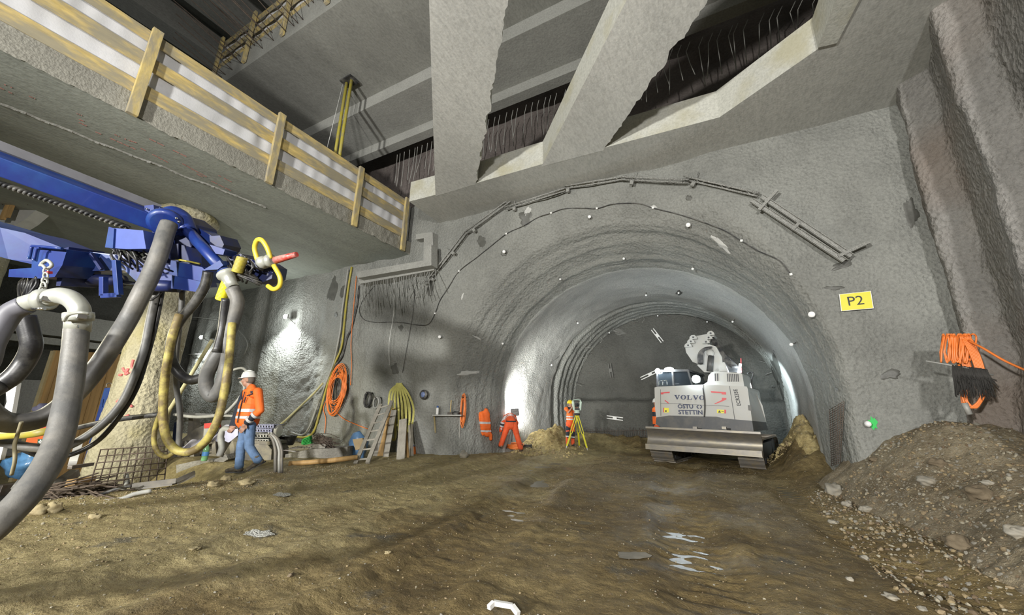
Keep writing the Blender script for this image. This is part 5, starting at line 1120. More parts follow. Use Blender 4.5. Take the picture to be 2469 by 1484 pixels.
for x in (A.lerp(B_, .28), A.lerp(B_, .72)):
    mb = MB(); mb.bar(x+EY_*.15-UP*.3, x+EY_*1.1-UP*.2, .14, .18); mb.build('push_arm', ED, o)
for x in (620, 870): mb = MB(); mb.box(ep(x*.99+10, 1040, -.5)+UP*.02, (.1, .08, .06), Matrix((EX_, EY_, UP)).transposed()); mb.build('lug', EB, o)
# counterweight skirt and body
KB = .02
sk = [(290, 945), (400, 928), (800, 938), (870, 953), (1108, 975), (1120, 1062), (1000, 1066), (330, 1026), (286, 1000)]
def sidesweep(mb, pts, k0, k1, shrink=0): return epr(mb, pts, k0, k1)
mb = MB(); epr(mb, sk, KB-.03, KB+2.2); P_('counterweight_skirt', mb, ED)
mb = MB(); q0, q1 = ep(1108, 975, KB-.03), ep(1120, 1062, KB-.03); s0, s1 = ep(1225, 985, 1.2), ep(1245, 1052, 1.2)
mb.prism([v+EY_*.02-EX_*.005 for v in (q0, s0, s1, q1)], -EX_*.012); P_('skirt_side', mb, ED)
bd = [(276, 690), (300, 682), (690, 664), (1060, 680), (1070, 700), (1108, 974), (870, 953), (800, 938), (400, 928), (290, 944), (280, 860)]
mb = MB(); epr(mb, bd, KB, KB+2.0)
body = P_('engine_body', mb, EW)
mb = MB(); mb.prism([ep(1060, 680, KB), ep(1130, 720, 1.3), ep(1195, 840, 1.3), ep(1228, 985, 1.3), ep(1108, 974, KB)], -EX_*.012+EY_*.02); P_('side_panel', mb, EWS)
mb = MB(); hd = [(735, 590), (760, 562), (800, 553), (1010, 565), (1024, 580), (1042, 684), (690, 666), (728, 640)]; epr(mb, hd, KB+.12, KB+1.5); hood = P_('engine_hood', mb, EW)
mb = MB(); mb.prism([ep(1020, 572, KB+.12), ep(1078, 592, 1.2), ep(1090, 690, 1.2), ep(1042, 684, KB+.12)], -EX_*.012+EY_*.02); P_('hood_side', mb, EWS)
for x in (788, 808): mb = MB(); epr(mb, [(x, 570), (x+8, 570), (x+10, 634), (x+2, 634)], KB+.11, KB+.13); mb.build('vent_slot', DARK, hood)
for k in range(7): x = 892+k*15; mb = MB(); epr(mb, [(x, 571+k*.6), (x+8, 571+k*.6), (x+13, 640), (x+5, 639)], KB+.11, KB+.13); mb.build('vent_slot', DARK, hood)
# seams, stripes, labels
def lab(name, polys, m, par=body, k=KB-.006):
    mb = MB()
    for p in polys: epr(mb, p, k, k+.005)
    return mb.build(name, m, par)
lab('panel_seam', [[(912, 676), (917, 676), (963, 962), (957, 962)], [(690, 668), (695, 668), (690, 700), (686, 700)], [(325, 705), (328, 705), (332, 930), (328, 930)], [(330, 820), (912, 848), (912, 851), (330, 823)]], ED)
REDS = mat('red_stripe', (.6, .05, .06), .4)
lab('red_stripe', [[(330, 732), (405, 724), (405, 736), (352, 739), (350, 748), (330, 748)], [(365, 795), (398, 820), (396, 828), (362, 802)], [(755, 720), (885, 728), (886, 750), (848, 748), (846, 738), (760, 733)], [(850, 776), (888, 779), (888, 792), (842, 812), (788, 832), (787, 826), (848, 796)]], REDS)
YL = mat('warning_yellow', (.75, .68, .05), .45)
lab('warning_label', [[(358, 862), (398, 864), (398, 902), (358, 901)], [(808, 877), (870, 880), (870, 910), (808, 908)]], YL)
lab('red_reflector', [[(350, 862), (358, 862), (358, 901), (350, 900)], [(871, 878), (886, 879), (886, 911), (871, 910)]], REDS)
mb = MB(); epr(mb, [(816, 902), (830, 882), (842, 904)], KB-.009, KB-.004); epr(mb, [(846, 892), (866, 892), (866, 896), (846, 896)], KB-.009, KB-.004); epr(mb, [(364, 884), (380, 884), (380, 896), (364, 896)], KB-.009, KB-.004); mb.build('warning_mark', DARK, body)
NAVY = mat('navy_lettering', (.03, .04, .09), .5)
nb = -EY_
# serif letters V O L V O drawn as plates
def volvo(x0, x1, y0, y1):
    n = 5; mb = MB(); W = (x1-x0)/5.0
    for i, ch in enumerate('VOLVO'):
        a = x0+i*W*1.0+W*.04; w = W*.9; sl = (i*1.2)
        def pt(u, v): return (a+u*w, y0+sl+(y1-y0)*(1-v))
        if ch == 'V': ps = [[(.06, .93), (.32, .93), (.58, .25), (.5, 0), (.42, 0)], [(.5, 0), (.58, 0), (.92, .93), (.8, .93), (.5, .2)], [(-.02, .9), (.42, .9), (.42, 1), (-.02, 1)], [(.62, .9), (1.0, .9), (1.0, 1), (.62, 1)]]
        elif ch == 'L': ps = [[(.14, 0), (.38, 0), (.38, 1), (.14, 1)], [(0, 0), (.9, 0), (.9, .1), (0, .1)], [(0, .9), (.52, .9), (.52, 1), (0, 1)], [(.8, 0), (.92, 0), (.92, .36), (.86, .36)]]
        else:
            ps = []; m = 20
            for k in range(m):
                t, t2 = 2*PI*k/m, 2*PI*(k+1)/m; ps.append([(.5+.5*math.cos(t), .5+.52*math.sin(t)), (.5+.5*math.cos(t2), .5+.52*math.sin(t2)), (.5+.24*math.cos(t2), .5+.42*math.sin(t2)), (.5+.24*math.cos(t), .5+.42*math.sin(t))])
        for p in ps: epr(mb, [pt(*u) for u in p], KB-.012, KB-.004)
    return mb.build('maker_lettering', NAVY, body)
volvo(443, 706, 752, 790)
def txt(s, x0, x1, yc, h, name, bold=0, sx=1, vertical=False):
    a, b = ep(x0, yc, KB-.008), ep(x1, yc+(x1-x0)*.02, KB-.008); 
    o = text_obj(s, name, (ep(x0, yc-h/2, KB)-ep(x0, yc+h/2, KB)).length*1.38, (a+b)/2, EX_, nb, NAVY, body, .002, bold, 0, sx)
    w = o.dimensions; me = o.data; xs = [(parent_world(body) @ v.co).dot(EX_) for v in me.vertices]; cur = max(xs)-min(xs); want = (b-a).length; mid = (max(xs)+min(xs))/2
    for v in me.vertices:
        p = parent_world(body) @ v.co; p = p+EX_*((p.dot(EX_)-mid)*(want/cur-1)); v.co = parent_world(body).inverted() @ p
    return o
txt('\u00d6STU', 474, 606, 851, 34, 'owner_lettering', .004); txt('STETTIN', 480, 686, 900, 36, 'owner_lettering', .004)
mb = MB(); m = 24
for k in range(m):
    if k in (5, 6, 17, 18): continue
    t, t2 = 2*PI*k/m, 2*PI*(k+1)/m; epr(mb, [(657+24*math.cos(t), 854+17*math.sin(t)), (657+24*math.cos(t2), 854+17*math.sin(t2)), (657+15*math.cos(t2), 854+10*math.sin(t2)), (657+15*math.cos(t), 854+10*math.sin(t))], KB-.012, KB-.004)
mb.build('owner_emblem', NAVY, body)
a = ep(982, 774, KB-.008); text_obj('ECR235E', 'model_lettering', .125, a, (UP+EX_*-.1), nb, DARK, body, .002, .003, 0, .9)
lab('side_badge', [[(1070, 838), (1100, 842), (1104, 888), (1076, 884)]], ED)
mb = MB(); mb.tube(spline([ep(688, 690, -.05), ep(698, 760, -.08), ep(704, 850, -.07), ep(700, 940, -.04)], 5), .016, 6); P_('hanging_cable', mb, BLACKH)
# pin bracket on the hood
mb = MB(); epr(mb, [(845, 478), (870, 472), (900, 545), (900, 556), (828, 552), (828, 500)], KB+.5, KB+.62); P_('guard_bracket', mb, EW)
# cab on the left
mb = MB(); epr(mb, [(300, 545), (560, 540), (600, 668), (302, 680)], KB+.9, KB+2.6); cab = P_('cab', mb, GLASS)
for a, b in (((300, 545), (302, 680)), ((560, 540), (598, 668)), ((300, 545), (560, 540)), ((430, 542), (436, 672))):
    mb = MB(); mb.bar(ep(*a, KB+.88), ep(*b, KB+.88), .05, .05, EY_); mb.build('cab_frame', ED, cab)
mb = MB(); epr(mb, [(290, 560), (296, 540), (565, 533), (572, 552)], KB+.85, KB+2.7); mb.build('cab_roof', ED, cab)
mb = MB(); mb.tube([ep(312, 668, KB+.2), ep(314, 632, KB+.2), ep(380, 630, KB+.2), ep(384, 664, KB+.2)], .014, 6); mb.tube([ep(345, 668, KB+.2), ep(345, 632, KB+.2)], .012, 6); P_('hand_rail', mb, CHROME)
# boom, folded up
mb = MB(); epr(mb, [(640, 500), (690, 350), (740, 320), (800, 340), (850, 430), (860, 560), (700, 560)], 1.5, 2.0); bm_ = P_('boom', mb, EW)
mb = MB(); epr(mb, [(535, 335), (560, 300), (600, 255), (770, 225), (788, 250), (745, 300), (715, 345), (650, 490), (600, 470), (545, 390)], 1.9, 2.3); st = P_('boom_head', mb, EW)
for x, y in ((603, 262), (583, 297), (560, 330), (752, 228), (735, 264), (712, 300)):
    mb = MB(); n = 10; epr(mb, [(x-32, y+14)]+[(x+32*math.cos(PI*k/n+PI), y+14-34*math.sin(PI*k/n)) for k in range(n+1)][::-1], 1.75, 1.85) if False else epr(mb, [(x-30, y+16), (x-28, y-4), (x-12, y-20), (x+12, y-22), (x+30, y-6), (x+36, y+10)], 1.75, 1.88); l_ = mb.build('lug', EW, st)
    mb = MB(); mb.cyl(ep(x+2, y-1, 1.74), ep(x+2, y-1, 1.76), .03, 12); mb.build('pin', DARK, l_)
mb = MB(); mb.lathe(ep(752, 396, 1.45), [(.05, -.02), (.11, -.02), (.11, .06), (.05, .06)], -EY_, 20); mb.build('pin_boss', EW, bm_)
mb = MB(); mb.cyl(ep(745, 550, 1.4), ep(758, 420, 1.45), .085, 16); o = mb.build('boom_ram', ED, bm_); mb = MB(); mb.cyl(ep(756, 430, 1.45), ep(765, 370, 1.5), .045, 12); mb.build('piston_rod', CHROME, o)
rnd = random.Random(6)
for k in range(6):
    mb = MB(); j = k*7; mb.tube(spline([ep(650+j, 490, 1.35), ep(648+j, 420, 1.3), ep(665+j, 380-j*.2, 1.3), ep(705+j, 352, 1.3), ep(745+j*.5, 345, 1.4)], 5), .022, 7); P_('boom_hose', mb, BLACKH)
for k in range(8):
    mb = MB(); j = k*6; mb.tube(spline([ep(775-j*.4, 262+j*.6, 1.85), ep(815-j*.3, 310+j, 1.7), ep(862-j*.5, 390+j, 1.6), ep(925-j*.6, 465+j*.6, 1.5), ep(985-j, 520, 1.4)], 5), .028, 7); P_('boom_hose', mb, BLACKH)
mb = MB(); epr(mb, [(780, 350), (850, 380), (985, 500), (1000, 560), (850, 560), (790, 450)], 1.65, 1.95); P_('stick', mb, ED)
# mirror and right-hand fittings
mb = MB(); mb.tube(spline([ep(1068, 570, 1.3), ep(1095, 562, 1.4), ep(1118, 570, 1.4), ep(1105, 620, 1.4), ep(1112, 700, 1.3)], 4), .02, 7); o = P_('mirror_arm', mb, ED)
mb = MB(); epr(mb, [(1060, 648), (1078, 645), (1082, 678), (1066, 676)], 1.1, 1.16); epr(mb, [(1082, 650), (1096, 652), (1108, 700), (1092, 696)], 1.2, 1.26); mb.build('mirror', CHROME, o)
mb = MB(); mb.tube([ep(1148, 735, 1.6), ep(1165, 800, 1.7)], .018, 6); P_('grab_rail', mb, CHROME)
mb = MB(); epr(mb, [(1008, 440), (1016, 440), (1018, 560), (1010, 560)], 1.9, 1.93); P_('aerial_stay', mb, REDS)
# lamps
GLOWB = mat('work_lamp_glow', (1, 1, 1), .4, emit=((.8, .93, 1), 90))
def wl(x, y, r, k, power, w=1.0, aim=None):
    c = ep(x, y, k); h = MB(); h.box(c+EY_*.06, (1.7*r*w, .08, 1.7*r), Matrix((EX_, EY_, UP)).transposed(), .01); o = P_('work_lamp', h, ED)
    mb = MB(); mb.ell(c-EY_*.02, Vector((r*w*1.1, .05, r*1.1)), Matrix((EX_, EY_, UP)).transposed()); mb.build('lens', GLOWB, o)
    lamp('work_lamp_light', 'POINT', c-EY_*.12, power, (.8, .92, 1), .07)
wl(305, 550, .075, KB+.84, 12); wl(400, 535, .06, KB+.84, 14, 2.2); wl(632, 618, .1, KB+.05, 22)
c = ep(1000, 530, 1.3); mb = MB(); mb.box(c, (.06, .03, .3), Matrix((EX_, EY_, UP)).transposed() @ Matrix.Rotation(.3, 3, 'Y')); P_('work_lamp', mb, GLOWB)
lamp('work_lamp_light', 'SPOT', ep(1040, 540, 1.7), 300, (.8, .95, 1), .08, ep(1450, 900, 4.5), 100)
lamp('work_lamp_light', 'SPOT', ep(450, 520, 2.6), 60, (.8, .92, 1), .1, ep(500, 100, 6), 110)
# third rubber gaiter: haze-free
# ================================================================== people
HIVIS = mat('hi_vis_orange', (.95, .17, .025), .7, var=.1, bump=.25, bscale=16)
HIVISD = mat('hi_vis_orange_trousers', (.8, .11, .03), .75, var=.12, bump=.3, bscale=16)
REFL = mat('reflective_tape', (.62, .62, .64), .35, var=.05)
NAVYC = mat('navy_fabric', (.025, .03, .045), .8)
DENIM = mat('blue_denim', (.13, .22, .4), .85, var=.25, scale=9, bump=.3, bscale=22, dirt=(.2, .27, .4), dscale=4, damt=.25)
SKIN = mat('skin', (.42, .235, .165), .55, var=.08)
HAIR = mat('grey_brown_hair', (.14, .12, .1), .8)
BOOT = mat('dusty_boot_leather', (.09, .075, .06), .8, dirt=(.3, .27, .2), dscale=8, damt=.7)
BOOTB = mat('brown_rubber_boot', (.28, .09, .04), .6, dirt=(.3, .25, .16), dscale=6, damt=.6)
HELW = mat('white_helmet', (.75, .75, .72), .35, var=.05, coat=.3); HELY = mat('yellow_helmet', (.85, .65, .02), .35, var=.04, coat=.3)
PAPER = mat('plan_paper', (.6, .6, .75), .7)
def icap(mb, a, ra, b, rb, n=14):
    """tapered limb with rounded ends"""
    a, b = Vector(a), Vector(b); d = (b-a); L = d.length
    if L < 1e-5: return mb.ell(a, ra, nu=n, nv=8)
    u, v, w = frame_of(d); rings = []
    for k in range(5): t = -PI/2+PI/2*k/5; rings.append((a+w*ra*math.sin(t), max(1e-3, ra*math.cos(t))))
    rings += [(a, ra), (b, rb)]
    for k in range(1, 6): t = PI/2*k/5; rings.append((b+w*rb*math.sin(t), max(1e-3, rb*math.cos(t))))
    return mb.tube_rings([[c+(u*math.cos(2*PI*i/n)+v*math.sin(2*PI*i/n))*r for i in range(n)] for c, r in rings])
def fuse(mb, name, mats, parent, voxel=.012, smooth=2, matfn=None, wrinkle=0):
    """one continuous surface from overlapping volumes"""
    me = bpy.data.meshes.new('t'); me.from_pydata([tuple(v) for v in mb.v], [], mb.f); o = bpy.data.objects.new('t', me); COL.objects.link(o)
    r = o.modifiers.new('r', 'REMESH'); r.mode = 'VOXEL'; r.voxel_size = voxel; s = o.modifiers.new('s', 'SMOOTH'); s.iterations = smooth; s.factor = .5
    dg = bpy.context.evaluated_depsgraph_get(); dg.update(); m2 = bpy.data.meshes.new_from_object(o.evaluated_get(dg)); bpy.data.objects.remove(o); bpy.data.meshes.remove(me)
    m2.name = name; m2.materials.clear()
    for m in (mats if isinstance(mats, list) else [mats]): m2.materials.append(m)
    if wrinkle:
        for v in m2.vertices:
            k = noise.noise(v.co*9)+.6*noise.noise(Vector((v.co.x*4, v.co.y*4, v.co.z*22))); v.co += v.normal*wrinkle*k
    for p in m2.polygons:
        p.use_smooth = True; p.material_index = matfn(p.center) if matfn else 0
    m2.transform(parent_world(parent).inverted()); ob = bpy.data.objects.new(name, m2); COL.objects.link(ob); ob.parent = parent; return ob
def basis(fwd, up=Vector((0, 0, 1))):
    f = Vector(fwd).normalized(); s = f.cross(up).normalized(); u = s.cross(f).normalized(); return s, f, u      # right, front, up
def head(mb, c, fwd, up, s=1.0):
    """skull, jaw, nose, ears, lips; c = centre of the head"""
    r, f, u = basis(fwd, up); M = Matrix((r, f, u)).transposed()
    P = lambda x, y, z: c+(r*x+f*y+u*z)*s
    mb.ell(c+u*.02*s, Vector((.076, .095, .1))*s, M, 20, 14); mb.ell(P(0, .03, -.045), Vector((.058, .066, .07))*s, M, 16, 12); mb.ell(P(0, .055, -.092), Vector((.03, .03, .024))*s, M)
    icap(mb, P(0, .09, .02), .010*s, P(0, .112, -.02), .016*s); mb.ell(P(0, .104, -.026), Vector((.02, .014, .011))*s, M)
    mb.ell(P(0, .088, -.055), Vector((.026, .014, .008))*s, M); mb.ell(P(0, .087, -.067), Vector((.023, .014, .008))*s, M)
    mb.ell(P(0, .082, .03), Vector((.05, .018, .012))*s, M)
    for k in (-1, 1): mb.ell(P(.077*k, -.005, -.01), Vector((.011, .022, .034))*s, M); mb.ell(P(.04*k, .07, -.02), Vector((.025, .02, .02))*s, M)
    icap(mb, P(0, -.01, -.05), .055*s, P(0, -.035, -.17), .06*s); return M, P
def face_bits(g, P, M, s=1.0):
    for k in (-1, 1):
        mb = MB(); mb.ell(P(.031*k, .079, .006), Vector((.013, .011, .007))*s, M, 10, 6); mb.build('eye', WHITE, g)
        mb = MB(); mb.ell(P(.031*k, .0885, .006), Vector((.0055, .0025, .0055))*s, M, 8, 6); mb.build('pupil', DARK, g)
        mb = MB(); mb.bar(P(.016*k, .096, .026), P(.052*k, .086, .028), .006, .008, P(0, 1, 0)-P(0, 0, 0)); mb.build('eyebrow', HAIR, g)
def helmet(g, P, M, m, s=1.0, tiltup=0):
    o = P(0, 0, .045); u = (P(0, 0, 1)-P(0, 0, 0)).normalized(); f = (P(0, 1, 0)-P(0, 0, 0)).normalized(); r = f.cross(u)
    mb = MB(); rings = []
    for h, rr in ((-.004, 1.1), (0, 1.1), (.012, 1.0), (.05, .97), (.085, .85), (.112, .62), (.126, .34), (.13, .02)):
        rings.append([o+u*h*s+(r*math.cos(2*PI*k/28)*.098+f*math.sin(2*PI*k/28)*.122)*rr*s*(1 if h > .012 else 1) for k in range(28)])
    mb.tube_rings(rings); hm = mb.build('helmet', m, g)
    mb = MB(); n = 12; top = [o+u*(.002)*s+(r*.09*math.cos(PI*k/n)+f*(.10+.07*math.sin(PI*k/n)))*s for k in range(n+1)]; mb.prism(top+[o+r*-.09*s+f*.06*s, o+r*.09*s+f*.06*s][::1], u*-.006*s+f*.002); mb.build('visor', m, hm)
    mb = MB(); mb.tube(spline([o+u*.1*s-f*.09*s, o+u*.136*s, o+u*.1*s+f*.095*s], 6), .009*s, 8); mb.build('ridge', m, hm)
def hand(mb, w, d, palm, s=1.0, curl=.35, side=1):
    """palm and five separate bent fingers; w wrist, d pointing direction, palm facing direction"""
    d = Vector(d).normalized(); n = Vector(palm); n = (n-d*n.dot(d)).normalized(); a = d.cross(n)*side
    icap(mb, w, .024*s, w+d*.04*s, .027*s)
    for k in range(4):
        b = w+d*.035*s+a*(k-1.5)*.0195*s; e = w+d*.095*s+a*(k-1.5)*.0215*s; icap(mb, b, .014*s, e, .0115*s, 8)
        L = (.036, .042, .039, .03)[k]*s; c = curl*(1+.12*k); p = e; dr = d
        for j, l in enumerate((1, .72, .55)):
            dr = (dr*math.cos(c)+n*math.sin(c)).normalized(); q2 = p+dr*L*l; icap(mb, p, (.0098-.001*j)*s, q2, (.009-.001*j)*s, 8); p = q2
    t = w+d*.028*s-a*.028*s; t2 = t+(d*.6-a*.7+n*.35).normalized()*.036*s; t3 = t2+(d*.9-a*.2+n*.4).normalized()*.028*s; icap(mb, t-d*.01*s+a*.01*s, .014*s, t2, .012*s, 8); icap(mb, t2, .0115*s, t3, .009*s, 8)
def shoe(g, ank, fwd, m, s=1.0, pitch=0, high=.12, name='boot'):
    r, f, u = basis(fwd); Q = Quaternion(r, pitch); f = Q @ f; u = Q @ u; M = Matrix((r, f, u)).transposed(); o = Vector(ank)
    mb = MB(); icap(mb, o+u*high*s, .062*s, o, .052*s); mb.ell(o-f*.02*s-u*.045*s, Vector((.046, .06, .05))*s, M); mb.ell(o+f*.07*s-u*.05*s, Vector((.047, .10, .045))*s, M); mb.ell(o+f*.15*s-u*.058*s, Vector((.05, .065, .036))*s, M)
    b = fuse(mb, name, m, g, .012, 2); mb = MB(); n = 18; out = []
    for k in range(n): t = 2*PI*k/n; out.append(o+f*(.055+.15*math.cos(t))*s+r*(.05*math.sin(t)*(1+.15*math.cos(t)))*s-u*.098*s)
    mb.prism(out, u*.022*s); mb.build('sole', BLACKH, b); 
    mb = MB()
    for k in range(4): c = o+f*(.065+.018*k)*s+u*(.01-.013*k)*s; mb.tube([c-r*.022*s, c+f*.006+r*.022*s], .004*s, 5)
    mb.build('laces', RED if m is BOOT else DARK, b); return b
def band(g, a, b, t, ra, rb=None, w=.05, m=None, name='reflective_band', flat=1.0, nrm=None):
    """tape around a limb between joints a and b at fraction t"""
    a, b = Vector(a), Vector(b); d = (b-a).normalized(); c = a.lerp(b, t); mb = MB(); mb.lathe(c, [(ra, -w/2), (ra*1.03, -w/2+.004), (ra*1.03, w/2-.004), (ra, w/2)], d, 20); return mb.build(name, m or REFL, g)
def oval(mb, c, u, r, f, rx, ry, w):
    rings = []
    for h, k in ((-w/2, 1.0), (-w/2+.004, 1.02), (w/2-.004, 1.02), (w/2, 1.0)): rings.append([c+u*h+(r*rx*math.cos(2*PI*i/28)+f*ry*math.sin(2*PI*i/28))*k for i in range(28)])
    mb.tube_rings(rings, caps=False)
def ring_on(g, mesh_o, c, u, w, m, name='reflective_band', off=.004):
    """tape that follows the garment: faces of the garment inside a slab are duplicated slightly outwards"""
    me = mesh_o.data; W = parent_world(mesh_o); mb = MB(); idx = {}; vs = []; fs = []
    for p in me.polygons:
        if abs((W @ p.center-c).dot(u)) < w/2 and (W @ p.center-c).length < .42:
            f = []
            for i in p.vertices:
                if i not in idx: v = me.vertices[i]; idx[i] = len(vs); vs.append(W @ v.co+v.normal*off)
                f.append(idx[i])
            fs.append(tuple(f))
    if fs: mb.add(vs, fs, True); return mb.build(name, m, g)
# ---- walking man with white helmet
B = gpt(585, 1148); sc_ = (vp(600, 897, B)-vp(600, 1147, B)).length/1.86
J = lambda x, y, k=0: vp(x, y, B, k*sc_)
g = empty('person', B, 'person in orange jacket, blue jeans and white helmet walking left with papers', 'person')
fwd = (-_r*.93-_f*.28).normalized(); side = Vector((0, 0, 1)).cross(fwd).normalized()
hc = J(599, 917); nk = J(607, 937, .0); ch = J(609, 962); pel = J(600, 1024)
mb = MB(); M, P = head(mb, hc, (fwd+Vector((0, 0, -.12))), Vector((0, 0, 1)), sc_)
icap(mb, nk, .06*sc_, ch, .1*sc_); icap(mb, ch, .11*sc_, pel, .12*sc_)
lh = J(592, 1022, -.24); rh = J(567, 1028, .1)
sn, en = J(622, 945, -.2), J(627, 990, -.26); sf, ef = J(594, 948, .2), J(578, 992, .26)
for a, b, c in ((sn, en, lh), (sf, ef, rh)): icap(mb, a, .045*sc_, b, .04*sc_); icap(mb, b, .038*sc_, c, .027*sc_)
hand(mb, lh, J(586, 1034, -.22)-lh, side, sc_, .5); hand(mb, rh, J(560, 1034, .08)-rh, -side, sc_, .6)
hN, hF = J(603, 1028, -.09), J(594, 1028, .09); kF, aF = J(581, 1076, .1), J(577, 1124, .1); kN, aN = J(601, 1078, -.1), J(622, 1110, -.08)
for a, b, c in ((hN, kN, aN), (hF, kF, aF)): icap(mb, a, .075*sc_, b, .052*sc_); icap(mb, b, .05*sc_, c, .038*sc_)
body_o = fuse(mb, 'body', SKIN, g, .0105, 1); face_bits(g, P, M, sc_)
mb = MB(); mb.ell(P(0, -.025, .0), Vector((.082, .09, .085))*sc_, M, 18, 12); 
mb.build('hair', HAIR, g); helmet(g, P, M, HELW, sc_)
mb = MB(); sh_ = .07
icap(mb, J(608, 944), .1*sc_, J(608, 985), .155*sc_); icap(mb, J(606, 985), .165*sc_, J(601, 1014), .17*sc_); icap(mb, J(596, 975, .0), .13*sc_, J(590, 1014, .02), .15*sc_); icap(mb, J(614, 950, -.1), .085*sc_, J(600, 952, .1), .085*sc_)
for a, b, c in ((sn, en, lh), (sf, ef, rh)): icap(mb, a, .078*sc_, b, .07*sc_); icap(mb, b, .068*sc_, b.lerp(c, .88), .055*sc_)
icap(mb, J(607, 936), .075*sc_, J(604, 944), .085*sc_)
def mf(c):
    for e, h in ((en, lh), (ef, rh)):
        d = h-e; t = (c-e).dot(d)/d.length_squared
        if t > -.1 and ((c-e)-d*t).length < .09*sc_ and (.28 < t): return 1 if t > .28 else 0
    z = (c-J(600, 1028)).z
    if (c-J(580, 1010, .1)).length < .22 and (c-J(600, 980)).dot(fwd) > .13 and (c-J(600, 980)).dot(side) > .1: return 1
    return 0
jk = fuse(mb, 'jacket', [HIVIS, NAVYC], g, .011, 2, mf, .004)
ring_on(jk, jk, J(604, 990), Vector((.0, .0, 1)), .05*sc_, REFL); ring_on(jk, jk, J(602, 1007), Vector((0, 0, 1)), .05*sc_, REFL)
for t, m in ((.36, REFL), (.72, REFL)): band(jk, en, lh, t, .068*sc_, w=.045*sc_)
mb = MB(); mb.bar(J(604, 947, -.24), J(630, 941, -.2), .03, .05); mb.build('shoulder_patch', NAVYC, jk)
mb = MB(); mb.tube(spline([J(590, 945, -.12), J(583, 970, -.14), J(577, 995, -.15), J(572, 1020, -.16)], 5), .012, 6); mb.build('zip', NAVYC, jk)
mb = MB(); mb.bar(J(595, 955, -.17), J(610, 950, -.2), .018, .02); mb.bar(J(593, 958, -.17), J(588, 972, -.17), .014, .02); mb.build('pocket_flap', NAVYC, jk)
# open dark front flap of the jacket
mb = MB(); mb.prism([J(585, 940, .14), J(576, 960, .16), J(560, 1012, .17), J(552, 1030, .15), J(575, 1030, .1), J(580, 1000, .1)], side*.02); mb.build('front_flap', NAVYC, jk)
mb = MB(); icap(mb, J(600, 1018), .135*sc_, J(598, 1030), .13*sc_)
for a, b, c in ((hN, kN, aN), (hF, kF, aF)): icap(mb, a, .098*sc_, b, .074*sc_); icap(mb, b, .074*sc_, c, .074*sc_)
fuse(mb, 'jeans', DENIM, g, .011, 2, None, .006)
shoe(g, aF+Vector((0, 0, -.02)), fwd, BOOT, sc_, 0, .06); shoe(g, aN+Vector((0, 0, .0)), (fwd*.8-_f*.2), BOOT, sc_, -.55, .05)
mb = MB()
def pap(u, v): return J(lerp(542, 574, u)+lerp(0, -6, v)*0, lerp(1040, 1034, u)+v*lerp(10, 30, 1-abs(u-.3)), .12+.02*math.sin(u*6))
mb.grid(pap, 8, 8); o = mb.build('plan_sheet', PAPER); tag(o, 'crumpled sheets of paper held by the walking person', 'paper'); 
# ---- surveyor at the instrument
B = gpt(1374, 1081); s2 = (vp(1374, 965, B)-vp(1374, 1081, B)).length/1.88
J = lambda x, y, k=0: vp(1200+x/9.89, 960+y/9.89, B, k*s2)
g = empty('person', B, 'person in orange vest and yellow helmet standing at the survey instrument', 'person')
fwd = (_r*.75-_f*.45).normalized(); side = Vector((0, 0, 1)).cross(fwd).normalized()
mb = MB(); M, P = head(mb, J(1722, 160), fwd, Vector((0, 0, 1)), s2*.95)
icap(mb, J(1712, 250), .06*s2, J(1712, 330), .1*s2); icap(mb, J(1712, 330), .11*s2, J(1720, 560), .11*s2)
eL, hL, sL = J(1690, 345, -.22), J(1795, 200, -.25), J(1632, 262, -.1); eR, hR, sR = J(1830, 380, .05), J(1850, 250, -.1), J(1800, 262, .15)
for a, b, c in ((sL, eL, hL), (sR, eR, hR)): icap(mb, a, .046*s2, b, .042*s2); icap(mb, b, .04*s2, c, .028*s2)
hand(mb, hL, _r+Vector((0, 0, .5)), _f, s2, .5); hand(mb, hR, _r+Vector((0, 0, .6)), _f, s2, .5)
k1, a1_ = J(1668, 800, -.03), J(1665, 1080, -.02); k2, a2_ = J(1800, 830, .05), J(1790, 1085, .05)
for h, k, a in ((J(1685, 600), k1, a1_), (J(1770, 600), k2, a2_)): icap(mb, h, .08*s2, k, .055*s2); icap(mb, k, .052*s2, a, .04*s2)
fuse(mb, 'body', SKIN, g, .015, 1); face_bits(g, P, M, s2*.95); mb = MB(); mb.ell(P(0, -.025, .0), Vector((.082, .09, .085))*s2*.95, M, 18, 12); mb.build('hair', HAIR, g); helmet(g, P, M, HELY, s2)
mb = MB(); icap(mb, J(1715, 290), .12*s2, J(1722, 520), .155*s2); icap(mb, sL, .085*s2, sR, .08*s2); icap(mb, sL, .075*s2, sL.lerp(eL, .55), .068*s2); icap(mb, sR, .07*s2, sR.lerp(eR, .6), .066*s2)
v_ = fuse(mb, 'vest', [HIVIS, NAVYC], g, .014, 2, lambda c: 1 if (c-J(1712, 262)).z > -.02 and (c-J(1712, 262)).length < .17*s2 else 0, .004)
for yy in (448, 508): ring_on(v_, v_, J(1718, yy), Vector((0, 0, 1)), .05*s2, REFL)
mb = MB(); icap(mb, J(1720, 540), .14*s2, J(1728, 620), .13*s2)
for h, k, a in ((J(1685, 600), k1, a1_), (J(1770, 600), k2, a2_)): icap(mb, h, .1*s2, k, .075*s2); icap(mb, k, .075*s2, a, .07*s2)
tr = fuse(mb, 'trousers', [HIVISD, NAVYC], g, .014, 2, lambda c: 1 if (-.02 > (c-J(1720, 790)).z > -.28*s2 and (c-k2).length < .3) or ((c-J(1660, 730)).length < .1) else 0, .005)
for k, a in ((k1, a1_), (k2, a2_)): band(tr, k, a, .42, .079*s2, w=.05*s2)
shoe(g, a1_, -_f*.9+_r*.2, BOOT, s2, 0, .1); shoe(g, a2_, -_f*.7+_r*.5, BOOT, s2, 0, .1)
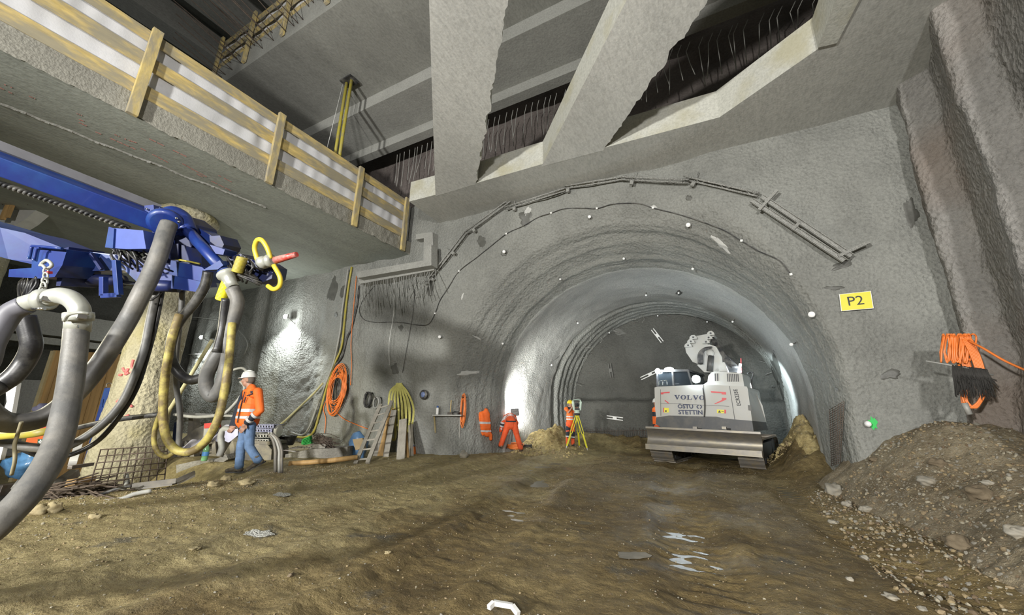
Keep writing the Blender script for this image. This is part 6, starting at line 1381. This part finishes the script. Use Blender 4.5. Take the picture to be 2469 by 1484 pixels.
# survey instrument on yellow tripod
YT = mat('yellow_tripod', (.75, .7, .03), .4); MINT = mat('mint_instrument', (.5, .62, .52), .4)
g = empty('tripod', J(1900, 1150), 'yellow survey tripod under the instrument', 'tripod'); top = J(1890, 395, -.25)
for (x, y, k) in ((1630, 1205, -.35), (1950, 1190, .5), (2145, 1255, -.3)):
    f_ = J(x, y, k); mid = top.lerp(f_, .55); sd = (f_-top).cross(_f).normalized()*.035
    mb = MB(); mb.bar(top+sd, mid+sd, .022, .03, _f); mb.bar(top-sd, mid-sd, .022, .03, _f); mb.bar(mid, top.lerp(f_, .93), .05, .045, _f); l_ = mb.build('leg', YT, g)
    mb = MB(); mb.tube([top.lerp(f_, .92), f_], [.02, .006], 8); mb.build('spike', WHITE, l_)
mb = MB(); mb.lathe(top, [(.09, -.03), (.1, 0), (.09, .03), (0, .03)], n=16); mb.build('head_plate', DARK, g)
g = empty('survey_instrument', top+Vector((0, 0, .03)), 'pale mint survey instrument with carrying handle on the yellow tripod', 'survey instrument'); c = top+Vector((0, 0, .04)); R = Matrix.Rotation(YAW, 3, 'Z')
mb = MB(); mb.lathe(c, [(.09, 0), (.1, .02), (.08, .05), (.1, .07), (.11, .1), (0, .1)], n=18); mb.build('base', MINT, g)
for k in (-1, 1): mb = MB(); mb.box(c+R @ Vector((.115*k, 0, .24)), (.07, .14, .3), R @ Matrix.Rotation(.12*k, 3, 'Y'), .02); mb.build('standard', MINT, g)
mb = MB(); mb.cyl(c+R @ Vector((0, -.11, .27)), c+R @ Vector((0, .1, .27)), .065, 16); o = mb.build('telescope', DARK, g); mb = MB(); mb.lathe(c+R @ Vector((0, -.115, .27)), [(.05, 0), (.045, .02), (0, .02)], R @ Vector((0, -1, 0)), 14); mb.build('lens', GLASS, o)
mb = MB(); mb.box(c+R @ Vector((0, -.08, .13)), (.16, .02, .06), R, .004); mb.build('display', DARK, g)
mb = MB(); mb.tube(spline([c+R @ Vector((-.13, 0, .36)), c+R @ Vector((-.11, 0, .43)), c+R @ Vector((.11, 0, .43)), c+R @ Vector((.13, 0, .36))], 4), .018, 8); mb.build('handle', MINT, g)
# ---- bending worker
B = gpt(1240, 1094); s3 = (vp(1240, 1000, B)-vp(1240, 1090, B)).length/1.15
J = lambda x, y, k=0: vp(1200+x/9.89, 960+y/9.89, B, k)
g = empty('person', B, 'person in orange work suit bending over before the brightly lit lining', 'person')
pe = J(320, 600); sh0 = J(285, 475, .42); hd_ = J(330, 500, .62)
mb = MB(); M, P = head(mb, hd_, _f*.6-Vector((0, 0, 1)), _f, .98)
icap(mb, pe, .12, sh0, .13); icap(mb, sh0, .07, hd_, .06)
sL, eL, hL = J(195, 475, .35), J(120, 590, .3), J(60, 820, .35); sR, eR, hR = J(385, 475, .42), J(450, 600, .6), J(430, 760, .7)
for a, b, c in ((sL, eL, hL), (sR, eR, hR)): icap(mb, a, .05, b, .044); icap(mb, b, .042, c, .03)
hand(mb, hL, Vector((0, 0, -1)), _r, 1, .5); hand(mb, hR, Vector((0, 0, -1)), -_r, 1, .5)
h1, k1, a1_ = J(250, 620), J(170, 850, .05), J(80, 1110, .1); h2, k2, a2_ = J(390, 620), J(450, 860), J(545, 1190, -.05)
for h, k, a in ((h1, k1, a1_), (h2, k2, a2_)): icap(mb, h, .08, k, .056); icap(mb, k, .052, a, .04)
fuse(mb, 'body', SKIN, g, .016, 1); mb = MB(); mb.ell(P(0, -.02, .01), Vector((.085, .1, .095)), M, 18, 12); mb.build('hair', HAIR, g)
mb = MB(); icap(mb, pe+Vector((0, 0, .04)), .15, sh0, .17); icap(mb, sL, .1, sR, .1)
for a, b, c in ((sL, eL, hL), (sR, eR, hR)): icap(mb, a, .08, b, .066); icap(mb, b, .064, b.lerp(c, .85), .055)
def mf3(c):
    d = hL-eL; t = (c-eL).dot(d)/d.length_squared; return 1 if t > -.05 and t < .45 and ((c-eL)-d*t).length < .1 else 0
j3 = fuse(mb, 'jacket', [HIVISD, NAVYC], g, .014, 2, mf3, .005)
ax = (sh0-pe).normalized()
for t in (.45, .72): ring_on(j3, j3, pe.lerp(sh0, t), ax, .06, REFL)
for t in (.02, .36): band(j3, eL, hL, t, .072, w=.05)
mb = MB(); icap(mb, pe+Vector((0, 0, .02)), .155, J(320, 640), .15)
for h, k, a in ((h1, k1, a1_), (h2, k2, a2_)): icap(mb, h, .115, k, .088); icap(mb, k, .086, a, .08)
t3 = fuse(mb, 'trousers', HIVISD, g, .014, 2, None, .006); mb = MB(); oval(mb, J(320, 558, .0), (ax*.6+Vector((0, 0, .8))).normalized(), _r, _f, .165, .165, .04); mb.build('belt', NAVYC, t3)
shoe(g, a1_, _f-_r*.3, BOOTB, 1.0, 0, .08); shoe(g, a2_, _f+_r*.3, BOOTB, 1.0, 0, .08)
# flood light on its tripod beside him, turned to the lining
g = empty('flood_light', J(400, 1100, .7), 'black flood light on a tripod behind the bending worker, turned to the lining', 'flood light'); c = J(410, 345, .55)
R = Matrix.Rotation(YAW+.0, 3, 'Z') @ Matrix.Rotation(-.12, 3, 'Y'); mb = MB(); mb.box(c, (.27, .09, .24), R, .02); o = mb.build('housing', ED, g); mb = MB(); mb.box(c+R @ Vector((0, .05, 0)), (.23, .01, .2), R); mb.build('lens', GLOW, o)
mb = MB()
for z in (-.07, -.035, 0, .035, .07): mb.box(c+R @ Vector((0, -.05, z)), (.2, .02, .012), R)
mb.build('cooling_ribs', GREYM, o)
mb = MB(); mb.cyl(c-Vector((0, 0, .12)), J(340, 720, .6), .014, 8); mb.build('stem', STEEL, g)
for x, y, k in ((190, 1200, .3), (335, 1090, 1.0), (615, 1150, .5)): mb = MB(); mb.cyl(J(350, 700, .6), J(x, y, k), .012, 8); mb.build('leg', STEEL, g)
LAMPC = c
lamp('flood_lamp_light', 'SPOT', c+_f*.12, 680, (1, 1, .95), .08, c+_f*4-_r*.6+Vector((0, 0, 1.9)), 150, .7)
# orange cable coil on the ground at his feet
c = gpt(1241, 1088, .05)
g = empty('cable_coil', c, 'orange cable coil lying at the feet of the bending worker', 'cable coil'); mb = MB(); rnd = random.Random(8); P = []
for i in range(8*20):
    t = 2*PI*i/20; k = i//20; P.append(c+Vector((math.cos(t)*(.2+.035*(k % 4)+.02*math.sin(i*.9)), math.sin(t)*(.17+.03*(k % 3)), .02+.018*k+.05*max(0, math.sin(t)))))
mb.tube(P, .014, 6); mb.build('winding', ORANGE, g)
mb = MB(); c = gpt(1272, 1083, .04); mb.tube([c+Vector((math.cos(i*.5)*.14, math.sin(i*.5)*.12, .01*i/4)) for i in range(40)], .015, 6); one(mb, 'cable_coil', BLACKH, 'small black cable coil on the ground right of the bending worker', 'cable coil')
# ---- person half hidden by the excavator
B = EO-EX_*1.6+EY_*1.3; B.z = gz(B.x, B.y); Bp = B.copy()
g = empty('person', B, 'person in orange and navy workwear mostly hidden left of the excavator', 'person')
U = Vector((0, 0, 1)); fw = EX_
def K(r, f, z): return Bp+EX_*r+EY_*f+U*z
mb = MB(); M, P = head(mb, K(0, 0, 1.62), EX_, U, 1); icap(mb, K(0, 0, 1.4), .12, K(0, 0, 1.0), .12)
for k in (-1, 1): icap(mb, K(0, .2*k, 1.4), .05, K(.06, .24*k, 1.12), .045); icap(mb, K(.06, .24*k, 1.12), .04, K(.28, .2*k, 1.0), .03); hand(mb, K(.28, .2*k, 1.0), EX_, U*-1, 1, .4); icap(mb, K(0, .09*k, .95), .08, K(.02, .1*k, .5), .06); icap(mb, K(.02, .1*k, .5), .055, K(0, .1*k, .1), .04)
fuse(mb, 'body', SKIN, g, .018, 1); helmet(g, P, M, HELW, 1)
mb = MB(); icap(mb, K(0, 0, 1.4), .15, K(0, 0, .95), .16); icap(mb, K(0, -.2, 1.42), .085, K(0, .2, 1.42), .085)
for k in (-1, 1): icap(mb, K(0, .2*k, 1.4), .08, K(.06, .24*k, 1.12), .065); icap(mb, K(.06, .24*k, 1.12), .062, K(.24, .2*k, 1.0), .05)
fuse(mb, 'jacket', [HIVIS, NAVYC], g, .015, 2, lambda c: 1 if 1.22 < c.z-Bp.z < 1.36 or c.z-Bp.z < .98 else 0)
mb = MB(); icap(mb, K(0, 0, .92), .14, K(0, 0, .85), .14)
for k in (-1, 1): icap(mb, K(0, .09*k, .9), .1, K(.02, .1*k, .5), .08); icap(mb, K(.02, .1*k, .5), .078, K(0, .1*k, .12), .07)
fuse(mb, 'trousers', HIVISD, g, .015, 2)
for k in (-1, 1): shoe(g, K(0, .1*k, .1), EX_, BOOT, 1.0)
# hi-vis jacket hanging on the wall
c = surf(1170, 1020, .12); g = empty('hanging_jacket', c, 'orange hi-vis jacket hanging from a hook on the wall left of the bending worker', 'jacket')
J = lambda x, y, k=0: vp(x, y, c, k)
mb = MB(); icap(mb, J(1162, 1001), .1, J(1169, 1035), .13); icap(mb, J(1174, 1000), .09, J(1174, 1046), .11); icap(mb, J(1157, 1003), .07, J(1164, 1048), .05); icap(mb, J(1176, 998), .06, J(1183, 1060), .05); icap(mb, J(1158, 998), .06, J(1173, 991), .05); icap(mb, J(1172, 988), .05, J(1174, 996), .07)
j4 = fuse(mb, 'jacket_cloth', HIVIS, g, .016, 2, None, .02)
for yy in (1020, 1040): ring_on(j4, j4, J(1172, yy), Vector((0, 0, 1)), .06, REFL)
mb = MB(); mb.tube([J(1174, 990, .15), J(1174, 982, .0)], .012, 6); mb.build('hook', STEEL, g)
# ================================================================== loose stones
def rock(x, y, r, m, label, seed, flat=.7, B=None, name='boulder'):
    c = gpt(x, y); mb = MB(); rr = px2m(c, r*.82); rnd = random.Random(seed); M = Matrix.Rotation(rnd.uniform(0, 3), 3, 'Z')
    mb.ell(c+Vector((0, 0, rr*flat*.45)), (rr, rr*rnd.uniform(.7, .95), rr*flat), M, 22, 14, .55, seed*3.7)
    o = one(mb, name, m, label, 'stone')
ROCKY = mat('yellow_stone', (.34, .285, .165), .85, var=.2, bump=.5, bscale=25, dirt=(.28, .22, .12), dscale=5); ROCKG = mat('grey_stone', (.3, .28, .235), .8, var=.2, bump=.4, bscale=20, dirt=(.28, .23, .15), dscale=4); ROCKB = mat('brown_stone', (.16, .125, .08), .85, var=.2, bump=.5, bscale=25)
for i, (x, y, r, m, l, f) in enumerate([(90, 1238, 25, ROCKY, 'larger yellow rock near the fat dark hose at the lower left', .6), (128, 1234, 19, ROCKY, 'upright yellow rock right of the larger one', 1.0), (228, 1250, 14, ROCKY, 'small yellow rock alone on the bright slope', .6),
    (512, 1172, 18, ROCKY, 'flat yellow rock before the walking person', .45), (545, 1158, 14, ROCKY, 'small rock just in front of the walking person', .6), (592, 1168, 22, ROCKY, 'flat rock right of the walking person\'s front foot', .45), (470, 1325, 14, ROCKY, 'flat yellow stone in the middle of the left mud', .3),
    (790, 1116, 20, ROCKG, 'flat grey stone at the ladder foot', .35), (1118, 1104, 15, ROCKG, 'pale stone at the wall foot left of the hanging jacket', .8), (2013, 1192, 26, ROCKG, 'big pale boulder at the foot of the rubble heap', .85), (2045, 1222, 14, ROCKG, 'pale angular stone below the big pale boulder', .8),
    (2088, 1232, 16, ROCKG, 'grey stone right of the pale angular stone', .6), (2362, 1200, 30, ROCKB, 'big brown boulder high on the rubble heap', .8), (2380, 1168, 14, ROCKG, 'pale stone above the big brown boulder', .5), (2108, 1112, 15, ROCKB, 'brown stone at the back foot of the heap', .5), (2235, 1165, 24, ROCKG, 'broad grey stone in the middle of the heap', .5),
    (2312, 1320, 34, ROCKB, 'brown clod in the lower middle of the heap', .6), (2148, 1442, 20, ROCKG, 'flat grey stone near the bottom of the heap', .35), (2085, 1350, 13, ROCKG, 'pale stone at the left edge of the lower heap', .6), (2455, 1290, 28, ROCKG, 'grey stone at the right edge of the picture', .6), (2050, 1400, 10, ROCKG, 'small pale stone at the lower left edge of the heap', .6),
    (2008, 1262, 12, ROCKG, 'pale stone on the mud before the heap', .5), (2260, 1120, 20, ROCKB, 'brown lump near the top of the heap', .6), (935, 1335, 9, ROCKY, 'small pale stone in the middle mud', .5), (700, 1390, 10, ROCKB, 'dark clod in the lower left mud', .5)]):
    rock(x, y, r, m, l, i+2, f)
# pebbles scattered over heap and mud: uncountable, one object each
ICO = None
def scatter(name, label, n, area, smin, smax, mats, seed, far=1.0):
    rnd = random.Random(seed); mb = MB(); phi = (1+5**.5)/2
    base = [Vector(v).normalized() for v in ((-1, phi, 0), (1, phi, 0), (-1, -phi, 0), (1, -phi, 0), (0, -1, phi), (0, 1, phi), (0, -1, -phi), (0, 1, -phi), (phi, 0, -1), (phi, 0, 1), (-phi, 0, -1), (-phi, 0, 1))]
    fs = [(0, 11, 5), (0, 5, 1), (0, 1, 7), (0, 7, 10), (0, 10, 11), (1, 5, 9), (5, 11, 4), (11, 10, 2), (10, 7, 6), (7, 1, 8), (3, 9, 4), (3, 4, 2), (3, 2, 6), (3, 6, 8), (3, 8, 9), (4, 9, 5), (2, 4, 11), (6, 2, 10), (8, 6, 7), (9, 8, 1)]
    for k in range(n):
        x, y = area(rnd); s = smin*(smax/smin)**(rnd.random()**2.2); h = BG.ray_cast(Vector((x, y, 3)), Vector((0, 0, -1)))
        if h[0] is None: continue
        c = h[0]+Vector((0, 0, s*.15)); R = Quaternion((rnd.random()-.5, rnd.random()-.5, rnd.random()), rnd.uniform(0, 6)); f = Vector((1, rnd.uniform(.6, 1), rnd.uniform(.35, .7)))*s
        mb.mi = rnd.randrange(len(mats)); vs = []
        for v in base: w = v*rnd.uniform(.8, 1.15); vs.append(c+R @ Vector((w.x*f.x, w.y*f.y, w.z*f.z)))
        mb.add(vs, fs, False)
    tag(mb.build(name, mats), label, 'pebbles', kind='stuff')
PEB = [mat('pebble_pale', (.3, .27, .2), .75), mat('pebble_grey', (.22, .205, .17), .75), mat('pebble_tan', (.26, .2, .11), .8), mat('pebble_dark', (.14, .1, .06), .85), mat('pebble_tan2', (.26, .2, .12), .85)]
def ar1(r):
    y = 1.5+8*r.random()**.9; x = 1.0+2.6*r.random(); return x, y
scatter('heap_pebbles', 'loose pebbles and stone chips all over the rubble heap', 9500, ar1, .005, .036, PEB, 1)
def ar2(r):
    y = 1.0+12*r.random(); x = -9+11*r.random(); return x, y
scatter('mud_pebbles', 'scattered pebbles and clods lying in the mud', 9500, ar2, .004, .015, PEB, 2)
def ar3(r):
    return -8.6+4*r.random()*r.random()+0, 1+6*r.random()
scatter('slope_gravel', 'coarse gravel along the bright crest at the left', 6000, ar3, .004, .02, [PEB[0], PEB[2], PEB[4]], 3)
def ar4(r):
    a = r.random(); return (-6.3+2.2*r.random()*r.random(), 11.6+2.6*r.random()) if a < .5 else (.7+1.2*r.random(), 12.4+2.6*r.random())
scatter('tunnel_spoil', 'yellow clods and spoil at the foot of the tunnel lining', 2600, ar4, .015, .07, [mat('spoil_yellow', (.42, .34, .16), .9), PEB[2]], 4)
SPO = ground_mat('sandy_spoil', [(.3, .23, .1), (.45, .36, .17), (.55, .46, .24)], .8, .95, 1.0, [(16, .2, (.5, .45, .3), .6)])
for x0, x1, y0, y1, cx, cy, l in ((-6.9, -4.5, 12.3, 15.2, -5.7, 13.7, 'yellow sandy spoil heap at the left foot of the tunnel lining'), (.75, 1.75, 11.7, 15.2, 1.5, 13.4, 'yellow-green spoil heap right of the excavator')):
    mb = MB(); mb.grid(lambda u, v: (lambda x, y: Vector((x, y, ground(x, y)-.06+.12*sstep(1.25, .6, math.hypot((x-cx)/(x1-x0)*2.2, (y-cy)/(y1-y0)*2.2)+.25*noise.noise(Vector((x*3, y*3, 0))))+.05*fbm((x, y, 3), 7, 3, 4))))(lerp(x0, x1, u), lerp(y0, y1, v)), 70, 90); tag(mb.build('spoil_heap', SPO), l, 'spoil heap', kind='stuff')
# splashed pale mortar on the mud
MORT = concrete('pale_mortar', (.5, .5, .47), bump=.6, bsc=30)
for i, (x, y, rx, ry, l) in enumerate(((625, 1290, 36, 9, 'pale mortar splash on the left mud'), (1530, 1342, 42, 9, 'grey mortar splash in the middle of the track mud'), (680, 1195, 22, 5, 'small pale splash behind the left mud'))):
    mb = MB(); n = 30; vs = [gpt(x, y, .015)]
    for k in range(n): t = 2*PI*k/n; s = 1+.5*noise.noise(Vector((math.cos(t)*2, math.sin(t)*2, i*5))); vs.append(gpt(x+rx*s*math.cos(t), y+ry*s*math.sin(t), .01))
    mb.add(vs, [(0, k+1, (k+1) % n+1) for k in range(n)], True); one(mb, 'mortar_splash', MORT if i != 1 else PEB[1], l, 'mortar splash')
# white batten end poking in at the bottom edge
mb = MB(); A = gpt(1180, 1478, .03); mb.bar(gpt(1178, 1482, .04), gpt(1190, 1474, .05), .03, .03); mb.bar(gpt(1190, 1474, .05), gpt(1235, 1478, .04), .03, .03); mb.bar(gpt(1235, 1478, .04), gpt(1250, 1490, .02), .03, .03); one(mb, 'bent_strip', WHITE, 'bent white strip at the bottom edge in the mud', 'strip')
# ================================================================== light
W_ = bpy.data.worlds.new('world'); SC.world = W_; W_.use_nodes = True
W_.node_tree.nodes['Background'].inputs[0].default_value = (.75, .82, .8, 1)
W_.node_tree.nodes['Background'].inputs[1].default_value = .13
lamp('work_or_fill_light', 'SPOT', (-4.0, -9, 3.4), 8300, (1, .985, .93), .3, (-2.5, 8, 5.5), 95)
lamp('work_or_fill_light', 'SPOT', (2.6, -7.5, 3.8), 4300, (1, .97, .93), .3, (-1, 8, 5.5), 140)
lamp('work_or_fill_light', 'SPOT', (-9.2, .3, 2.6), 260, (1, .93, .68), .2, (-5, 4, 0), 130)
lamp('work_or_fill_light', 'SPOT', (-11.0, -3, 3.0), 2600, (1, .95, .74), .2, (-12.7, 4.4, 1.2), 42)  # added warm spot without a fitting, brightens the rough pillar
SC.view_settings.view_transform = 'Standard'; SC.view_settings.look = 'None'; SC.view_settings.gamma = 1; SC.view_settings.exposure = .25
SC.view_settings.use_curve_mapping = False
SC.cycles.max_bounces = 4; SC.cycles.diffuse_bounces = 3; SC.cycles.glossy_bounces = 2; SC.cycles.transmission_bounces = 2; SC.cycles.caustics_reflective = False; SC.cycles.caustics_refractive = False; SC.cycles.use_adaptive_sampling = True; SC.cycles.adaptive_threshold = .03; SC.cycles.use_denoising = True
